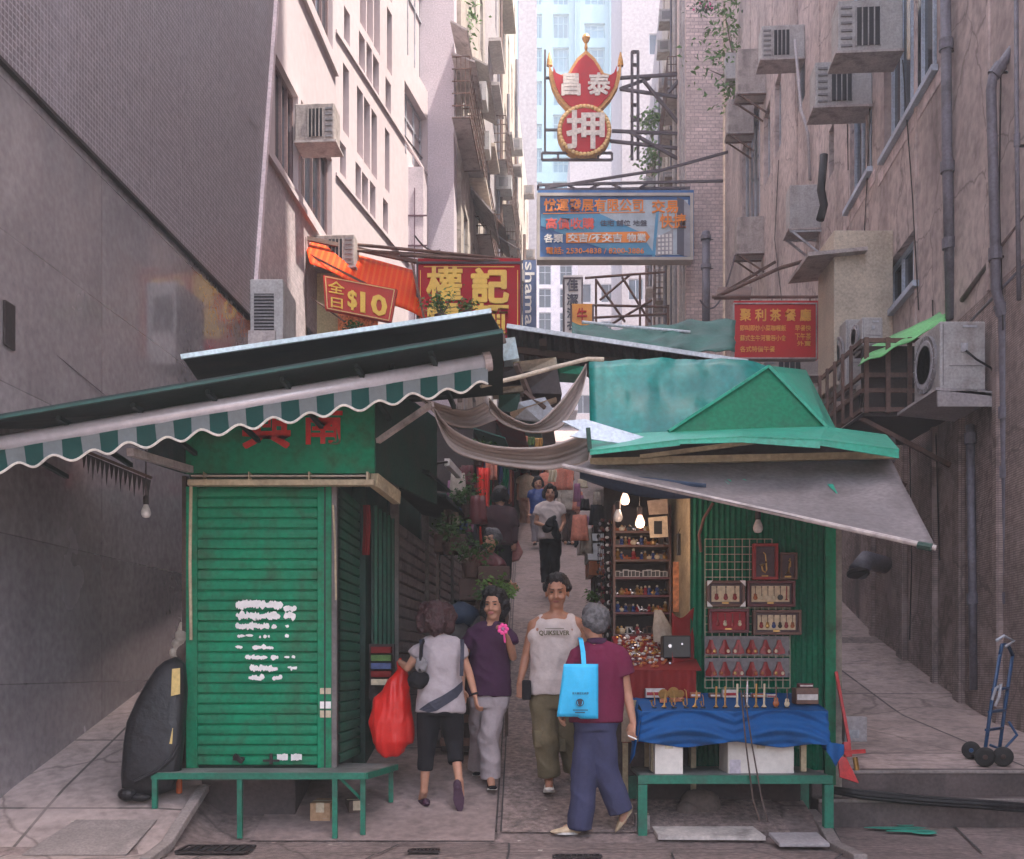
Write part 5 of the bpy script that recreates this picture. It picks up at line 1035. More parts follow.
for a, c in [((340, 243), (517, 260)), ((400, 255), (522, 262)), ((352, 250), (470, 258))]: q.tube([P(*a, 17.3), P(*c, Y+.1)], .028, 8)
for px in (425, 470, 512): q.bar(P(px, 263, Y+.1), P(px, 256, Y+.1), .03)
q.build('hanging_pole', MATS['rusty_iron'], ns)
# orange awning and $10 sign
oa = thing('orange_awning', 'orange striped fabric awning sloping beside the red noodle sign', 'awning', P(365, 270, 16)); mat('awning_orange', (.5, .032, .002), .8, spec=.1, var=.1, stripe=((.52, .07, .008), .08, .6))
q = MB()
def fn(u, v):
    a = P(304, 240, 16.8).lerp(P(412, 270, 18.2), u); c = P(310, 264, 16.4).lerp(P(427, 322, 17.2), u); p = a.lerp(c, v); p.z += .04*math.sin(u*9)*v; return p
q.grid(fn, 20, 8); o_ = q.build('fabric', MATS['awning_orange'], oa, smooth=True, solid=.01)
q = MB(); q.bar(P(303, 238, 16.6), P(303, 335, 16.6), .1); q.build('post', MATS['rusty_iron'], oa); q = MB(); q.bar(P(300, 237, 16.6), P(418, 262, 18.2), .06); q.bar(P(412, 263, 17.3), P(424, 318, 17.2), .035); q.build('frame', MATS['rusty_iron'], oa)
q = MB(); q.bb(P(307, 334, 17.25), P(350, 267, 17.3)); tag(q.build('cream_board', mat('board_cream', (.6, .5, .27), .7, grime=.1)), 'plain cream board standing behind the dollar price sign', 'board')
pg = thing('price_sign', 'tilted orange-red sign with 全日 $10 in yellow below the orange awning', 'sign', P(360, 318, 16.3)); Y = 16.3
pts = [(323, 275), (397, 289), (391, 322), (325, 309)]
q = MB(); q.prism([P(x, y, Y) for x, y in pts], (0, .1, 0)); q.build('panel', mat('sign_orange', (.5, .03, .012), .5, var=.1), pg)
q = MB(); pp = [P(x, y, Y-.012) for x, y in outl(pts, .93, 359, 299)]
for i in range(4): q.bar(pp[i], pp[(i+1) % 4], .012)
q.build('border', MATS['gold_bright'], pg)
tr = V((P(397, 289, Y)-P(323, 275, Y))).normalized(); sc = Y/F
def tsl(s, x0, yb, wpx, hpx, m='sign_yellow', w=.05): return text(s, P(x0, yb, Y-.01), tr*wpx*sc, V((0, 0, hpx*sc)), MATS[m], pg, weight=w, ex=.01)
tsl('全', 328, 292, 17, 12, w=.02); tsl('日', 331, 307, 12, 10, w=.02); tsl('$', 348, 309, 9, 19, w=.04); tsl('10', 361, 312, 26, 20, w=.044)
q = MB(); q.bar(P(310, 255, 16.6), P(372, 287, 16.35), .03); q.tube([P(312, 298, 16.6), P(345, 322, 16.4)], .012); q.build('bracket', MATS['rusty_iron'], pg)
# red flower fabric below
q = MB(); q.grid(lambda u, v: P(lerp(338, 378, u), lerp(334, 312, v), 16.6+.05*math.sin(u*12)), 12, 4); tag(q.build('patterned_cloth', mat('cloth_orange', (.6, .2, .08), .8, var=.6, scale=30), smooth=True, solid=.01), 'patterned orange cloth hanging just beneath the tilted price sign', 'cloth')
# restaurant sign right
rg = thing('restaurant_sign', 'square red restaurant sign with yellow characters and menu lines on the right', 'sign', P(775, 358, 17)); Y = 17.0
q = MB(); q.bb(P(734, 358, Y), P(816, 304, Y+.15)); q.build('panel', mat('sign_scarlet', (.5, .01, .012), .5, var=.1), rg)
q = MB(); a, c = P(733, 359, Y), P(817, 303, Y)
for x0, z0, x1, z1 in ((a.x, c.z-.02, c.x, c.z), (a.x, a.z, a.x+.02, c.z-.02), (c.x-.02, a.z, c.x, c.z-.02), (a.x+.02, a.z, c.x-.02, a.z+.02)): q.bb((x0, Y-.02, z0), (x1, Y+.16, z1))
q.build('frame', MATS['canopy_metal'], rg)
mat('sign_gold', (.8, .4, .07), .5)
for i, ch in enumerate('聚利茶餐廳'): tx(ch, 740+i*15, 309, 751+i*15, 321, Y-.006, 'sign_gold', rg, .05, .005)
tx('即叫即炒小菜咖喱飯', 740, 325, 786, 331, Y-.006, 'sign_gold', rg, .03, .004); tx('早餐快', 795, 325, 811, 331, Y-.006, 'sign_gold', rg, .03, .004)
tx('蘇式生牛河雲吞小食', 740, 335, 786, 341, Y-.006, 'sign_gold', rg, .03, .004); tx('下午茶', 795, 333, 811, 340, Y-.006, 'sign_gold', rg, .03, .004); tx('各式特價午餐', 740, 346, 775, 352, Y-.006, 'sign_gold', rg, .03, .004); tx('外賣', 797, 341, 811, 346, Y-.006, 'sign_gold', rg, .03, .004)
q = MB(); q.tube([P(712, 297, Y+.1), P(816, 297, Y+.1), P(850, 296, Y+.2)], .025); q.bar(P(740, 303, Y+.1), P(740, 297, Y+.1), .02); q.bar(P(810, 303, Y+.1), P(810, 297, Y+.1), .02); q.tube([P(720, 295, Y+.3), P(780, 268, Y+.3), P(835, 252, Y-.8)], .03); q.build('hanging_pole', MATS['rusty_iron'], rg)
t = thing('sign_shelf', 'flat rusty metal shelf bracket left of the red restaurant sign', 'bracket', P(735, 295, 22)); q = MB(); q.slab([P(714, 300, 22), P(750, 300, 22), P(752, 290, 23.2), P(718, 290, 23.2)], .06); q.build('plate', MATS['rusty_iron'], t); q = MB(); q.bar(P(718, 296, 22), P(775, 262, 22.5), .06); q.build('brace', MATS['rusty_iron'], t)
# small signs in the gap
t = thing('dispensary_sign', 'narrow white upright sign with black characters beneath the billboard', 'sign', P(573, 332, 28)); Y = 28
q = MB(); q.bb(P(563.5, 335, Y), P(582.5, 278, Y+.2)); q.build('panel', MATS['white_paint'], t)
q = MB(); a, c = P(563, 335, Y), P(583, 277.5, Y)
for x0, z0, x1, z1 in ((a.x, c.z-.04, c.x, c.z), (a.x, a.z, a.x+.04, c.z-.04), (c.x-.04, a.z, c.x, c.z-.04)): q.bb((x0, Y-.03, z0), (x1, Y+.22, z1))
q.build('frame', MATS['truss_steel'], t)
tx('佳', 567, 279, 578, 291, Y-.02, 'bb_dark', t); tx('潔', 567, 294, 578, 305, Y-.02, 'bb_dark', t); tx('洗', 567, 308, 578, 318, Y-.02, 'bb_dark', t); tx('衣', 567, 320, 578, 330, Y-.02, 'bb_dark', t)
t = thing('orange_shop_sign', 'small orange sign with a red character in front of the white upright sign', 'sign', P(582, 322, 24)); q = MB(); q.bb(P(572, 325, 24), P(592, 306, 24.15)); q.build('panel', mat('sign_amber', (.75, .33, .06), .5), t); tx('牛', 577, 308, 587, 322, 23.98, 'red_paint', t)
q = MB(); q.bar(P(571, 326, 24), P(571, 305, 24), .04); q.bar(P(593, 326, 24), P(593, 305, 24), .04); q.build('frame', MATS['truss_steel'], t)
t = thing('vertical_banner', 'blue vertical banner with white sideways lettering right of the noodle sign', 'banner', P(530, 330, 44)); Y = 44; q = MB(); q.bb(P(523, 336, Y), P(536, 262, Y+.2)); q.build('panel', mat('banner_blue', (.09, .14, .3), .5), t)
text('shama', P(525, 262, Y-.02), V((0, 0, -(P(0, 262, Y).z-P(0, 325, Y).z))), V((P(535, 0, Y).x-P(525.5, 0, Y).x, 0, 0)), MATS['neon_white'], t, weight=.01, ex=.01)
q = MB(); q.bar(P(515, 262, Y+.1), P(536, 261, Y+.1), .1); q.build('bracket', MATS['truss_steel'], t)
# scaffold poles below the billboard
t = thing('scaffold_frame', 'rusty pole scaffold frame below the blue billboard', 'scaffold', P(640, 330, 26)); Y = 26
for a, c in [((585, 278), (665, 272)), ((596, 279), (596, 322)), ((640, 274), (640, 330)), ((596, 280), (625, 322)), ((585, 305), (668, 307)), ((668, 305), (668, 330)), ((622, 277), (650, 322)), ((588, 318), (668, 314)), ((652, 300), (610, 325)), ((600, 300), (630, 275))]: q = MB(); q.tube([P(*a, Y), P(*c, Y+.1)], .03, 6); q.build('pole', MATS['rusty_iron'], t)
# cables across the lane
gc = 'overhead cables crossing the lane'
def cable(a, c, sag, lab, r=.012, nm='overhead_cable', m='truss_steel'):
    q = MB(); a, c = P(*a), P(*c); q.tube([a.lerp(c, k/16)-V((0, 0, sag*4*(k/16)*(1-k/16))) for k in range(17)], r, 5); tag(q.build(nm, MATS[m]), lab, 'cable', gc)
cable((700, 300, 25), (735, 255, 25), .6, 'slack loop of cable below the right end of the billboard', .02)
cable((335, 38, 19), (520, 250, 34), .5, 'long cable running down the left facades', .02); cable((440, 250, 20), (415, 236, 18), .1, 'short cable above the red noodle sign', .015); cable((0, 308, 8), (256, 520, 13.5), 0, 'straight wire fixed along the granite wall', .004)
# ---------------------------------------------------------------- plants
mat('leaf', (.035, .085, .02), .6, var=.5, scale=9, bump=0, spec=.3); mat('leaf_light', (.09, .18, .04), .6, var=.4, scale=9, bump=0); mat('stem_brown', (.1, .07, .05), .8); mat('pot_brown', (.06, .03, .024), .7, grime=.3); mat('flower_pink', (.75, .1, .3), .6, bump=0)
def plant(nm, lab, c, r, n, m='leaf', ls=.05, pot=None, stems=5, cat='plant', group=None, seed=1, base=None, m2=None):
    rg_ = random.Random(seed); c = V(c); base = V(base) if base else c-V((0, 0, r[2]*1.3)); t = thing(nm, lab, cat, base, group)
    q = MB(); cl = [c+V([rg_.gauss(0, .45)*r[i] for i in range(3)]) for _ in range(7)]
    for i in range(n):
        cc = rg_.choice(cl); d = V([rg_.gauss(0, .38)*r[k] for k in range(3)]); p = cc+d; a = V([rg_.uniform(-1, 1) for _ in range(3)]).normalized(); u = a.cross(V((0, .3, 1))).normalized(); L2 = ls*rg_.uniform(.6, 1.4); w = a.cross(u)*L2*.25
        q.add([p, p+u*L2*.5+w, p+u*L2-V((0, 0, L2*.3)), p+u*L2*.5-w], [(0, 1, 2, 3)])
    q.build('foliage', MATS[m], t)
    if m2:
        q = MB()
        for i in range(n//10): p = rg_.choice(cl)+V([rg_.gauss(0, .4)*r[k] for k in range(3)]); q.ell(p, (ls*.3,)*3, n=5, m=3)
        q.build('flower', MATS[m2], t)
    q = MB()
    for s in cl[:stems]: q.tube([base, base.lerp(s, .5)+V((rg_.uniform(-.03, .03), 0, 0)), s], .012*max(1, r[0]*3), 5, .004)
    q.build('stem', MATS['stem_brown'], t)
    if pot: q = MB(); q.lathe([(pot*.7, -pot*1.3), (pot, 0), (pot*1.08, 0), (pot*1.08, .03), (pot*.9, .03), (pot*.88, -.03)], base, (0, 0, 1), 14); q.build('pot', MATS['pot_brown'], t)
    return t
plant('potted_shrub', 'light green shrub in front of the red noodle sign, left of two', P(441, 300, 14), (.13, .12, .17), 240, 'leaf_light', .05, .08, seed=2); plant('potted_shrub', 'smaller light green shrub just right on the roof before the noodle sign', P(466, 304, 14), (.1, .1, .1), 160, 'leaf_light', .05, .07, seed=3); plant('potted_shrub', 'low green plant on the roof below the tilted price sign', P(351, 326, 14), (.12, .1, .07), 120, 'leaf', .05, .06, seed=4)
plant('climbing_plant', 'large dark creeper hanging over the top beside the brick pier', P(738, 22, 31), (.9, .6, 1.3), 420, 'leaf_light', .15, seed=5); plant('climbing_plant', 'thin creeper trailing down behind the old air conditioners', P(731, 85, 31), (.3, .3, .8), 180, 'leaf_light', .15, seed=6)
plant('roof_shrub', 'bright green shrub sprouting on a ledge behind the sign truss', P(652, 120, 44), (.5, .4, .6), 260, 'leaf_light', .2, seed=7); plant('roof_shrub', 'dull green plant mass lower on the same ledges behind the truss', P(652, 155, 46), (.5, .4, .7), 200, 'leaf_light', .2, seed=8); plant('bougainvillea', 'pink flowering branch at the very top beside the brick pier', P(706, 5, 33.5), (.35, .3, .12), 100, 'leaf', .12, seed=9, m2='flower_pink')
plant('roof_planting', 'yellow-green plants along the parapet of the old left tenement', P(462, 22, 27), (.5, .8, .5), 500, 'leaf_light', .14, seed=10)
gp = 'potted plants on the left of the lane'
for i, (px, py, Y, r, n, m, pr, lab) in enumerate([(498, 590, 9.6, (.12, .12, .09), 260, 'leaf_light', .07, 'leafy potted plant with pale green leaves behind the woman in the purple top'), (449, 530, 10.5, (.15, .15, .12), 260, 'leaf', .08, 'potted plant in a brown box on the left shelf by the shutters'), (469, 495, 11.5, (.14, .14, .11), 300, 'leaf', .1, 'dark hanging plant basket below the swag'), (478, 448, 13, (.14, .15, .1), 180, 'leaf', .08, 'small trailing plant high up beside the red drape'), (471, 552, 10, (.12, .12, .1), 240, 'leaf', .1, 'dark leafy plant low beside the seated man'), (488, 596, 9.4, (.1, .1, .05), 120, 'leaf', .1, 'low bushy plant beside the pale green one'), (686, 0, 0, 0, 0, 0, 0, 0)][:6]):
    plant('potted_plant', lab, P(px, py, Y), r, n, m, .045, pr*.8, group=gp, seed=20+i)
plant('potted_plant', 'yellowish plant beside the shelves on the right of the lane', P(597, 598, 11.5), (.09, .1, .08), 160, 'leaf_light', .05, .08, seed=40)
# ---------------------------------------------------------------- goods of the souvenir stall
mat('cloth_blue', (.008, .085, .27), .8, var=.2, bump=.25, bscale=25, spec=.25); mat('cloth_red', (.2, .012, .012), .85, var=.15, bump=.2, bscale=20); mat('wire_pale', (.3, .29, .22), .45, metal=.4)
mat('frame_maroon', (.1, .02, .025), .45); mat('frame_red', (.27, .02, .02), .4); mat('frame_brown', (.12, .06, .045), .5); mat('mount_cream', (.62, .5, .34), .8); mat('mount_dark', (.09, .06, .07), .7); mat('mount_red', (.3, .02, .03), .7)
mat('brass', (.5, .3, .1), .3, metal=.8, bump=0); mat('varnish', (.35, .1, .03), .35); mat('varnish_red', (.26, .02, .025), .35); mat('toy_blue', (.03, .06, .2), .4); mat('toy_black', (.02, .02, .02), .4); mat('toy_cream', (.6, .5, .35), .5); mat('steel_bright', (.6, .6, .62), .25, metal=.8, bump=0)
mat('display_grey', (.2, .19, .2), .8); mat('plastic_pale', (.5, .47, .45), .5)
# table
tt = thing('display_table', 'low trestle table under the blue cloth carrying miniature instruments', 'table', P(735, 775, 8.3)); Yf, Yr = 7.98, 8.6; zt0, zt1 = P(0, 711, Yf).z, P(0, 693, Yr).z
xl, xr = P(645, 0, Yf).x, P(822, 0, Yf).x
q = MB(); q.slab([V((xl+.03, Yf+.02, zt0-.03)), V((xr-.03, Yf+.02, zt0-.03)), V((xr-.03, Yr, zt1-.03)), V((xl+.03, Yr, zt1-.03))], -.02); q.build('top', MATS['wood_pale'], tt)
for x in (xl+.08, xr-.1):
    for y in (Yf+.14, Yr-.1): q = MB(); q.bar((x, y, .458), (x, y, zt0-.055), .04); q.build('leg', MATS['wood_pale'], tt)
tc = thing('table_cloth', 'bright blue cloth draped in swags over the instrument table', 'tablecloth', P(735, 745, 8)); q = MB()
q.grid(lambda u, v: V((lerp(xl-.02, xr+.02, u), lerp(Yf-.01, Yr+.02, v), lerp(zt0, zt1, v)+.004*mn.noise(V((u*9, v*6, 0))))), 30, 10); q.build('top_sheet', MATS['cloth_blue'], tc, smooth=True)
def skirt(u, v):
    x = lerp(xl-.03, xr+.03, u); s = abs(math.sin(u*math.pi*2)); drop = .24+.03*math.sin(u*math.pi*2)**2-.02*(1-s)+.05*max(0, u-.9)*10*.6
    fold = .05*math.sin(v*8+s*5-1)*s*(.4+.6*v)+.012*math.sin(v*22+s*9)+.012*mn.noise(V((u*10, v*4, 2)))+.02*math.sin(u*60)*.2*v; pull = .06*v if abs(u-.53) > .03 else .03*v
    return V((x+.05*v*(u-.5), Yf-.012-pull*.3-fold-.01, zt0-drop*v+.008*s))
q = MB(); q.grid(skirt, 70, 22); q.build('skirt', MATS['cloth_blue'], tc, smooth=True, solid=.004)
q = MB(); q.grid(lambda u, v: V((xr+.035+.02*math.sin(u*7)*v+.06*v*u, lerp(Yf-.03, Yr, u), lerp(zt0, zt1, u)-.25*v-.12*v*(1-u)*0-.08*v*abs(math.sin(u*5)))), 14, 8); q.build('side_drop', MATS['cloth_blue'], tc, smooth=True, solid=.004)
q = MB(); q.grid(lambda u, v: V((xl-.03-.05*v-.02*math.sin(u*9), lerp(Yf-.03, Yr, u), lerp(zt0, zt1, u)-.32*v-.1*v*math.sin(u*6))), 14, 8); q.build('side_drop', MATS['cloth_blue'], tc, smooth=True, solid=.004)
q = MB(); a = V((xr+.02, Yf-.04, zt0-.22)); q.grid(lambda u, v: a+V((.13*u-.0*v, -.02*math.sin(u*6), -.02*u-.17*v*(1-abs(u-.5)*1.2))), 8, 8); q.build('corner_fold', MATS['cloth_blue'], tc, smooth=True, solid=.004)
# wire rack
wr = thing('wire_rack', 'pale wire grid rack fixed to the green goods wall', 'rack', P(745, 690, 8.66)); Yw = 8.655; q = MB()
def wires(x0, x1, y0, y1, nx, ny):
    for i in range(nx+1): x = lerp(x0, x1, i/nx); q.bar(P(x, y0, Yw), P(x, y1, Yw), .006)
    for j in range(ny+1): y = lerp(y0, y1, j/ny); q.bar(P(x0, y, Yw-.006), P(x1, y, Yw-.006), .006)
wires(705, 772, 539, 600, 9, 8); wires(705, 790, 600, 688, 12, 11); q.build('grid', MATS['wire_pale'], wr)
def mini(q, p, h, kind='guitar'):
    """tiny instrument standing up at p: body + neck + head"""
    p = V(p)
    if kind == 'guitar':
        q.ell(p+V((0, 0, h*.17)), (h*.16, h*.05, h*.17), n=10, m=6); q.ell(p+V((0, 0, h*.36)), (h*.12, h*.045, h*.13), n=10, m=6)
    elif kind == 'banjo': q.lathe([(h*.2, -h*.04), (h*.2, h*.04)], p+V((0, 0, h*.2)), (0, 1, 0), 14)
def mini_full(par, p, h, kind, m, loose=True):
    p = V(p)
    q = MB(); 
    if kind in ('guitar', 'banjo'): mini(q, p, h, kind); q.build('body', MATS[m], par, smooth=kind == 'guitar'); q = MB(); q.bar(p+V((0, -.004, h*.3)), p+V((0, -.004, h*.9)), h*.045); q.bar(p+V((0, -.004, h*.88)), p+V((0, -.004, h*1.0)), h*.08); q.build('neck', MATS['frame_brown'], par)
    elif kind == 'sax':
        q.tube([p+V((-h*.16, 0, h*.34)), p+V((-h*.13, 0, h*.12)), p+V((0, 0, h*.03)), p+V((h*.07, 0, h*.15)), p+V((h*.03, 0, h*.6)), p+V((h*.0, 0, h*.9)), p+V((-h*.1, 0, h))], h*.05, 8, h*.025); q.lathe([(h*.05, 0), (h*.13, h*.12)], p+V((-h*.15, 0, h*.32)), (-.25, -.2, 1), 10); q.build('body', MATS['brass'], par)
    elif kind == 'tube': q.tube([p, p+V((h*.02, 0, h))], h*.045, 8); q.lathe([(h*.12, 0), (h*.05, h*.1)], p, (0, 0, 1), 10); q.build('body', MATS[m], par)
    elif kind == 'trumpet': q.lathe([(h*.2, 0), (h*.08, h*.1), (h*.04, h*.3), (h*.035, h)], p, (.1, 0, 1), 12); q.tube([p+V((0, 0, h*.4)), p+V((h*.14, 0, h*.45)), p+V((h*.14, 0, h*.8)), p+V((0, 0, h*.85))], h*.03, 6); q.build('body', MATS['brass'], par)
def pframe(px0, py0, px1, py1, fm, mm, items, lab, corners=False, w=.022, tilt=0, nm='framed_display'):
    Yp_ = 8.63; t = thing(nm, lab, 'framed display', P((px0+px1)/2, py1, Yp_), 'framed miniature displays on the goods wall'); a, c = P(px0, py1, Yp_), P(px1, py0, Yp_); q = MB()
    for x0, z0, x1, z1 in ((a.x, a.z, c.x, a.z+w), (a.x, c.z-w, c.x, c.z), (a.x, a.z+w, a.x+w, c.z-w), (c.x-w, a.z+w, c.x, c.z-w)): q.bb((x0, Yp_-.05, z0), (x1, Yp_+.01, z1))
    q.build('frame', MATS[fm], t, bevel=.003)
    q = MB(); q.bb((a.x+w, Yp_-.012, a.z+w), (c.x-w, Yp_+.005, c.z-w)); q.build('backing', MATS['mount_dark' if mm == 'mount_cream' else mm], t)
    if mm == 'mount_cream': q = MB(); i_ = .018; q.bb((a.x+w+i_, Yp_-.018, a.z+w+i_), (c.x-w-i_, Yp_-.0125, c.z-w-i_)); q.build('mount', MATS['mount_cream'], t)
    for i, (k, m) in enumerate(items): x = lerp(a.x+w+.02, c.x-w-.02, (i+.5)/len(items)); mini_full(t, V((x, Yp_-.03, a.z+w+.03)), (c.z-a.z-2*w)*.68, k, m)
    q = MB(); q.bb(((a.x+c.x)/2-.025, Yp_-.017, a.z+w+.004), ((a.x+c.x)/2+.025, Yp_-.0135, a.z+w+.014)); q.build('name_plate', MATS['brass'], t)
    if corners:
        for sx in (0, 1):
            for sz in (0, 1): x = (a.x, c.x)[sx]; z = (a.z, c.z)[sz]; d = .045; q = MB(); q.prism([V((x, Yp_-.056, z)), V((x+(d if not sx else -d), Yp_-.056, z)), V((x, Yp_-.056, z+(d if not sz else -d)))], (0, .003, 0)); q.build('corner_guard', MATS['white_paint'], t)
    return t
pframe(752, 544, 777, 580, 'frame_red', 'mount_dark', [('sax', 'brass')], 'red-framed display of one golden saxophone at the top of the rack')
pframe(779, 553, 796, 580, 'frame_brown', 'mount_dark', [('trumpet', 'brass')], 'small brown frame with one brass horn beside the red-framed saxophone', w=.016)
pframe(706, 581, 744, 607, 'frame_brown', 'mount_cream', [('guitar', 'varnish_red')]*3, 'dark frame with white corner guards around three little red guitars', True)
pframe(746, 581, 794, 607, 'frame_maroon', 'mount_cream', [('guitar', 'varnish'), ('guitar', 'toy_cream'), ('banjo', 'toy_cream'), ('guitar', 'toy_cream'), ('banjo', 'toy_black'), ('tube', 'varnish_red')], 'wide maroon frame holding a row of six pale string instruments')
pframe(708, 609, 748, 633, 'frame_maroon', 'mount_red', [('guitar', 'varnish_red'), ('guitar', 'toy_cream'), ('guitar', 'varnish_red'), ('guitar', 'toy_cream')], 'red velvet lined frame with four small guitars')
pframe(752, 610, 800, 635, 'frame_brown', 'mount_cream', [('guitar', 'varnish_red'), ('guitar', 'brass'), ('guitar', 'toy_blue'), ('guitar', 'toy_black'), ('guitar', 'varnish_red'), ('guitar', 'varnish')], 'wide frame with six coloured guitars, one of them blue')
# two rows of little red instrument cases
for r_, (y0, y1) in enumerate([(637, 654), (659, 676)]):
    sh_ = MB(); a = P(704.5, y1+.5, 8.64); c = P(789, y0-1, 8.64); sh_.bb((a.x, 8.6, a.z-.006), (c.x, 8.64, a.z)); sh_.bb((a.x, 8.636, a.z), (c.x, 8.64, c.z)); sh_.bb((a.x, 8.6, a.z), (a.x+.004, 8.636, a.z+.03)); sh_.bb((c.x-.004, 8.6, a.z), (c.x, 8.636, a.z+.03))
    o_ = sh_.build('display_tray', MATS['display_grey']); tag(o_, ['grey backed tray behind the upper row of red miniature cases', 'grey backed tray behind the lower row of red miniature cases'][r_], 'tray')
    for k in range(6):
        px = 711+k*13.6; p = P(px, y1, 8.61); t = thing('miniature_guitar', f'{ORD[k]} pair of red miniature guitar cases from the left in the {["upper", "lower"][r_]} tray', 'miniature', p, 'red miniature guitar cases'); H = (y1-y0)*8.61/F
        for s in (-1, 1):
            q = MB(); o = p+V((s*.024, 0, 0)); pr = [(-.022, 0), (.022, 0), (.024, .03), (.012, .06), (.006, H*.85), (-.006, H*.85), (-.012, .06), (-.024, .03)]
            an = -s*.18; q.prism([o+V((x*math.cos(an)+z*math.sin(an), -.012, z*math.cos(an)-x*math.sin(an))) for x, z in pr], (0, .022, 0)); q.build('case', MATS[['varnish_red', 'frame_red', 'cloth_red'][(k+s) % 3]], t)
            if (k+s+r_) % 3: q = MB(); q.ell(o+V((s*.002, -.016, .022)), (.013, .006, .015), n=8, m=5); q.build('guitar_body', MATS[['toy_cream', 'brass', 'varnish'][(k*2+s+r_) % 3]], t)
# instruments on the blue table
kinds = [('sax', 654, 708, .11), ('trumpet', 664, 709, .11), ('sax', 674, 709, .12), ('sax', 686, 708, .13), ('trumpet', 695, 709, .12), ('sax', 703, 708, .09), ('tube', 716, 709, .15), ('tube', 725, 709, .15), ('tube', 737, 710, .17), ('tube', 747, 710, .19), ('tube', 756, 710, .17), ('tube', 764, 710, .17), ('guitar', 776, 710, .15), ('guitar', 787, 711, .13)]
mm = ['brass', 'brass', 'brass', 'brass', 'brass', 'brass', 'brass', 'brass', 'toy_cream', 'steel_bright', 'brass', 'toy_cream', 'varnish', 'toy_cream']
for i, (k, px, py, h) in enumerate(kinds):
    Yi = 8.06; zz = lerp(zt0, zt1, (Yi-Yf)/(Yr-Yf))+.004; x = P(px, 0, Yi).x
    t = thing('miniature_instrument', f'{ORD[i]} miniature from the left along the blue table front, ' + {'sax': 'a brass saxophone', 'trumpet': 'a brass horn', 'tube': 'a slim upright pipe', 'guitar': 'a small wooden fiddle'}[k], 'miniature', (x, Yi, zz), 'miniature instruments on the blue table')
    mini_full(t, V((x, Yi, zz+.008)), h, k, mm[i]); q = MB(); q.lathe([(.02, 0), (.02, .008)], (x, Yi, zz), (0, 0, 1), 10); q.build('stand', MATS['toy_black'], t)
for i, (px, r_) in enumerate([(663, .035), (673, .04), (680, .028)]):
    Yi = 8.24+.02*i; zz = lerp(zt0, zt1, (Yi-Yf)/(Yr-Yf))+.004; x = P(px, 0, Yi).x; t = thing('brass_gramophone', f'{ORD[i]} little round brass gramophone from the left behind the saxophones', 'miniature', (x, Yi, zz), 'brass gramophones on the blue table')
    q = MB(); q.bb((x-.025, Yi-.025, zz), (x+.025, Yi+.025, zz+.03)); q.build('base', MATS['varnish'], t); q = MB(); q.lathe([(r_*1.1, 0), (r_*.75, .018), (r_*.3, .03), (.005, .045)], (x, Yi-.02, zz+.03+r_), (0, 1, .2), 18); q.build('horn', MATS['brass'], t)
for i, (px0, px1, py, h, d, m, lab) in enumerate([(645, 664, 695, .07, .12, 'plastic_pale', 'boxed trinkets in a clear grey pack at the left rear of the blue table'), (690, 700, 697, .04, .06, 'varnish', 'small varnished case lying behind the brass horns'), (709, 720, 698, .035, .07, 'frame_brown', 'short brown case behind the slim pipes'), (722, 736, 694, .06, .06, 'plastic_pale', 'white lidded little box behind the slim pipes'), (741, 750, 696, .03, .06, 'toy_black', 'flat black box in the middle rear of the blue table'), (752, 764, 696, .03, .06, 'varnish', 'flat reddish box right of the flat black one'), (766, 776, 697, .025, .06, 'plastic_pale', 'thin pale box at the rear right of the blue table'), (794, 816, 708, .12, .14, 'frame_brown', 'stack of wrapped boxes at the right end of the blue table'), (798, 812, 690, .03, .08, 'frame_maroon', 'dark case lying on the stack of wrapped boxes')]):
    Yi = 8.42 if i != 7 else 8.2; zz = lerp(zt0, zt1, (Yi-Yf)/(Yr-Yf))+.004
    if i == 8: Yi = 8.22; zz = lerp(zt0, zt1, (8.2-Yf)/(Yr-Yf))+.126
    a, c = P(px0, 0, Yi).x, P(px1, 0, Yi).x; t = thing('trinket_box', lab, 'box', ((a+c)/2, Yi, zz)); q = MB(); q.bb((a, Yi-d/2, zz), (c, Yi+d/2, zz+h)); q.build('case', MATS[m], t, bevel=.003)
    q = MB(); q.bb((a+.006, Yi-d/2-.003, zz+h*.25), (c-.006, Yi-d/2-.0005, zz+h*.6)); q.build('window', MATS['plastic_pale' if m != 'plastic_pale' else 'mount_red'], t)
# bulbs
bulb(758, 533, 8.35, 'unlit pale bulb hanging over the wire rack', top=505)
bulb(640, 528, 8.6, 'brightly lit bulb glowing pink-white in the souvenir stall', lit=1.7, top=480, s=1.0); bulb(625, 505, 9.0, 'second lit bulb hanging a little farther back and higher', lit=1.0, top=480); bulb(618, 522, 8.9, 'dull unlit bulb below the farther lit one', top=505)
# black bow / rod on panel
t = thing('hanging_bow', 'curved dark wooden bow hanging on the upper left of the green wall', 'bow', P(700, 560, 8.6)); q = MB(); q.tube([P(701, 552, 8.62), P(699, 535, 8.62), P(704, 518, 8.62), P(713, 503, 8.6)], .012); q.build('stick', MATS['frame_brown'], t)
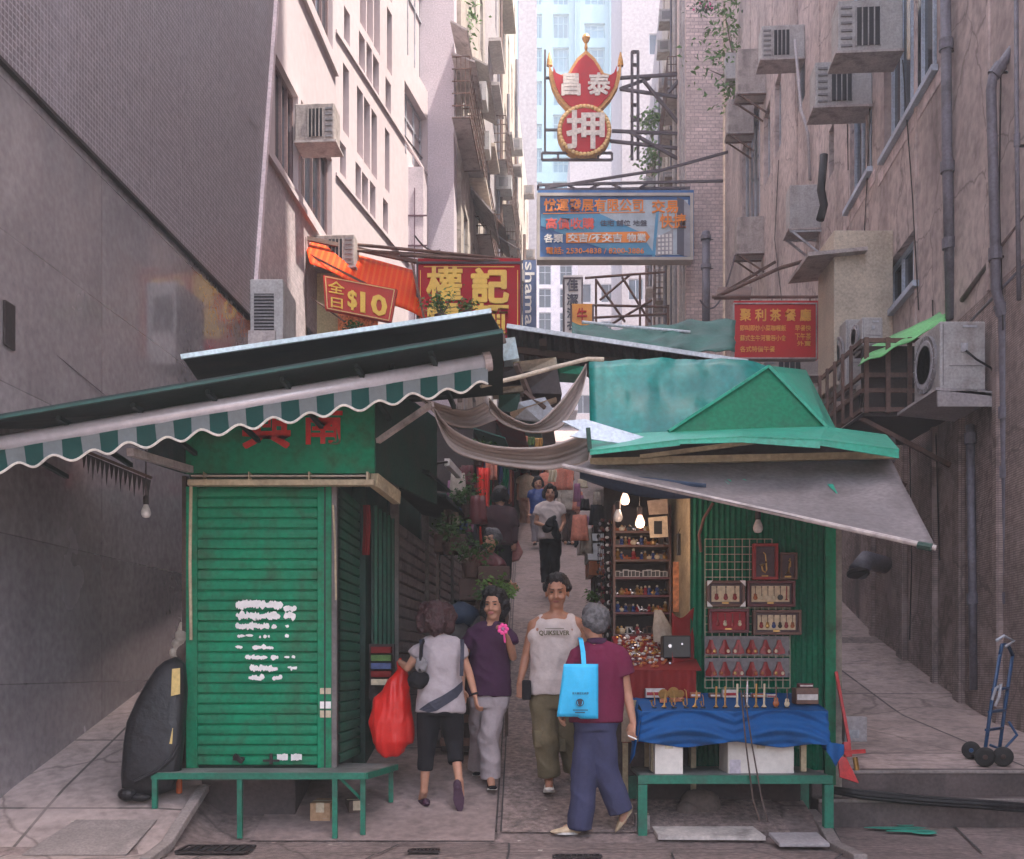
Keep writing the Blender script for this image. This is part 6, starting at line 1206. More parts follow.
# ----- shelves inside
sf = thing('display_shelf', 'dark wooden shelf unit crowded with trinkets lit by two bulbs', 'shelf', P(640, 640, 9.6)); Ys_ = 9.55; x0, x1 = P(613, 0, Ys_).x, P(671, 0, Ys_).x
lv = [531, 545, 559.5, 577, 595, 612, 634]
q = MB(); q.bb((x0, Ys_+.2, P(0, 640, Ys_).z), (x1, Ys_+.22, P(0, 505, Ys_).z)); q.build('back', MATS['dark_wood'], sf)
for x in (x0, x1-.02): q = MB(); q.bb((x, Ys_-.02, P(0, 655, Ys_).z), (x+.02, Ys_+.2, P(0, 505, Ys_).z)); q.build('side', MATS['frame_brown'], sf)
for l in lv: z = P(0, l, Ys_).z; q = MB(); q.bb((x0+.02, Ys_-.02, z-.02), (x1-.02, Ys_+.2, z)); q.build('shelf_board', MATS['frame_maroon' if l > 570 else 'frame_brown'], sf)
# prototypes of trinkets
def proto(kind, m):
    t = thing('figurine', 'x', 'figurine', (0, 0, 0)); q = MB()
    if kind == 0: q.lathe([(.02, 0), (.026, .01), (.012, .03), (.02, .05), (.008, .07)], (0, 0, 0), (0, 0, 1), 10); q.build('body', MATS[m], t); q = MB(); q.ell((0, 0, .078), (.012,)*3, n=8, m=6); q.build('head', MATS['toy_cream'], t)
    if kind == 1: q.bb((-.022, -.012, 0), (.022, .012, .06)); q.build('frame', MATS[m], t); q = MB(); q.bb((-.016, -.014, .008), (.016, -.0125, .052)); q.build('picture', MATS['toy_black'], t)
    if kind == 2: q.ell((0, 0, .025), (.03, .022, .025), n=10, m=6); q.build('body', MATS[m], t); q = MB(); q.tube([(.02, 0, .03), (.035, 0, .045), (.03, 0, .055)], .005, 6); q.build('spout', MATS[m], t); q = MB(); q.ell((0, 0, .055), (.01,)*3, n=6, m=4); q.build('knob', MATS['brass'], t)
    if kind == 3: q.ell((0, 0, .02), (.028, .013, .014), n=8, m=6); q.ell((-.026, 0, .045), (.012, .009, .011), n=8, m=5); q.cap((-.016, 0, .025), (-.024, 0, .042), .009, .006, 8); [q.cap((s, u, .015), (s, u, .003), .005, .004, 6) for s in (-.016, .016) for u in (-.006, .006)]; q.build('body', MATS[m], t, smooth=True)
    return t
protos = [proto(0, 'varnish_red'), proto(1, 'plastic_pale'), proto(2, 'brass'), proto(3, 'steel_bright'), proto(0, 'toy_blue'), proto(1, 'frame_brown'), proto(2, 'toy_cream'), proto(3, 'varnish'), proto(0, 'brass'), proto(2, 'toy_black')]
used = set(); rs_ = random.Random(12); kn = ['robed figure', 'tiny framed picture', 'round teapot', 'small horse', 'blue figure', 'brown framed picture', 'cream teapot', 'brown horse', 'golden figure', 'black teapot']
for j, l in enumerate(lv):
    z = P(0, l, Ys_).z; n = 13
    for i in range(n):
        k = (1 if j == 3 else rs_.randrange(10)); x = lerp(x0+.045, x1-.045, i/(n-1)); y = Ys_+.04+rs_.uniform(0, .03); lab = f'{kn[k]}, {ORD[i]} from the left on the {["top", "second", "third", "fourth", "fifth", "sixth", "lowest"][j]} shelf'
        s = rs_.uniform(.75, 1.15)
        if k not in used: used.add(k); o = protos[k]; o.location = (x, y, z+.001); o['label'] = lab; o['group'] = 'trinkets on the lit shelves'; o.rotation_euler.z = rs_.uniform(-.3, .3); o.scale = (s,)*3
        else: dup(protos[k], (x, y, z+.001), lab, 'trinkets on the lit shelves', rs_.uniform(-.4, .4), s)
for k, o in enumerate(protos):
    if k not in used:
        for c in kids(o): bpy.data.objects.remove(c)
        bpy.data.objects.remove(o)
# strings of small goods hanging at the lane side
for i in range(9):
    px = 598+i*2.0; Y = 9.9-.03*i; x = P(px, 0, Y).x; t = thing('bead_string', f'{ORD[i]} hanging string of charms from the left at the lane side of the stall', 'string of charms', P(px, 640, Y), 'hanging strings of charms'); q = MB(); q.tube([P(px, 500, Y), P(px+.5, 640, Y)], .003, 5); q.build('thread', MATS['toy_black'], t); q = MB()
    for k in range(15): q.ell(P(px+rs_.uniform(-1, 1), 522+k*8+rs_.uniform(-2, 2), Y), (.014*rs_.uniform(.7, 1.5), .012, .018*rs_.uniform(.6, 1.3)), n=7, m=5)
    q.build('charms', MATS[['toy_black', 'pipe_grey', 'frame_brown', 'frame_maroon', 'toy_black', 'plastic_pale', 'frame_maroon', 'toy_black', 'brass'][i]], t)
# framed pictures inside
for px0, py0, px1, py1, Y, lab, m in [(648, 516, 668, 538, 9.3, 'tilted cream picture with a dark figure beside the lit bulb', 'mount_cream'), (647, 499, 668, 515, 9.35, 'plain beige picture above the tilted cream one', 'board_beige')]:
    t = thing('picture', lab, 'picture', P(px0, py1, Y)); q = MB(); q.slab([P(px0+2, py1, Y), P(px1, py1-1, Y), P(px1-1, py0, Y), P(px0, py0+2, Y)], .015); q.build('panel', MATS[m], t)
    q = MB(); a, c = P(px0+6, py1-4, Y-.02), P(px1-6, py0+5, Y-.018); 
    if m == 'mount_cream': q.bb(a, c); q.build('drawing', MATS['toy_black'], t)
t = thing('black_case', 'small black case hanging on the beige end board', 'case', P(680, 560, 9.2)); q = MB(); q.bb(P(677, 555, 9.2), P(684, 534, 9.24)); q.build('body', MATS['toy_black'], t, bevel=.006); q = MB(); q.tube([P(678, 534, 9.22), P(680.5, 528, 9.22), P(683, 534, 9.22)], .004, 6); q.build('handle', MATS['toy_black'], t)
q = MB(); q.bb(P(673, 612, 9.3), P(687, 562, 9.32)); o_ = q.build('print_sheet', mat('print_rust', (.45, .18, .08), .8, var=.6, scale=25)); tag(o_, 'rust-coloured printed sheet pinned to the beige end board', 'print')
# red draped tables
rt = thing('red_draped_table', 'table draped in deep red cloth with heaps of small charms inside the stall', 'table', P(655, 735, 8.9)); q = MB()
q.grid(lambda u, v: V((lerp(P(618, 0, 8.75).x, P(695, 0, 8.75).x, u), lerp(8.45, 9.3, v), lerp(P(0, 664, 8.75).z-.05, P(0, 660, 8.75).z+.2, v))), 10, 6); q.build('top', MATS['cloth_red'], rt, solid=.01)
q = MB(); q.grid(lambda u, v: V((lerp(P(618, 0, 8.75).x, P(690, 0, 8.75).x, u), 8.44-.02*math.sin(u*30), lerp(P(0, 664, 8.75).z-.05, P(0, 742, 8.5).z, v))), 40, 6); q.build('drape', MATS['cloth_red'], rt, smooth=True)
for x in (P(622, 0, 8.75).x, P(688, 0, 8.75).x): q = MB(); q.bar((x, 8.5, .1), (x, 8.5, 1.1), .04); q.build('leg', MATS['wood_pale'], rt)
q = MB(); q.grid(lambda u, v: P(lerp(672, 694, u), lerp(612+6*math.sin(u*4), 668, v), 8.62+.1*u+.02*math.sin(v*6)), 10, 10); tag(q.build('red_cloth', MATS['cloth_red'], smooth=True, solid=.006), 'red cloth pinned up behind the charms beside the green wall', 'cloth')
zt_r = lambda y: lerp(P(0, 664, 8.75).z-.05, P(0, 660, 8.75).z+.2, (y-8.45)/.85)
t = thing('charm_heap', 'heap of tiny brown and silver charms on the red draped table', 'trinkets', (1.1, 8.8, zt_r(8.8))); t['kind'] = 'stuff'
for m in ('brass', 'varnish', 'plastic_pale', 'frame_maroon', 'steel_bright'):
    q = MB()
    for i in range(50): x = rs_.uniform(P(622, 0, 8.75).x, P(668, 0, 8.75).x); y = rs_.uniform(8.5, 9.25); q.ell((x, y, zt_r(y)+.012+rs_.uniform(0, .02)), (rs_.uniform(.008, .02), rs_.uniform(.008, .02), rs_.uniform(.006, .016)), n=6, m=4)
    q.build('charms', MATS[m], t)
t = thing('camera_like_toys', 'x', 'toy', (0, 0, 0)); bpy.data.objects.remove(t)
t = thing('black_radio', 'old black toy radio with a shiny dial on the red table', 'toy', P(675, 658, 8.62)); q = MB(); q.bb(P(663, 658, 8.6), P(688, 636, 8.75)); q.build('case', MATS['toy_black'], t, bevel=.01); q = MB(); q.lathe([(.018, 0), (.014, -.01)], P(670, 646, 8.6), (0, 1, 0), 14); q.lathe([(.01, 0), (.008, -.01)], P(682, 644, 8.6), (0, 1, 0), 14); q.build('dial', MATS['steel_bright'], t)
t = thing('paper_bag', 'crumpled pale paper bag standing behind the toy radio', 'bag', P(663, 640, 8.9)); q = MB(); q.loft([(P(664, 642, 8.9), .09, .05), (P(662, 628, 8.9), .08, .04), (P(658, 610, 8.9), .03, .02)], 9); q.build('paper', MATS['grubby'], t)
# pale books, lower-left boxes of right stall
for i, (px0, px1, py0, py1, m, lab) in enumerate([(622, 632, 702, 742, 'board_beige', 'upright beige board under the red drape by the old man'), (633, 641, 700, 742, 'wood_pale', 'wooden slat standing beside the beige board')]):
    q = MB(); q.bb(P(px0, py1, 8.35), P(px1, py0, 8.4)); tag(q.build('wooden_board', MATS[m]), lab, 'board')
# small stacks at px 580-600 y 535-580 : white shelves of the next stall
t = thing('goods_counter', 'next stall counter with stacked white trays along the right of the lane', 'counter', P(592, 590, 12)); 
for i, (x0_, x1_, y0_, y1_) in enumerate([(582, 600, 540, 543), (580, 600, 547, 550), (588, 602, 556, 560), (589, 603, 566, 575)]): q = MB(); q.bb(P(x0_, y1_, 12), P(x1_, y0_, 12.6)); q.build('tray', MATS['white_paint' if i < 3 else 'varnish'], t)
q = MB(); q.bb(P(594, 600, 12.1), P(640, 530, 12.6)); q.build('counter', MATS['dark_wood'], t)
# second stall body behind on the right lane side and further
gsr = 'market stalls lining the right of the lane'
Yr_ = [11.3, 13.6, 16.5, 20, 24, 29, 35]
for i in range(6):
    a_, b_ = Yr_[i], Yr_[i+1]-.05; x0, x1 = .62-.035*i+.072*a_, .62-.035*i+.072*b_; zg = gz(x0, a_); H = zg+2.35
    t = thing('market_stall', f'{ORD[i+1]} stall from the front along the right side of the lane', 'market stall', (x0, a_, zg), gsr)
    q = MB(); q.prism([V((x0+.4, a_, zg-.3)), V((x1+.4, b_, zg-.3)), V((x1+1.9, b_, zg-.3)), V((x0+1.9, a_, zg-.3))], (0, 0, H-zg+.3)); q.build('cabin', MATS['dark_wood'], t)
    q = MB(); q.prism([V((x0, a_, zg)), V((x1, b_, zg)), V((x1+.4, b_, zg)), V((x0+.4, a_, zg))], (0, 0, .75)); q.build('counter', MATS[['dark_wood', 'cloth_red', 'board_beige', 'dark_wood', 'cloth_red', 'board_beige'][i]], t)
    q = MB(); q.slab([V((x0-.35, a_, H-.15)), V((x1-.35, b_, H-.15)), V((x1+.6, b_, H+.1)), V((x0+.6, a_, H+.1))], .02); q.build('eave', MATS[['navy_tarp', 'net_green', 'swag_grey', 'net_green', 'awning_orange', 'swag_grey'][i]], t)
    for k in range(7): c = lerp(a_, b_, (k+.5)/7); xx = .62-.035*i+.072*c; q = MB(); q.grid(lambda u, v: V((xx+.38-.02*math.sin(u*6), c+(u-.5)*.3*(b_-a_)/2.2, H-.3-v*rsz)) if (rsz := .7) else 0, 4, 4); q.build('hanging_goods', MATS[rs_.choice(['cloth_red', 'salmon', 'toy_cream', 'toy_blue', 'grubby', 'mount_red', 'frame_brown'])] if mat('salmon', (.6, .22, .15), .8) else 0, t, solid=.02)
Yl_ = [17.3, 20.3, 24, 29, 35]
for i in range(4):
    a_, b_ = Yl_[i], Yl_[i+1]-.05; x0, x1 = -1.86+.1*i+.072*a_, -1.86+.1*i+.072*b_; zg = gz(x0, a_); H = zg+2.4
    t = thing('market_stall', f'{ORD[i]} goods stall beyond the shuttered ones at the left', 'market stall', (x0, a_, zg), 'goods stalls on the far left of the lane')
    q = MB(); q.prism([V((x0, a_, zg-.3)), V((x1, b_, zg-.3)), V((x1-1.5, b_, zg-.3)), V((x0-1.5, a_, zg-.3))], (0, 0, H-zg+.3)); q.build('cabin', MATS['dark_wood'], t)
    q = MB(); q.slab([V((x0+.5, a_, H-.15)), V((x1+.5, b_, H-.15)), V((x1-.3, b_, H+.1)), V((x0-.3, a_, H+.1))], .02); q.build('eave', MATS[['net_green', 'cloth_red', 'net_green', 'swag_grey'][i]], t)
    for k in range(6): c = lerp(a_, b_, (k+.5)/6); xx = -1.86+.1*i+.072*c; q = MB(); q.grid(lambda u, v: V((xx+.06+.03*math.sin(u*6), c+(u-.5)*.3*(b_-a_)/2.2, H-.3-v*.8)), 4, 4); q.build('hanging_goods', MATS[rs_.choice(['cloth_red', 'salmon', 'valance_green', 'toy_blue', 'stall_green', 'mount_red', 'cloth_red'])], t, solid=.02)
# red drapes on the left around px 480-490
t = thing('red_drape', 'glowing red plastic drape hanging at the left side of the lane', 'drape', P(484, 540, 14.5)); mat('red_bright', (.7, .035, .02), .5, trans=0); q = MB()
q.grid(lambda u, v: P(lerp(479, 490, u)+3*v*(1-u)-v*2, lerp(468, 545, v), 14.5+.2*u+.05*math.sin(u*14)), 10, 10); q.build('sheet', MATS['red_bright'], t, smooth=True, solid=.01)
q = MB(); q.grid(lambda u, v: P(lerp(486, 497, u), lerp(455, 480, v), 15+.1*math.sin(u*9)), 6, 4); q.build('upper_sheet', MATS['salmon'], t, smooth=True, solid=.01)
for px0, px1, py0, py1, Y, m, lab in [(458, 467, 508, 530, 12, 'toy_blue', 'blue garment hanging by the left shutters'), (467, 473, 510, 532, 12, 'swag_pink', 'mauve garment hanging beside the blue one'), (555, 573, 467, 490, 19, 'salmon', 'salmon pink garments hung at the right of the lane'), (549, 556, 470, 482, 18.5, 'toy_cream', 'patterned cream cloth beside the salmon garments'), (500, 508, 468, 490, 21, 'stall_green', 'green cloth hanging beyond the man in dark clothes'), (514, 520, 440, 446, 24, 'flower_pink', 'pink bunch hanging under the swag'), (519, 527, 436, 446, 24, 'salmon', 'orange-pink bag hung among the bright goods'), (528, 534, 437, 445, 24, 'leaf_light', 'light green bag hung among the bright goods'), (535, 542, 438, 450, 24, 'brass', 'yellow goods hung high over the lane'), (508, 514, 438, 450, 24, 'cloth_red', 'red cloth hung at the left of the bright goods'), (446, 452, 500, 545, 11.2, 'brown_post', 'dark brown cloth strip at the left shutters'), (364, 369, 505, 555, 9.05, 'cloth_red', 'narrow red banner strip on the side of the green stall')]:
    mat('swag_pink', (.3, .13, .22), .8); q = MB(); q.grid(lambda u, v: P(lerp(px0, px1, u)+math.sin(v*5)*.6, lerp(py0, py1, v), Y+.06*math.sin(u*11)), 8, 6); tag(q.build('hanging_cloth', MATS[m], smooth=True, solid=.02), lab, 'cloth')
# plant boxes on left
for px0, px1, py0, py1, Y, lab in [(434, 466, 534, 552, 10.5, 'brown plant trough on legs by the left shutters'), (459, 480, 578, 600, 10.0, 'dark crate of plants below the brown trough'), (478, 510, 566, 580, 9.9, 'brown tray table beside the seated man')]:
    t = thing('plant_trough', lab, 'planter', P(px0, py1, Y)); q = MB(); a, c = P(px0, py1, Y), P(px1, py0, Y); q.bb(a, (c.x, Y+.3, c.z)); q.build('box', MATS['pot_brown'], t, bevel=.01)
    for x in (a.x+.03, c.x-.03): q = MB(); q.bar((x, Y+.1, gz(x, Y)), (x, Y+.1, a.z), .03); q.build('leg', MATS['brown_post'], t)
t = thing('goods_pile', 'dark pile of goods and sacks against the left shutters beside the women', 'pile of goods', P(450, 640, 9.8)); 
for i, (px, py, r, m) in enumerate([(455, 640, .2, 'fringe_dark'), (470, 655, .18, 'black_vinyl'), (440, 668, .2, 'frame_brown'), (462, 615, .16, 'navy_tarp'), (478, 625, .13, 'fringe_dark'), (450, 690, .22, 'black_vinyl')]):
    q = MB(); c_ = P(px, py, 9.9+.05*i); q.ell(c_, (r, r, r*.8), n=12, m=8); q.v = [p+(p-c_)*.25*mn.noise(p*7) for p in q.v]; q.build('sack', MATS[m], t, smooth=True)
t = thing('goods_rack', 'rack of small coloured packets by the left stall beneath the red bag', 'rack', P(388, 690, 9.1)); 
for i, (py, m) in enumerate([(650, 'cloth_red'), (658, 'leaf_light'), (666, 'toy_blue'), (674, 'cloth_red'), (682, 'toy_cream')]): q = MB(); q.bb(P(371, py+3, 8.95), P(392, py-3, 9.05)); q.build('packet', MATS[m], t)
q = MB(); q.bb(P(369, 700, 9.06), P(395, 644, 9.1)); q.build('back', MATS['dark_wood'], t)
# ---------------------------------------------------------------- right terrace: hand truck, red tool, hoses
ht = thing('hand_truck', 'blue two-wheeled hand truck with black tyres leaning against the ribbed wall', 'hand truck', P(990, 760, 9.9)); mat('truck_blue', (.015, .06, .15), .45, grime=.3); mat('rubber', (.02, .018, .018), .8); Yh = 9.0
q = MB()
for d in (0, 14):
    q.tube([P(984+d, 758+d*.1, Yh+.02*d), P(992+d, 700, Yh+.1+.02*d), P(1000+d*.9, 655, Yh+.2+.02*d)], .016)
q.tube([P(1000, 655, Yh+.2), P(1002, 645, Yh+.22), P(1008, 645, Yh+.4), P(1013, 656, Yh+.48)], .016); q.build('frame', MATS['truck_blue'], ht, smooth=True)
for py in (730, 712, 690): f = (748-py)/100; q = MB(); q.bar(P(984+16*f, py, Yh+.2*f), P(998+16*f, py-2, Yh+.28+.2*f), .035, .02); q.build('cross_bar', MATS['truck_blue'], ht)
q = MB(); q.tube([P(990, 745, Yh+.2), P(1003, 750, Yh+.1), P(1017, 735, Yh+.1), P(1009, 722, Yh+.2)], .012); q.build('toe_bracket', MATS['truck_blue'], ht)
for i, (px, py, Y, r) in enumerate([(971, 0, 9.32, 9), (985, 0, 8.98, 10), (1003, 0, 9.0, 10)]):
    rr0 = r*Y/F; o = P(px, py, Y); o.z = gz(o.x, Y)+rr0+.003; q = MB(); q.lathe([(rr0*.62, -.03), (rr0*.95, -.028), (rr0, 0), (rr0*.95, .028), (rr0*.62, .03)], o, (.35, 1, 0), 24); w_ = q.build('wheel', MATS['rubber'], ht, smooth=True)
    q = MB(); q.lathe([(rr0*.6, -.015), (rr0*.3, -.02), (rr0*.2, -.04), (.005, -.042)], o, (.35, 1, 0), 16); q.build('hub', MATS['pot_brown' if i else 'truck_blue'], w_)
q = MB(); q.tube([P(971, 755, 9.3), P(1003, 756, 9.0)], .01); q.build('axle', MATS['cast_iron'], ht)
q = MB(); q.tube([P(992, 700, 9.05), P(996, 688, 9.03), P(1001, 684, 9.05), P(999, 697, 9.01), P(995, 706, 9.03)], .012); q.tube([P(996, 641, 9.25), P(1004, 636, 9.25), P(1014, 641, 9.25), P(1005, 647, 9.23)], .014); q.build('strap', MATS['frame_metal'], ht)
t = thing('red_trolley', 'red folding trolley with a slanting handle beside the stall corner', 'trolley', P(850, 780, 8.4)); mat('tool_red', (.5, .03, .03), .45, grime=.2); q = MB(); q.bar(P(836, 672, 8.6), P(849, 742, 8.4), .022); q.bar(P(839, 690, 8.6), P(850, 745, 8.4), .012); q.build('handle', MATS['tool_red'], t); q = MB(); q.bar(P(838, 753, 8.35), P(865, 751, 8.35), .03); q.bar(P(846, 742, 8.38), P(848, 757, 8.36), .05); q.build('cross_piece', MATS['tool_red'], t); q = MB(); q.slab([P(838, 757, 8.3), P(846, 757, 8.3), P(859, 783, 8.25), P(840, 777, 8.25)], .02); q.build('blade', MATS['tool_red'], t)
q = MB(); q.tube([P(855, 757, 8.33), P(857, 770, 8.33)], .02); q.build('yellow_grip', MATS['brass'], t)
t = thing('grey_crate', 'grey plastic crate leaning between the stall side and the steps', 'crate', P(853, 745, 8.8)); q = MB(); q.bb(P(845, 742, 8.96), P(862, 716, 9.1)); q.build('panel', MATS['shelf_grey'], t, bevel=.01); q = MB(); q.bb(P(848, 738, 8.95), P(859, 730, 8.958)); q.build('recess', MATS['frame_metal'], t)
for i, (dy, r) in enumerate([(0, .022), (3, .018), (-3, .014)]):
    q = MB(); q.tube([P(834, 790+dy*.6, 8.45), P(860, 794+dy, 8.42), P(920, 800+dy, 8.4), P(980, 804+dy, 8.38), P(1030, 808+dy, 8.3)], r, 8); tag(q.build('hose', MATS['black_vinyl'], smooth=True), ['thick black hose lying along the foot of the steps', 'second black hose just below the thick one at the steps', 'thin black cable above the thick hose at the steps'][i], 'hose', 'black hoses at the steps')

# small goods hung along both sides of the lane, crates at the foot of the shutters
for i in range(34):
    left = i % 2 == 0; Y = rs_.uniform(11, 19)
    px, py = (rs_.uniform(448, 479), rs_.uniform(462, 530)) if left else (rs_.uniform(577, 604), rs_.uniform(478, 545))
    p = P(px, py, Y); w_, h_ = rs_.uniform(.06, .14), rs_.uniform(.12, .3); q = MB()
    q.grid(lambda u, v: p+V(((u-.5)*w_*(1+.4*v), .02*math.sin(u*9+i), -v*h_)), 5, 4)
    tag(q.build('hanging_item', MATS[rs_.choice(['cloth_red', 'frame_maroon', 'toy_cream', 'toy_blue', 'grubby', 'salmon', 'cloth_dark', 'cloth_dark', 'valance_green', 'swag_pink'])] if mat('cloth_dark', (.02, .018, .022), .9) else 0, smooth=True, solid=.02), 'small item hanging from the eaves at the left of the lane' if left else 'small item hanging from the eaves at the right of the lane', 'goods', 'small goods hanging at the left of the lane' if left else 'small goods hanging at the right of the lane')
for i, (px, py, Y, w_, h_, m) in enumerate([(462, 612, 10.2, .3, .22, 'dark_wood'), (476, 600, 10.8, .32, .25, 'cloth_dark'), (458, 640, 9.6, .28, .3, 'dark_wood'), (487, 612, 10.4, .26, .18, 'cloth_dark'), (468, 632, 9.9, .3, .25, 'frame_maroon'), (494, 580, 11.6, .3, .3, 'dark_wood')]):
    a = P(px, py, Y); x = a.x; z = gz(x, Y); t = thing('goods_crate', ['dark wooden crate nearest the curly-haired woman at the left shutters', 'black crate behind the plum-shirted woman at her left', 'lowest dark crate standing by the left shutters', 'low black crate beneath the pale green plant', 'maroon crate between the dark crates by the left shutters', 'dark crate beside the seated vendor'][i], 'crate', (x, Y, z))
    q = MB(); q.bb((x-w_/2, Y-w_/2, z), (x+w_/2, Y+w_/2, z+h_+.35)); q.build('box', MATS[m], t, bevel=.01); q = MB()
    for k in range(3): q.bb((x-w_/2-.008, Y-w_/2-.012, z+.05+k*(h_+.3)/3), (x+w_/2+.008, Y-w_/2-.0005, z+.12+k*(h_+.3)/3))
    q.build('slats', MATS['frame_brown'], t)
# ---------------------------------------------------------------- people
mat('skin', (.42, .215, .14), .55, var=.1, scale=20, bump=.05, bscale=80, sub=.12, spec=.35); mat('skin_tan', (.33, .155, .095), .5, var=.1, scale=20, bump=.05, bscale=80, sub=.1, spec=.4)
mat('hair_black', (.008, .006, .008), .5, var=.4, scale=30, bump=.7, bscale=70); mat('hair_brown', (.045, .018, .02), .55, var=.4, scale=30, bump=.8, bscale=60); mat('hair_grey', (.1, .095, .1), .7, var=.5, scale=40, bump=.5, bscale=90)
mat('eye_dark', (.01, .01, .01), .2); mat('lip', (.3, .09, .08), .5)
def remesh(q, name, m, parent, voxel, smooth=4, disp=None, label=None):
    crease = name in ('shirt', 'top', 'tank_top', 'trousers', 'cargo_trousers')
    o = q.build(name, m, parent, smooth=True); r = o.modifiers.new('R', 'REMESH'); r.mode = 'VOXEL'; r.voxel_size = voxel; r.use_smooth_shade = True
    if smooth: s = o.modifiers.new('S', 'SMOOTH'); s.factor = .5; s.iterations = smooth
    dg = bpy.context.evaluated_depsgraph_get(); me = bpy.data.meshes.new_from_object(o.evaluated_get(dg)); o.modifiers.clear(); old = o.data; o.data = me; bpy.data.meshes.remove(old); me.name = name
    if not me.materials: me.materials.append(m)
    if disp:
        amp, sc = disp
        nn = [v.normal.copy() for v in me.vertices]
        for v, n in zip(me.vertices, nn):
            p = v.co; d = mn.noise(V((p.x*sc[0], p.y*sc[1], p.z*sc[2])))+.35*mn.noise(V((p.x*sc[0]*2.3, p.y*sc[1]*2.3, p.z*sc[2]*2.3+5)))
            if crease: k = p.x*.5+p.z; d = d*.5+.75*(.35-abs(mn.noise(V((p.x*sc[0]*.6+k*3, p.y*sc[1]*.8, k*sc[2]*1.4+9)))))
            v.co = p+n*max(d, -.22)*amp
    me.shade_smooth()
    if label: o['label'] = label
    return o
def hand(q, w, d, side, s=1.0, curl=.5, pn=None):
    """w wrist, d pointing direction, side = direction from palm to thumb, pn palm normal (fingers curl towards it)"""
    d = V(d).normalized(); sd = V(side); sd = (sd-d*sd.dot(d)).normalized(); n = V(pn) if pn is not None else d.cross(sd); n = n.normalized()
    w = V(w); pl = .085*s
    for k, off in enumerate((-.026, -.009, .009, .026)): q.cap(w+d*.01+sd*off*.7*s, w+d*pl+sd*off*s, .0135*s, .0115*s, 8)
    for k, (off, L) in enumerate(((.028, .068), (.0095, .078), (-.0095, .072), (-.027, .056))):
        p = w+d*pl+sd*off*s; a = .25+curl*.5+.07*k; dir_ = d
        for j, f in enumerate((.42, .32, .26)):
            ang = a*(j+.6); dd = (d*math.cos(ang)+n*math.sin(ang)).normalized(); e = p+dd*L*f*s; q.cap(p, e, (.0095-.0009*j)*s, (.0088-.0009*j)*s, 8); p = e
    p = w+d*.025*s+sd*.028*s; e = p+(d*.7+sd*.6+n*.25).normalized()*.038*s; q.cap(p, e, .0125*s, .0105*s, 8); e2 = e+(d*.85+sd*.1+n*.45).normalized()*.03*s; q.cap(e, e2, .0105*s, .0085*s, 8)
def Rz(a): return Matrix.Rotation(a, 3, 'Z')
def head(q, c, yaw, s=1.0, pitch=0., jaw=1.0, wide=1.0):
    """yaw 0 faces the camera (-Y)"""
    M = Rz(yaw) @ Matrix.Rotation(pitch, 3, 'X'); c = V(c); L = lambda x, y, z: c+M @ V((x*s*wide, y*s, z*s))
    q.ell(L(0, .012, .03), (.074*s*wide, .092*s, .088*s), M, 18, 12); q.ell(L(0, -.018, -.025), (.062*s*wide, .07*s, .078*s), M, 18, 12)
    q.ell(L(0, -.045, -.085), (.036*s*wide*jaw, .034*s, .03*s), M, 14, 8)
    q.cap(L(0, -.088, .012), L(0, -.104, -.026), .0085*s, .0135*s, 8); q.ell(L(-.011, -.094, -.03), (.009*s,)*3, n=8, m=5); q.ell(L(.011, -.094, -.03), (.009*s,)*3, n=8, m=5)
    q.cap(L(-.035, -.078, .028), L(.035, -.078, .028), .009*s, .009*s, 8)
    for sx_ in (-1, 1): q.ell(L(sx_*.076, .01, -.01), (.009*s, .02*s, .031*s), M, 10, 7); q.ell(L(sx_*.038, -.068, -.03), (.022*s, .022*s, .022*s), M, 10, 6)
    return L
def face(L, par, s=1.0, talk=0.):
    for sx_ in (-1, 1):
        q = MB(); q.ell(L(sx_*.03, -.0825, .006), (.0115*s, .006*s, .0055*s), n=10, m=6); q.build('eye', MATS['eye_dark'], par, smooth=True)
        q = MB(); q.cap(L(sx_*.016, -.0935, .027), L(sx_*.045, -.0845, .03), .0036*s, .0026*s, 6); q.build('eyebrow', MATS['hair_black'], par)
    q = MB(); q.ell(L(0, -.0905, -.056), (.022*s, .008*s, (.006+talk*.006)*s), n=12, m=6); q.build('mouth', MATS['lip'], par, smooth=True)
def limb(q, pts, rs, n=12):
    for a, b, ra, rb in zip(pts, pts[1:], rs, rs[1:]): q.cap(a, b, ra, rb, n)
def shoe(par, heel, toe, m, sole='plastic_pale', w=.042, h=.07, up=V((0, 0, 1)), nm='shoe'):
    heel, toe = V(heel), V(toe); d = (toe-heel).normalized(); up = (up-d*up.dot(d)).normalized(); sd = d.cross(up); q = MB()
    q.ell(heel+d*.04+up*h*.55, (w*.85, w*.85, h*.55), n=12, m=8); 
    for f, r, hh in ((.1, .85, .75), (.35, .85, .75), (.55, .95, .6), (.75, 1, .48), (.9, .85, .38)):
        c = heel.lerp(toe, f)+up*h*hh*.5; M = Matrix((sd, d, up)).transposed(); q.ell(c, (w*r, w*1.2, h*hh*.5), M, 12, 7)
    o = remesh(q, nm, MATS[m], par, .009, 3)
    q = MB(); M = Matrix((sd, d, up)).transposed()
    pr = [(math.sin(t)*w*(1.02 if math.cos(t) > 0 else .86), math.cos(t)*(toe-heel).length*.53) for t in [k*math.pi/9 for k in range(18)]]; cc = heel.lerp(toe, .5)
    q.prism([cc+M @ V((x, y, 0)) for x, y in pr], up*.016); q.build('sole', MATS[sole], o)
    return o
def torso_rings(hip, waist, chest, sh, neck, wx, scale=1.0, yaw=0, dep=1.0):
    return [(hip-V((0, 0, .06)), wx[0]*.9, .105*dep), (hip, wx[0], .118*dep), (waist, wx[1], .1*dep), (chest, wx[2], .115*dep), (sh-V((0, 0, .05)), wx[3], .1*dep), (sh+V((0, 0, .015)), wx[3]*.72, .075*dep), (neck, .055, .058)]
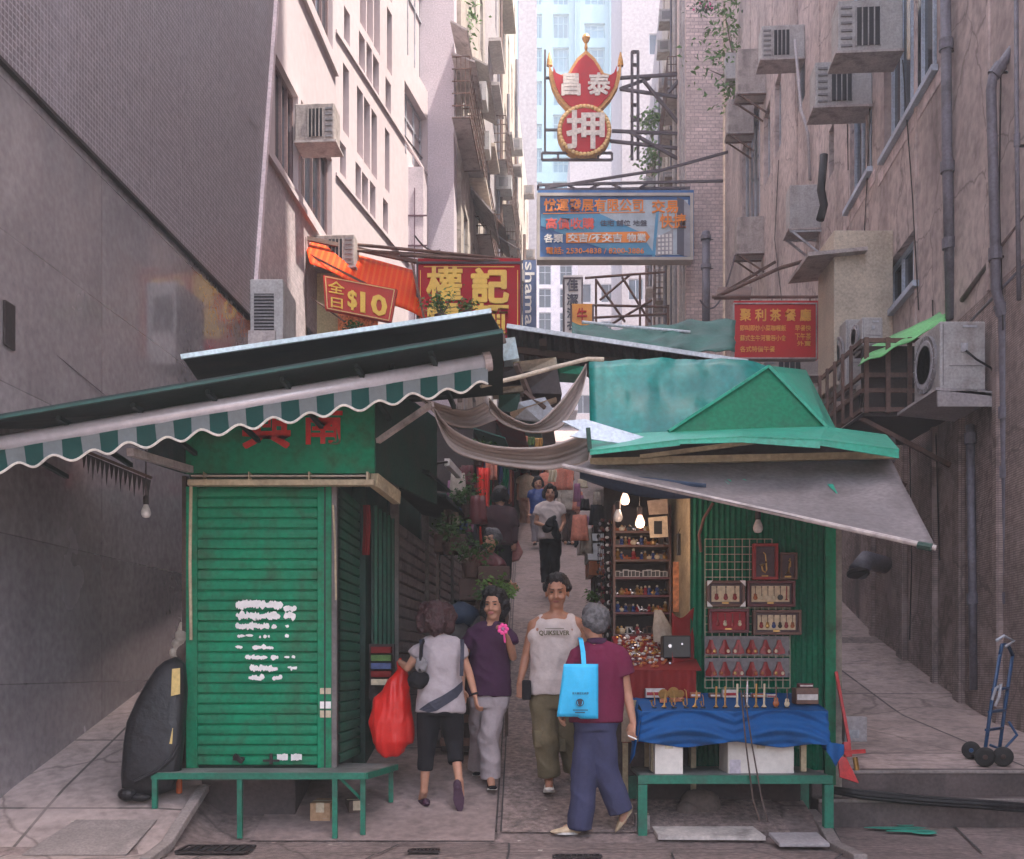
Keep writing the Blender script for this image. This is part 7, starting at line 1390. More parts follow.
def person(label, Y, J, group=None, voxel=.0075, skin='skin', yaw=0., hs=1.0, wx=(.16, .135, .155, .165), dep=1.0, arms=True, headyaw=None, pitch=0., facev=True, base=None, talk=0, hands=(1, 1), jaw=1.0, hk=1.08, lg=1.0):
    """J: joints as (px,py,dy). keys head neck shL shR elL elR wrL wrR hip waist chest knL knR anL anR toL toR"""
    W = {k: P(v[0], v[1], Y+v[2]) for k, v in J.items()}
    b0 = (W['anL']+W['anR'])/2; t = thing('person', label, 'person', (b0.x, Y, gz(b0.x, Y)), group); q = MB()
    nk = W['neck']; sh = (W['shL']+W['shR'])/2; hip = W['hip']; waist = W['waist']; chest = waist.lerp(sh, .6)
    q.loft(torso_rings(hip, waist, chest, sh, nk-V((0, 0, .01)), wx, yaw=yaw, dep=dep), 20, yaw)
    hy = yaw if headyaw is None else headyaw
    q.cap(sh+V((0, 0, .0)), W['head']+V((0, 0, -.06)), .056*hs, .052*hs, 14); L = head(q, W['head'], hy, hk, pitch, jaw)
    for s in 'LR': q.cap(sh.lerp(W['head'], .28), sh.lerp(W['sh'+s], .82)+V((0, 0, .012)), .05, .044)
    hipx = V((math.cos(yaw), math.sin(yaw), 0))
    for s in 'LR':
        sg = -1 if s == 'L' else 1; hj = W.get('hp'+s, hip+V(((W['kn'+s].x-hip.x)*.5+sg*.03, 0, -.05)))
        limb(q, [hj, hj.lerp(W['kn'+s], .5), W['kn'+s], W['kn'+s].lerp(W['an'+s], .35), W['an'+s]], [.088, .073, .054*lg, .05*lg, .034*lg]); q.cap(W['an'+s], W['an'+s].lerp(W['to'+s], .8)-V((0, 0, .0)), .034, .03)
        limb(q, [W['sh'+s]-V((0, 0, .01)), W['sh'+s].lerp(W['el'+s], .5), W['el'+s], W['el'+s].lerp(W['wr'+s], .4), W['wr'+s]], [.05, .043, .036, .034, .025] if hs > .97 else [.045, .039, .032, .03, .022])
        hd = J.get('hd'+s); 
        if hd: 
            hp = P(hd[0], hd[1], Y+hd[2]); dr = hp-W['wr'+s]; side = V(hd[3]) if len(hd) > 3 else V((0, -1, 0)); hand(q, W['wr'+s], dr, side, hs*.98, hd[4] if len(hd) > 4 else .6)
    remesh(q, 'body', MATS[skin], t, voxel, 3)
    if facev: face(L, t, hk, talk)
    return t, W, L, chest, sh, hip
def top_mesh(t, W, chest, sh, hip, wx, m, hem, sleeves=.5, grow=.014, yaw=0, dep=1.0, name='shirt', sr=(.064, .068), tank=False, disp=(.026, (9, 9, 6)), voxel=.01):
    q = MB(); waist = W['waist']; g = grow
    r = [(hem, wx[0]+g+.02, (.13+g)*dep), (hip.lerp(hem, .5), wx[0]+g+.018, (.13+g)*dep), (waist, wx[1]+g+.016, (.114+g)*dep), (chest, wx[2]+g, (.118+g)*dep), (sh-V((0, 0, .05)), (wx[3]+g*.8)*(.84 if tank else 1), (.106+g)*dep)]+([(sh+V((0, 0, .0)), .152, .114), (sh+V((0, 0, .028)), .118, .1)] if tank else [(sh+V((0, 0, .012)), wx[3]*.76, (.082+g)*dep), (sh+V((0, 0, .036)), .105, .084)])
    if hem.z > r[1][0].z: pass
    r.sort(key=lambda k: k[0][2]); q.loft(r, 22, yaw)
    if not tank: q.ell(sh+V((0, 0, .022)), (.125, .098, .05), Rz(yaw))
    if tank:
        for s in 'LR': a = sh.lerp(W['sh'+s], .62); q.cap(chest+(a-sh)*1.25+V((0, 0, .05)), a+V((0, 0, .024)), .078, .052)
    else:
        for s in 'LR':
            q.cap(sh.lerp(W['head'], .27), sh.lerp(W['sh'+s], .85)+V((0, 0, .01)), .062, .06)
            A, B = W['sh'+s], W['el'+s]; e = A.lerp(B, sleeves); q.cap(A-V((0, 0, .008)), A.lerp(e, .5), sr[0], sr[1]); q.lathe([(sr[1]*.98, 0), (sr[1], (e-A).length*.5), (sr[1]*1.04, (e-A).length*.52)], A.lerp(e, .5), e-A, 14)
    return remesh(q, name, MATS[m], t, voxel, 4, disp)
def pants(t, W, hip, m, ends, rs, wx=.17, yaw=0, name='trousers', disp=(.026, (9, 9, 6)), voxel=.01, top=None):
    q = MB(); q.loft([(hip-V((0, 0, .1)), wx*.93, .125), (hip-V((0, 0, .03)), wx, .128), (top or hip+V((0, 0, .1)), wx*.88, .112)], 20, yaw)
    for s, e in zip('LR', ends):
        hj = W.get('hp'+s, hip+V(((W['kn'+s].x-hip.x)*.5+(-.03 if s == 'L' else .03), 0, -.05))); k = W['kn'+s]
        limb(q, [hj, hj.lerp(k, .5), k, k.lerp(e, .5)], [rs[0], rs[0]*.95, rs[1], rs[2]], 14); q.lathe([(rs[2], 0), (rs[2]*1.01, (e-k).length*.3), (rs[3], (e-k).length*.5), (rs[3]*.85, (e-k).length*.505)], k.lerp(e, .5), e-k, 14)
    return remesh(q, name, MATS[m], t, voxel, 3, disp)
mat('tee_grey', (.36, .315, .33), .9, var=.08, bump=.15, bscale=50, spec=.15); mat('cloth_black', (.014, .013, .016), .85, var=.2, bump=.15, bscale=50, spec=.15); mat('tee_plum', (.055, .022, .05), .9, var=.1, bump=.15, bscale=50, spec=.12); mat('trouser_grey', (.34, .29, .3), .9, var=.1, bump=.15, bscale=50, spec=.15)
mat('tank_grey', (.5, .43, .41), .9, var=.06, bump=.15, bscale=50, spec=.12); mat('cargo_olive', (.14, .115, .07), .9, var=.25, scale=4, bump=.2, bscale=40, spec=.1); mat('shirt_maroon', (.14, .018, .05), .9, var=.1, bump=.15, bscale=50, spec=.12); mat('trouser_navy', (.05, .053, .105), .9, var=.15, bump=.15, bscale=50, spec=.12)
mat('bag_cyan', (.03, .42, .72), .6, var=.08, bump=.1); mat('bag_red', (.62, .02, .015), .4, var=.1, bump=.25, bscale=10, sub=.1); mat('shoe_white', (.6, .57, .53), .6); mat('shoe_tan', (.5, .38, .25), .6); mat('shoe_plum', (.05, .02, .04), .6); mat('print_dark', (.03, .032, .05), .7); mat('print_olive', (.1, .09, .04), .8); mat('phone_pink', (.8, .08, .3), .4)
# 1 woman from behind, grey top, red bag
Y1 = 8.4; wx1 = (.155, .14, .15, .165)
J = dict(head=(436, 618, 0), neck=(438, 638, 0), shL=(422, 648, 0), shR=(458, 647, 0), elL=(408, 668, .02), elR=(469, 673, .02), wrL=(400, 662, .17), wrR=(475, 695, .0), hdL=(399, 670, .25, (0, 0, 1), 1.2), hdR=(477, 708, -.02, (-.3, 1, 0), .5), hip=(440, 702, 0), waist=(440, 682, 0), knL=(427, 742, .0), knR=(454, 740, .03), anL=(424, 791, .02), anR=(459, 780, -.1), toL=(421, 803, .14), toR=(461, 799, -.04))
t, W, L, ch, sh_, hp_ = person('woman seen from behind in a grey top and black leggings carrying a red bag', Y1, J, yaw=math.pi, headyaw=math.pi-.15, hs=.95, wx=wx1, facev=False, lg=.85)
top_mesh(t, W, ch, sh_, hp_, wx1, 'tee_grey', P(440, 712, Y1), .42, yaw=math.pi, name='top', sr=(.06, .066))
pants(t, W, hp_, 'cloth_black', [P(425, 770, Y1+.02), P(456, 763, Y1-.04)], [.098, .074, .064, .06], .162, name='leggings', disp=(.004, (9, 9, 5)))
q = MB(); c = W['head']; 
for dx, dz, r in ((0, .03, .112), (-.075, -.01, .085), (.075, -.01, .085), (-.06, .05, .08), (.06, .05, .08), (-.085, -.06, .065), (.08, -.06, .065), (0, -.045, .1), (0, .0, .11)): q.ell(c+V((dx, -.035 if abs(dx) < .01 else 0, dz)), (r, r*.95, r*.92), n=14, m=9)
remesh(q, 'hair', MATS['hair_brown'], t, .011, 2, (.03, (22, 22, 18)))
shoe(t, P(427, 806, Y1-.05), P(419, 800, Y1+.2), 'shoe_plum', 'shoe_plum', .04, .05)
A_ = P(457, 783, Y1-.15); shoe(t, A_, V((A_.x+.02, A_.y+.02, gz(A_.x, Y1-.1)+.005)), 'shoe_plum', 'shoe_plum', .042, .045, up=V((0, 1, .1)))
q = MB()   # dark shoulder panels + hem print band (plain, no figure)
for px in (421, 461): pass
def strap(px0, px1, y0, y1, Yb, m='cloth_black', nm='strap', th=.02, w=.035):
    q = MB(); q.bar(P(px0, y0, Yb), P(px1, y1, Yb), w, th); return q.build(nm, MATS[m], t)
q = MB()
for x, o in ((421, -.045), (462, -.045)):
    pts = [P(x, 640, Y1-.03), P(x+.5, 646, Y1-.115), P(x, 660, Y1-.14), P(x-.5, 676, Y1-.135)]
    for a, b in zip(pts, pts[1:]): q.bar(a, b, .028, .012)
q.build('shoulder_stripe', MATS['print_dark'], t)
# plain abstract dark swash on the lower back of the top
q = MB(); ctr = hp_
def onback(px, py, d=.0):
    a = P(px, py, Y1); dx = (a.x-hp_.x)/(wx1[0]+.03); dx = max(-.97, min(.97, dx)); dep_ = (.118+.024)*math.sqrt(1-dx*dx); return V((a.x, Y1-dep_-.006-d, a.z))
for pts in ([(420, 712), (428, 703), (445, 697), (459, 690), (463, 684), (463, 692), (452, 703), (440, 711)],):
    n = 10; up_l = [(420, 709), (430, 702), (444, 695), (455, 688), (463, 681)]; lo_l = [(430, 712), (438, 710), (449, 703), (458, 697), (463, 690)]
    for i in range(4):
        for j in range(3): f = lambda u, v: onback(lerp(lerp(up_l[i][0], up_l[i+1][0], u), lerp(lo_l[i][0], lo_l[i+1][0], u), v), lerp(lerp(up_l[i][1], up_l[i+1][1], u), lerp(lo_l[i][1], lo_l[i+1][1], u), v), .004); q.quad(f(0, j/3), f(1, j/3), f(1, (j+1)/3), f(0, (j+1)/3))
q.build('hem_print', MATS['print_dark'], t)

bg_ = thing('handbag', 'black and silver handbag hanging at the left hip of the woman in grey', 'handbag', P(418, 690, Y1-.16)); q = MB(); q.ell(P(418, 680, Y1-.13), (.085, .06, .07)); remesh(q, 'pouch', MATS['cloth_black'], bg_, .01, 2, (.015, (15, 15, 15))); q = MB(); q.ell(P(421, 665, Y1-.14), (.045, .04, .065)); remesh(q, 'silver_bottle', MATS['display_grey'], bg_, .008, 1, (.012, (30, 30, 30)))
q = MB(); q.tube([P(424, 640, Y1-.02), P(421, 647, Y1-.15), P(420, 672, Y1-.17)], .012, 6); q.build('strap', MATS['cloth_black'], bg_)
q = MB(); q.lathe([(.027, -.008), (.031, 0), (.027, .008)], W['wrR'].lerp(W['elR'], .05), W['wrR']-W['elR'], 14); q.build('bracelet', MATS['cloth_black'], t)
rb = thing('plastic_bag', 'big bright red plastic carrier bag held by the woman in grey', 'carrier bag', P(393, 757, Y1+.1)); q = MB(); rg2 = random.Random(4)
sec = [(402, 664, .03, .02), (401, 670, .04, .04), (397, 682, .09, .07), (394, 700, .14, .09), (392, 722, .165, .1), (392, 742, .15, .09), (391, 752, .1, .06), (389, 757, .05, .04)]
q.loft([(P(a, b_, Y1+.18), rx, ry) for a, b_, rx, ry in sec], 24); remesh(q, 'bag', MATS['bag_red'], rb, .011, 1, (.03, (14, 9, 3.2)))
q = MB(); q.tube([P(399, 672, Y1+.2), P(398, 662, Y1+.22), P(400, 659, Y1+.2), P(404, 672, Y1+.16)], .012, 6); q.build('handle', MATS['bag_red'], rb)
# 2 woman in the plum top
Y2 = 8.75; wx2 = (.15, .135, .15, .16)
J = dict(head=(494, 605, -.02), neck=(491, 622, 0), shL=(473, 634, 0), shR=(507, 633, 0), elL=(462, 662, .02), elR=(513, 657, -.05), wrL=(462, 690, -.03), wrR=(507, 637, -.22), hdL=(463, 703, -.06, (1, -.3, 0), .5), hdR=(503, 627, -.25, (-.4, 0, .8), 1.1), hip=(489, 695, 0), waist=(489, 675, 0), knL=(480, 735, .15), knR=(489, 733, -.06), anL=(478, 770, .35), anR=(490, 775, .0), toL=(476, 778, .3), toR=(492, 787, -.14))
J['hpL'] = (482, 700, 0); J['hpR'] = (495, 700, 0)
t, W, L, ch, sh_, hp_ = person('woman in a plum t-shirt and pale trousers holding a pink flower-like object', Y2, J, yaw=.1, headyaw=-.25, pitch=.08, hs=.95, wx=wx2, talk=1, hk=1.06)
top_mesh(t, W, ch, sh_, hp_, wx2, 'tee_plum', P(489, 696, Y2), .5, yaw=.1, sr=(.062, .07))
pants(t, W, hp_, 'trouser_grey', [P(478, 768, Y2+.33), P(491, 778, Y2+.0)], [.1, .085, .078, .082], .165, name='trousers')
q = MB(); c = W['head']; M_ = Rz(-.25)
for x, y, z, r in ((0, .03, .045, .098), (-.06, .03, .0, .065), (.06, .03, .0, .062), (-.075, .03, -.05, .05), (.07, .03, -.045, .045), (0, -.04, .095, .055), (-.05, -.035, .08, .04), (.045, -.035, .08, .04)): q.ell(c+M_ @ V((x, y, z))*1.06, (r*1.06, r*1.06, r*1.02), n=12, m=8)
remesh(q, 'hair', MATS['hair_black'], t, .01, 2, (.022, (26, 26, 22)))
shoe(t, P(491, 790, Y2+.04), P(493, 790, Y2-.2), 'cloth_black', 'shoe_white', .04, .075); shoe(t, P(479, 775, Y2+.4), P(476, 776, Y2+.2), 'cloth_black', 'shoe_white', .04, .07)
ph = thing('flower_toy', 'bright pink flower-shaped toy held up by the woman in plum', 'toy', P(503, 628, Y2-.3)); q = MB(); q.ell(P(503, 629, Y2-.31), (.018, .015, .02), n=10, m=6); q.build('centre', MATS['swag_pink'], ph, smooth=True); 
for k in range(7): a = k*math.pi/3.5; q = MB(); q.ell(P(503, 629, Y2-.315)+V((.03*math.cos(a), 0, .03*math.sin(a))), (.016, .01, .016), n=8, m=5); q.build('petal', MATS['phone_pink'], ph, smooth=True)
q = MB(); q.cap(P(504, 634, Y2-.3), P(505, 642, Y2-.29), .008, .008, 8); q.build('stalk', MATS['phone_pink'], ph)
# 3 man in the tank top
Y3 = 8.65; wx3 = (.15, .145, .175, .185)
J = dict(head=(557, 592, -.02), neck=(555, 611, 0), shL=(534, 624, 0), shR=(577, 622, 0), elL=(526, 656, .04), elR=(585, 656, .05), wrL=(520, 682, -.02), wrR=(584, 690, .0), hdL=(521, 696, -.04, (1, -.4, 0), .5), hdR=(583, 702, -.02, (-1, -.4, 0), .5), hip=(552, 695, 0), waist=(553, 672, 0), knL=(546, 738, -.03), knR=(567, 735, .12), anL=(549, 780, .0), anR=(574, 772, .28), toL=(549, 790, -.15), toR=(576, 778, .15))
J['hpL'] = (543, 702, 0); J['hpR'] = (562, 702, 0)
t, W, L, ch, sh_, hp_ = person('man in a pale tank top and olive cargo trousers walking toward the camera', Y3, J, skin='skin_tan', yaw=.05, headyaw=-.12, pitch=.16, wx=wx3, hs=1.02, hk=1.14)
top_mesh(t, W, ch, sh_, hp_, wx3, 'tank_grey', P(552, 694, Y3), tank=True, yaw=.05, name='tank_top')
pants(t, W, hp_, 'cargo_olive', [P(549, 776, Y3+.0), P(574, 768, Y3+.26)], [.108, .098, .09, .088], .172, name='cargo_trousers', disp=(.022, (8, 8, 6)))
q = MB(); c = W['head']; M_ = Rz(-.12) @ Matrix.Rotation(.16, 3, 'X')
for x, y, z, r in ((0, .022, .055, .088), (-.05, .02, .035, .052), (.05, .02, .035, .052), (0, -.03, .1, .045), (.025, -.035, .105, .035), (-.025, -.035, .1, .035), (0, .06, .0, .06)): q.ell(c+M_ @ V((x, y, z))*1.14, (r*1.14, r*1.14, r*1.04), n=12, m=8)
remesh(q, 'hair', MATS['hair_black'], t, .0085, 1, (.012, (60, 60, 30)))
shoe(t, P(549, 793, Y3+.05), P(549, 792, Y3-.2), 'shoe_white', 'shoe_white', .047, .085); shoe(t, P(574, 781, Y3+.33), P(576, 780, Y3+.1), 'shoe_white', 'shoe_white', .045, .08)
text('QUIKSILVER', P(539, 636, Y3-.152), V((.235, 0, 0)), V((0, 0, .042)), MATS['print_olive'], t, weight=.03, ex=.002, name='chest_print')
q = MB(); q.bar(P(545, 628.5, Y3-.156), P(564, 628.5, Y3-.156), .002, .004); q.build('print_line', MATS['print_olive'], t)
pk = MB(); pk.bb(P(522, 700, Y3-.13), P(531, 680, Y3-.07)); o_ = pk.build('belt_pouch', MATS['cloth_black'], bevel=.012); tag(o_, 'black pouch hanging on the belt of the man in the tank top', 'pouch')
for (px, py, d_) in ((537, 738, -.12), (560, 742, .02)): q = MB(); q.bb(P(px-3, py+10, Y3+d_), P(px+6, py-8, Y3+d_+.03)); q.build('cargo_pocket', MATS['cargo_olive'], t, bevel=.012)
# 4 old man
Y4 = 7.88; wx4 = (.165, .16, .175, .18)
J = dict(head=(594, 622, 0), neck=(597, 638, 0), shL=(578, 655, .02), shR=(619, 654, -.02), elL=(572, 692, .0), elR=(627, 692, .02), wrL=(563, 708, -.08), wrR=(633, 722, -.02), hdL=(559, 722, -.12, (.4, 1, 0), .7), hdR=(631, 735, -.06, (-.6, .6, 0), .7), hip=(596, 716, 0), waist=(598, 695, 0), knL=(585, 768, .0), knR=(604, 766, .0), anL=(580, 822, .02), anR=(625, 812, .06), toL=(562, 831, .02), toR=(622, 822, .03))
J['hpL'] = (589, 722, 0); J['hpR'] = (602, 722, 0)
t, W, L, ch, sh_, hp_ = person('old man from behind in a maroon shirt and navy trousers striding with a cigarette', Y4, J, yaw=math.pi+.2, headyaw=math.pi+.5, wx=wx4, facev=True, hs=.98, hk=1.1)
top_mesh(t, W, ch, sh_, hp_, wx4, 'shirt_maroon', P(596, 722, Y4), .52, yaw=math.pi+.2, sr=(.068, .08), disp=(.018, (8, 8, 4)))
q = MB(); q.lathe([(.072, 0), (.078, .02), (.068, .045)], W['neck']-V((0, 0, .05)), (0, .1, 1), 16); q.build('collar', MATS['tee_plum'], t, smooth=True)
pants(t, W, hp_, 'trouser_navy', [P(580, 829, Y4+.0), P(621, 812, Y4+.02)], [.106, .096, .09, .09], .17, yaw=.2, disp=(.02, (7, 7, 5)))
q = MB(); c = W['head']; M_ = Rz(math.pi+.5)
for x, y, z, r in ((0, .03, .035, .088), (-.045, .03, .01, .058), (.045, .03, .01, .058), (0, .055, -.02, .062), (0, -.01, .06, .07)): q.ell(c+M_ @ V((x, y, z))*1.1, (r*1.14, r*1.14, r*1.08), n=12, m=8)
remesh(q, 'hair', MATS['hair_grey'], t, .0085, 2, (.006, (40, 40, 30)))
shoe(t, P(577, 834, Y4+.02), P(555, 834, Y4-.02), 'shoe_tan', 'shoe_white', .048, .085)
A_ = P(632, 812, Y4+.07); B_ = V((P(620, 0, Y4+.05).x, Y4+.05, gz(.8, Y4+.05)+.01)); shoe(t, A_, B_, 'shoe_tan', 'shoe_tan', .052, .085, up=V((-.6, .2, .7)))
cg = MB(); hh_ = W['wrR'].lerp(P(631, 735, Y4-.06), 1.0)
cg.tube([P(628, 735.5, Y4-.13), P(637, 739.5, Y4-.15)], .0048, 8); tag(cg.build('cigarette', MATS['neon_white']), 'white cigarette between the fingers of the old man', 'cigarette')
q = MB(); q.lathe([(.026, -.006), (.029, 0), (.026, .006)], W['wrL'].lerp(W['elL'], .06), W['wrL']-W['elL'], 14); q.build('watch', MATS['brass'], t)
# his blue bag, with print
cb = thing('tote_bag', 'bright sky-blue tote bag with dark print on the shoulder of the old man', 'bag', P(578, 718, Y4-.25)); Yb = Y4-.24
q = MB()
def bagf(u, v, d):
    x0_, x1_ = lerp(564, 557, v), lerp(598, 598, v); p = P(lerp(x0_, x1_, u), lerp(664, 716.5+2*(u > .5), v), Yb+.10*u*0+d); p.y += -.035*math.sin(u*math.pi)*math.sin(v*math.pi*.9+.2)*(1 if d == 0 else -1)+.008*mn.noise(V((u*5, v*5, d*9))); return p
n1 = 14; fr_ = [[bagf(i/n1, j/n1, 0) for i in range(n1+1)] for j in range(n1+1)]; bk_ = [[bagf(i/n1, j/n1, .075) for i in range(n1+1)] for j in range(n1+1)]
q.grid(lambda u, v: bagf(u, v, 0), n1, n1); q.grid(lambda u, v: bagf(1-u, v, .075), n1, n1)
for e in (0, 1): q.grid(lambda u, v: bagf(e, v, 0).lerp(bagf(e, v, .075), u if e else 1-u), 2, n1)
q.grid(lambda u, v: bagf(u, 1, 0).lerp(bagf(u, 1, .075), v), n1, 2); q.build('bag', MATS['bag_cyan'], cb, smooth=True, solid=.003)
q = MB()
for d0, d1 in ((-.005, -.12), (.07, .06)):
    pts = [P(584, 666, Yb+d0), P(583, 652, Yb+.1*(d0 > 0)+.04), P(581, 640, Y4-.1+(.15 if d0 > 0 else 0))]
    for a, b_ in zip(pts, pts[1:]): q.bar(a, b_, .032, .006)
q.bar(P(581, 640, Y4-.1), P(580, 638, Y4+.06), .03, .008); q.build('strap', MATS['bag_cyan'], cb)
Yt = Yb-.046
text('港大書店文具部', P(572, 694.5, Yt), V((.115, 0, 0)), V((0, 0, .017)), MATS['print_dark'], cb, weight=.02, ex=.001, name='bag_print')
q = MB(); q.lathe([(.027, 0), (.027, .001)], P(580, 702.5, Yt), (0, -1, 0), 24); em = q.build('emblem', MATS['print_dark'], cb)
q = MB(); q.lathe([(.021, 0), (.021, .001)], P(580, 702.5, Yt-.0012), (0, -1, 0), 24); q.build('emblem_ring', MATS['bag_cyan'], em); q = MB(); q.prism([P(577.5, 699.5, Yt-.003), P(582.5, 699.5, Yt-.003), P(582, 704, Yt-.003), P(580, 706.5, Yt-.003), P(578, 704, Yt-.003)], (0, .0005, 0)); q.build('emblem_shield', MATS['print_dark'], em)
for y_, a_, b_ in ((710, 573, 588), (712.5, 575, 585)): q = MB(); q.bb(P(a_, y_+.5, Yt-.001), P(b_, y_-.4, Yt)); q.build('print_line', MATS['print_dark'], cb)
# ---- farther people (simpler voxels)
def far(label, Y, x, yf, h, top, bot, hair='hair_black', yaw=0, skin='skin', sl=.5, pose=None, group='people farther up the lane', skirt=None, wide=1.0, step=2):
    """x centre px, yf feet py, h height in px"""
    u = h/100.0; y0 = yf-h; f = lambda dx, dy, d=0: (x+dx*u, y0+dy*u, d)
    J = dict(head=f(0, 8), neck=f(0, 15), shL=f(-10.5, 21), shR=f(10.5, 21), elL=f(-13, 36), elR=f(13, 36), wrL=f(-13, 48, -.05), wrR=f(13, 48, -.05), hip=f(0, 50), waist=f(0, 42), knL=f(-4.5, 73, .05), knR=f(4.5, 73, -.05), anL=f(-4.5, 95, .08), anR=f(4.5, 95, -.06), toL=f(-5, 98, -.05 if math.cos(yaw) > 0 else .2), toR=f(5, 98, -.18 if math.cos(yaw) > 0 else .06))
    J['hdL'] = f(-13, 53, -.07)+((1, 0, 0), .5); J['hdR'] = f(13, 53, -.07)+((-1, 0, 0), .5)
    for k, v in (pose or {}).items(): J[k] = f(*v[:3])+tuple(v[3:])
    wx = tuple(w*wide for w in (.15, .135, .15, .16)); t, W, L, ch, s_, hp_ = person(label, Y, J, group, .012, skin, yaw, wx=wx, facev=math.cos(yaw) > -.3, hs=.95)
    top_mesh(t, W, ch, s_, hp_, wx, top, hp_-V((0, 0, .04)), sl, yaw=yaw, voxel=.015)
    if sl > .9:
        for s in 'LR': q = MB(); q.cap(W['el'+s], W['wr'+s], .06, .045); q.build('sleeve', MATS[top], t, smooth=True)
    pants(t, W, hp_, bot, [P(*J['anL'][:2], Y+.08), P(*J['anR'][:2], Y-.06)], [.1, .08, .072, .07], .165, voxel=.015)
    q = MB(); c = W['head']; M_ = Rz(yaw)
    for a_, b__, c_, r in ((0, .03, .045, .096), (-.055, .03, .0, .06), (.055, .03, .0, .06), (0, -.035, .095, .05)): q.ell(c+M_ @ V((a_, b__, c_))*1.08, (r*1.1,)*3, n=12, m=8)
    remesh(q, 'hair', MATS[hair], t, .013, 2, (.012, (26, 26, 22)))
    for s, dx in (('L', -4.5), ('R', 4.5)): shoe(t, W['an'+s]-V((0, 0, .07)), W['an'+s]-V((0, 0, .075))+Rz(yaw) @ V((0, -.2, 0)), 'cloth_black', 'cloth_black')
    return t
Yf_ = 16.0; mat('cloth_dim', (.05, .025, .03), .9)
def feet(X, Y): return HY-(gz(X, Y)-ZC)*F/Y
yf = feet(.5, Yf_); far('woman in a white blouse and black trousers clutching a dark bag up the lane', Yf_, 550, 588, 102, 'tank_grey', 'cloth_black', pose=dict(elL=(-14, 36), elR=(14, 35), wrL=(-5, 39, -.18), wrR=(10, 44, -.14), hdL=(1, 40, -.22, (0, 0, 1), .8), hdR=(5, 44, -.2, (0, 0, 1), .8)))
q = MB(); q.ell(P(551, 523, Yf_-.3), (.09, .07, .09)); q.ell(P(556, 531, Yf_-.3), (.08, .06, .13)); q.ell(P(547, 528, Yf_-.3), (.06, .05, .08)); q.v = [p+V((mn.noise(p*8), 0, mn.noise(p*9+V((3, 3, 3)))))*.07 for p in q.v]; o_ = q.build('jacket', MATS['cloth_black'], smooth=True); tag(o_, 'black jacket bundle held by the woman in the white blouse', 'jacket')
far('man in a dark jacket seen from behind up the lane on the left', 14.0, 500, 597, 108, 'cloth_dim', 'cloth_black', yaw=math.pi, sl=.95, wide=1.1)
q = MB(); q.prism([P(511, 540, 14), P(516, 536, 14), P(523, 552, 14), P(519, 560, 14), P(508, 562, 14), P(507, 550, 14)], (0, .12, 0)); tag(q.build('hand_bag', mat('pink_dusty', (.35, .14, .13), .8), bevel=.02), 'dusty pink bag held beside the man in the dark jacket', 'bag')
far('distant person in a light blue shirt standing behind the white-bloused woman', 20.5, 538, 545, 66, 'toy_blue', 'trouser_grey'); far('distant woman in a brown top walking near the right drapes', 24, 526, 528, 62, 'shoe_tan', 'skin_tan', yaw=math.pi)
far('distant woman in a blue skirt with a small red bag far up the lane', 27, 511, 508, 52, 'mount_red', 'toy_blue', yaw=math.pi); far('tall figure in loose dark clothing beside the salmon garments', 21, 569, 545, 72, 'grubby', 'pot_brown', yaw=.5, sl=.95); far('person in a red top half hidden by the right hand stalls', 24, 548, 520, 56, 'salmon', 'cloth_black')
# seated vendor
Ys = 12.2
J = dict(head=(491, 541, -.05), neck=(488, 551, 0), shL=(474, 561, .05), shR=(497, 560, -.05), elL=(470, 577, -.05), elR=(504, 575, -.15), wrL=(485, 586, -.25), wrR=(512, 585, -.3), hdL=(492, 587, -.32, (0, 0, 1), .5), hdR=(517, 588, -.35, (0, 0, 1), .5), hip=(478, 590, .15), waist=(480, 580, .1), knL=(486, 592, -.3), knR=(502, 592, -.3), anL=(488, 625, -.32), anR=(502, 625, -.32), toL=(490, 630, -.45), toR=(505, 630, -.45))
t, W, L, ch, s_, hp_ = person('vendor in a dark red shirt seated low beside potted plants leaning forward', Ys, J, 'people farther up the lane', .011, 'skin', -.5, wx=(.15, .135, .15, .16), hs=.95)
top_mesh(t, W, ch, s_, hp_, (.15, .135, .15, .16), 'frame_maroon', hp_-V((0, 0, .03)), .55, voxel=.014, yaw=-.5); pants(t, W, hp_, 'cloth_black', [P(488, 622, Ys-.32), P(502, 622, Ys-.32)], [.1, .085, .075, .07], .16, voxel=.014)
q = MB(); c = W['head']; [q.ell(c+V(o), (r, r, r)) for o, r in (((0.02, .03, .045), .108), ((-.02, -.03, .09), .06))]; remesh(q, 'hair', MATS['hair_grey'], t, .012, 2, (.01, (20, 20, 20)))
for s in 'LR': shoe(t, W['an'+s]-V((0, 0, .06)), W['an'+s]+V((.05, -.2, -.07)), 'cloth_black', 'cloth_black')
st_ = thing('stool', 'small low stool under the seated vendor beside the plants', 'stool', (hp_.x, hp_.y, gz(hp_.x, hp_.y))); z_ = hp_.z-.17; q = MB(); q.lathe([(.15, 0), (.16, .015), (.15, .03)], (hp_.x, hp_.y, z_), (0, 0, 1), 18); q.build('seat', MATS['brown_post'], st_)
for sx_, sy_ in ((-1, -1), (1, -1), (-1, 1), (1, 1)): x, y = hp_.x+sx_*.11, hp_.y+sy_*.11; q = MB(); q.bar((x, y, gz(x, y)), (x, y, z_), .03); q.build('leg', MATS['brown_post'], st_)
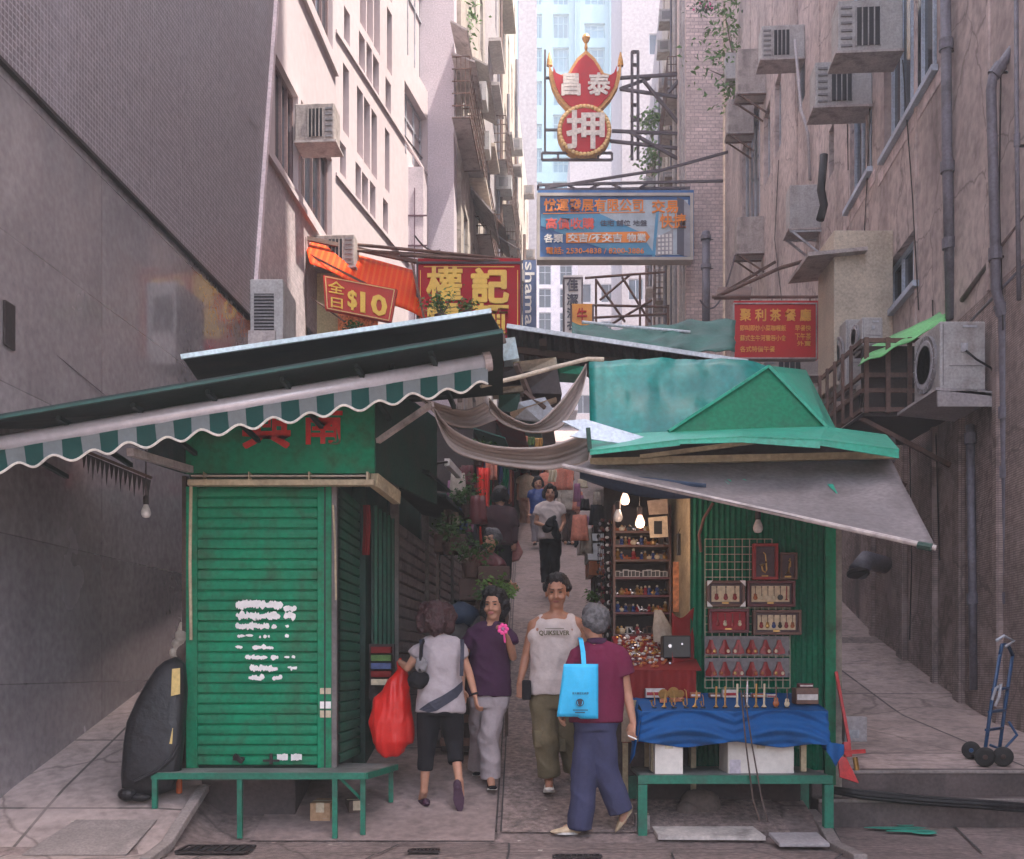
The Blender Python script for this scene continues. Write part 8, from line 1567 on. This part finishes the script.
# ---------------------------------------------------------------- camera, light, air
cd = bpy.data.cameras.new('camera'); cam = bpy.data.objects.new('camera', cd); C.objects.link(cam); cam.location = (0, 0, ZC); cam.rotation_euler = (math.pi/2, 0, 0)
cd.sensor_width = 36; cd.lens = F/1024*36; cd.shift_y = (HY-429.5)/1024; cd.clip_end = 2000; bpy.context.scene.camera = cam
S = bpy.context.scene
sx, sy, sz = .36, -.1, 1.0   # direction towards the sun
sd = V((sx, sy, sz)).normalized(); el = math.asin(sd.z); az = math.atan2(sd.x, sd.y)
ld = bpy.data.lights.new('sun', 'SUN'); ld.energy = 4.2; ld.angle = math.radians(.5); ld.color = (1, .93, .84); lo_ = bpy.data.objects.new('sun', ld); C.objects.link(lo_); lo_.rotation_euler = (-sd).to_track_quat('-Z', 'Y').to_euler(); lo_.location = (10, -5, 40)
w = bpy.data.worlds.new('World'); S.world = w; w.use_nodes = True; nt = w.node_tree; bg = nt.nodes['Background']; sk = nt.nodes.new('ShaderNodeTexSky'); sk.sky_type = 'NISHITA'; sk.sun_disc = False; sk.sun_elevation = el; sk.sun_rotation = az; sk.dust_density = 4.5; sk.air_density = 1.2
tm = nt.nodes.new('ShaderNodeMix'); tm.data_type = 'RGBA'; tm.blend_type = 'MULTIPLY'; tm.inputs[0].default_value = 1; tm.inputs[7].default_value = (1.06, .98, .98, 1); nt.links.new(sk.outputs[0], tm.inputs[6]); nt.links.new(tm.outputs[2], bg.inputs[0]); bg.inputs[1].default_value = .15
hb_ = MB(); hb_.bb((-310, -310, -1.1), (310, 405, 100)); hz = hb_.build('haze', MATS['black_void']); hz['kind'] = 'stuff'; hz.data.materials.clear()
hm = bpy.data.materials.new('haze_air'); hm.use_nodes = True; n_ = hm.node_tree; n_.nodes.clear(); o_ = n_.nodes.new('ShaderNodeOutputMaterial'); pv = n_.nodes.new('ShaderNodeVolumePrincipled'); pv.inputs['Color'].default_value = (.8, .88, .96, 1); pv.inputs['Density'].default_value = .002; pv.inputs['Anisotropy'].default_value = .3
n_.links.new(pv.outputs[0], o_.inputs['Volume']); hz.data.materials.append(hm)
S.view_settings.view_transform = 'Standard'; S.view_settings.look = 'None'; S.view_settings.exposure = 2.1; S.view_settings.gamma = 1
S.render.engine = 'CYCLES'; S.cycles.use_denoising = True; S.cycles.max_bounces = 8; S.cycles.diffuse_bounces = 4; S.cycles.volume_bounces = 1; S.cycles.transparent_max_bounces = 8
S.cycles.use_adaptive_sampling = True; S.cycles.volume_step_rate = 4; S.cycles.sample_clamp_indirect = 4
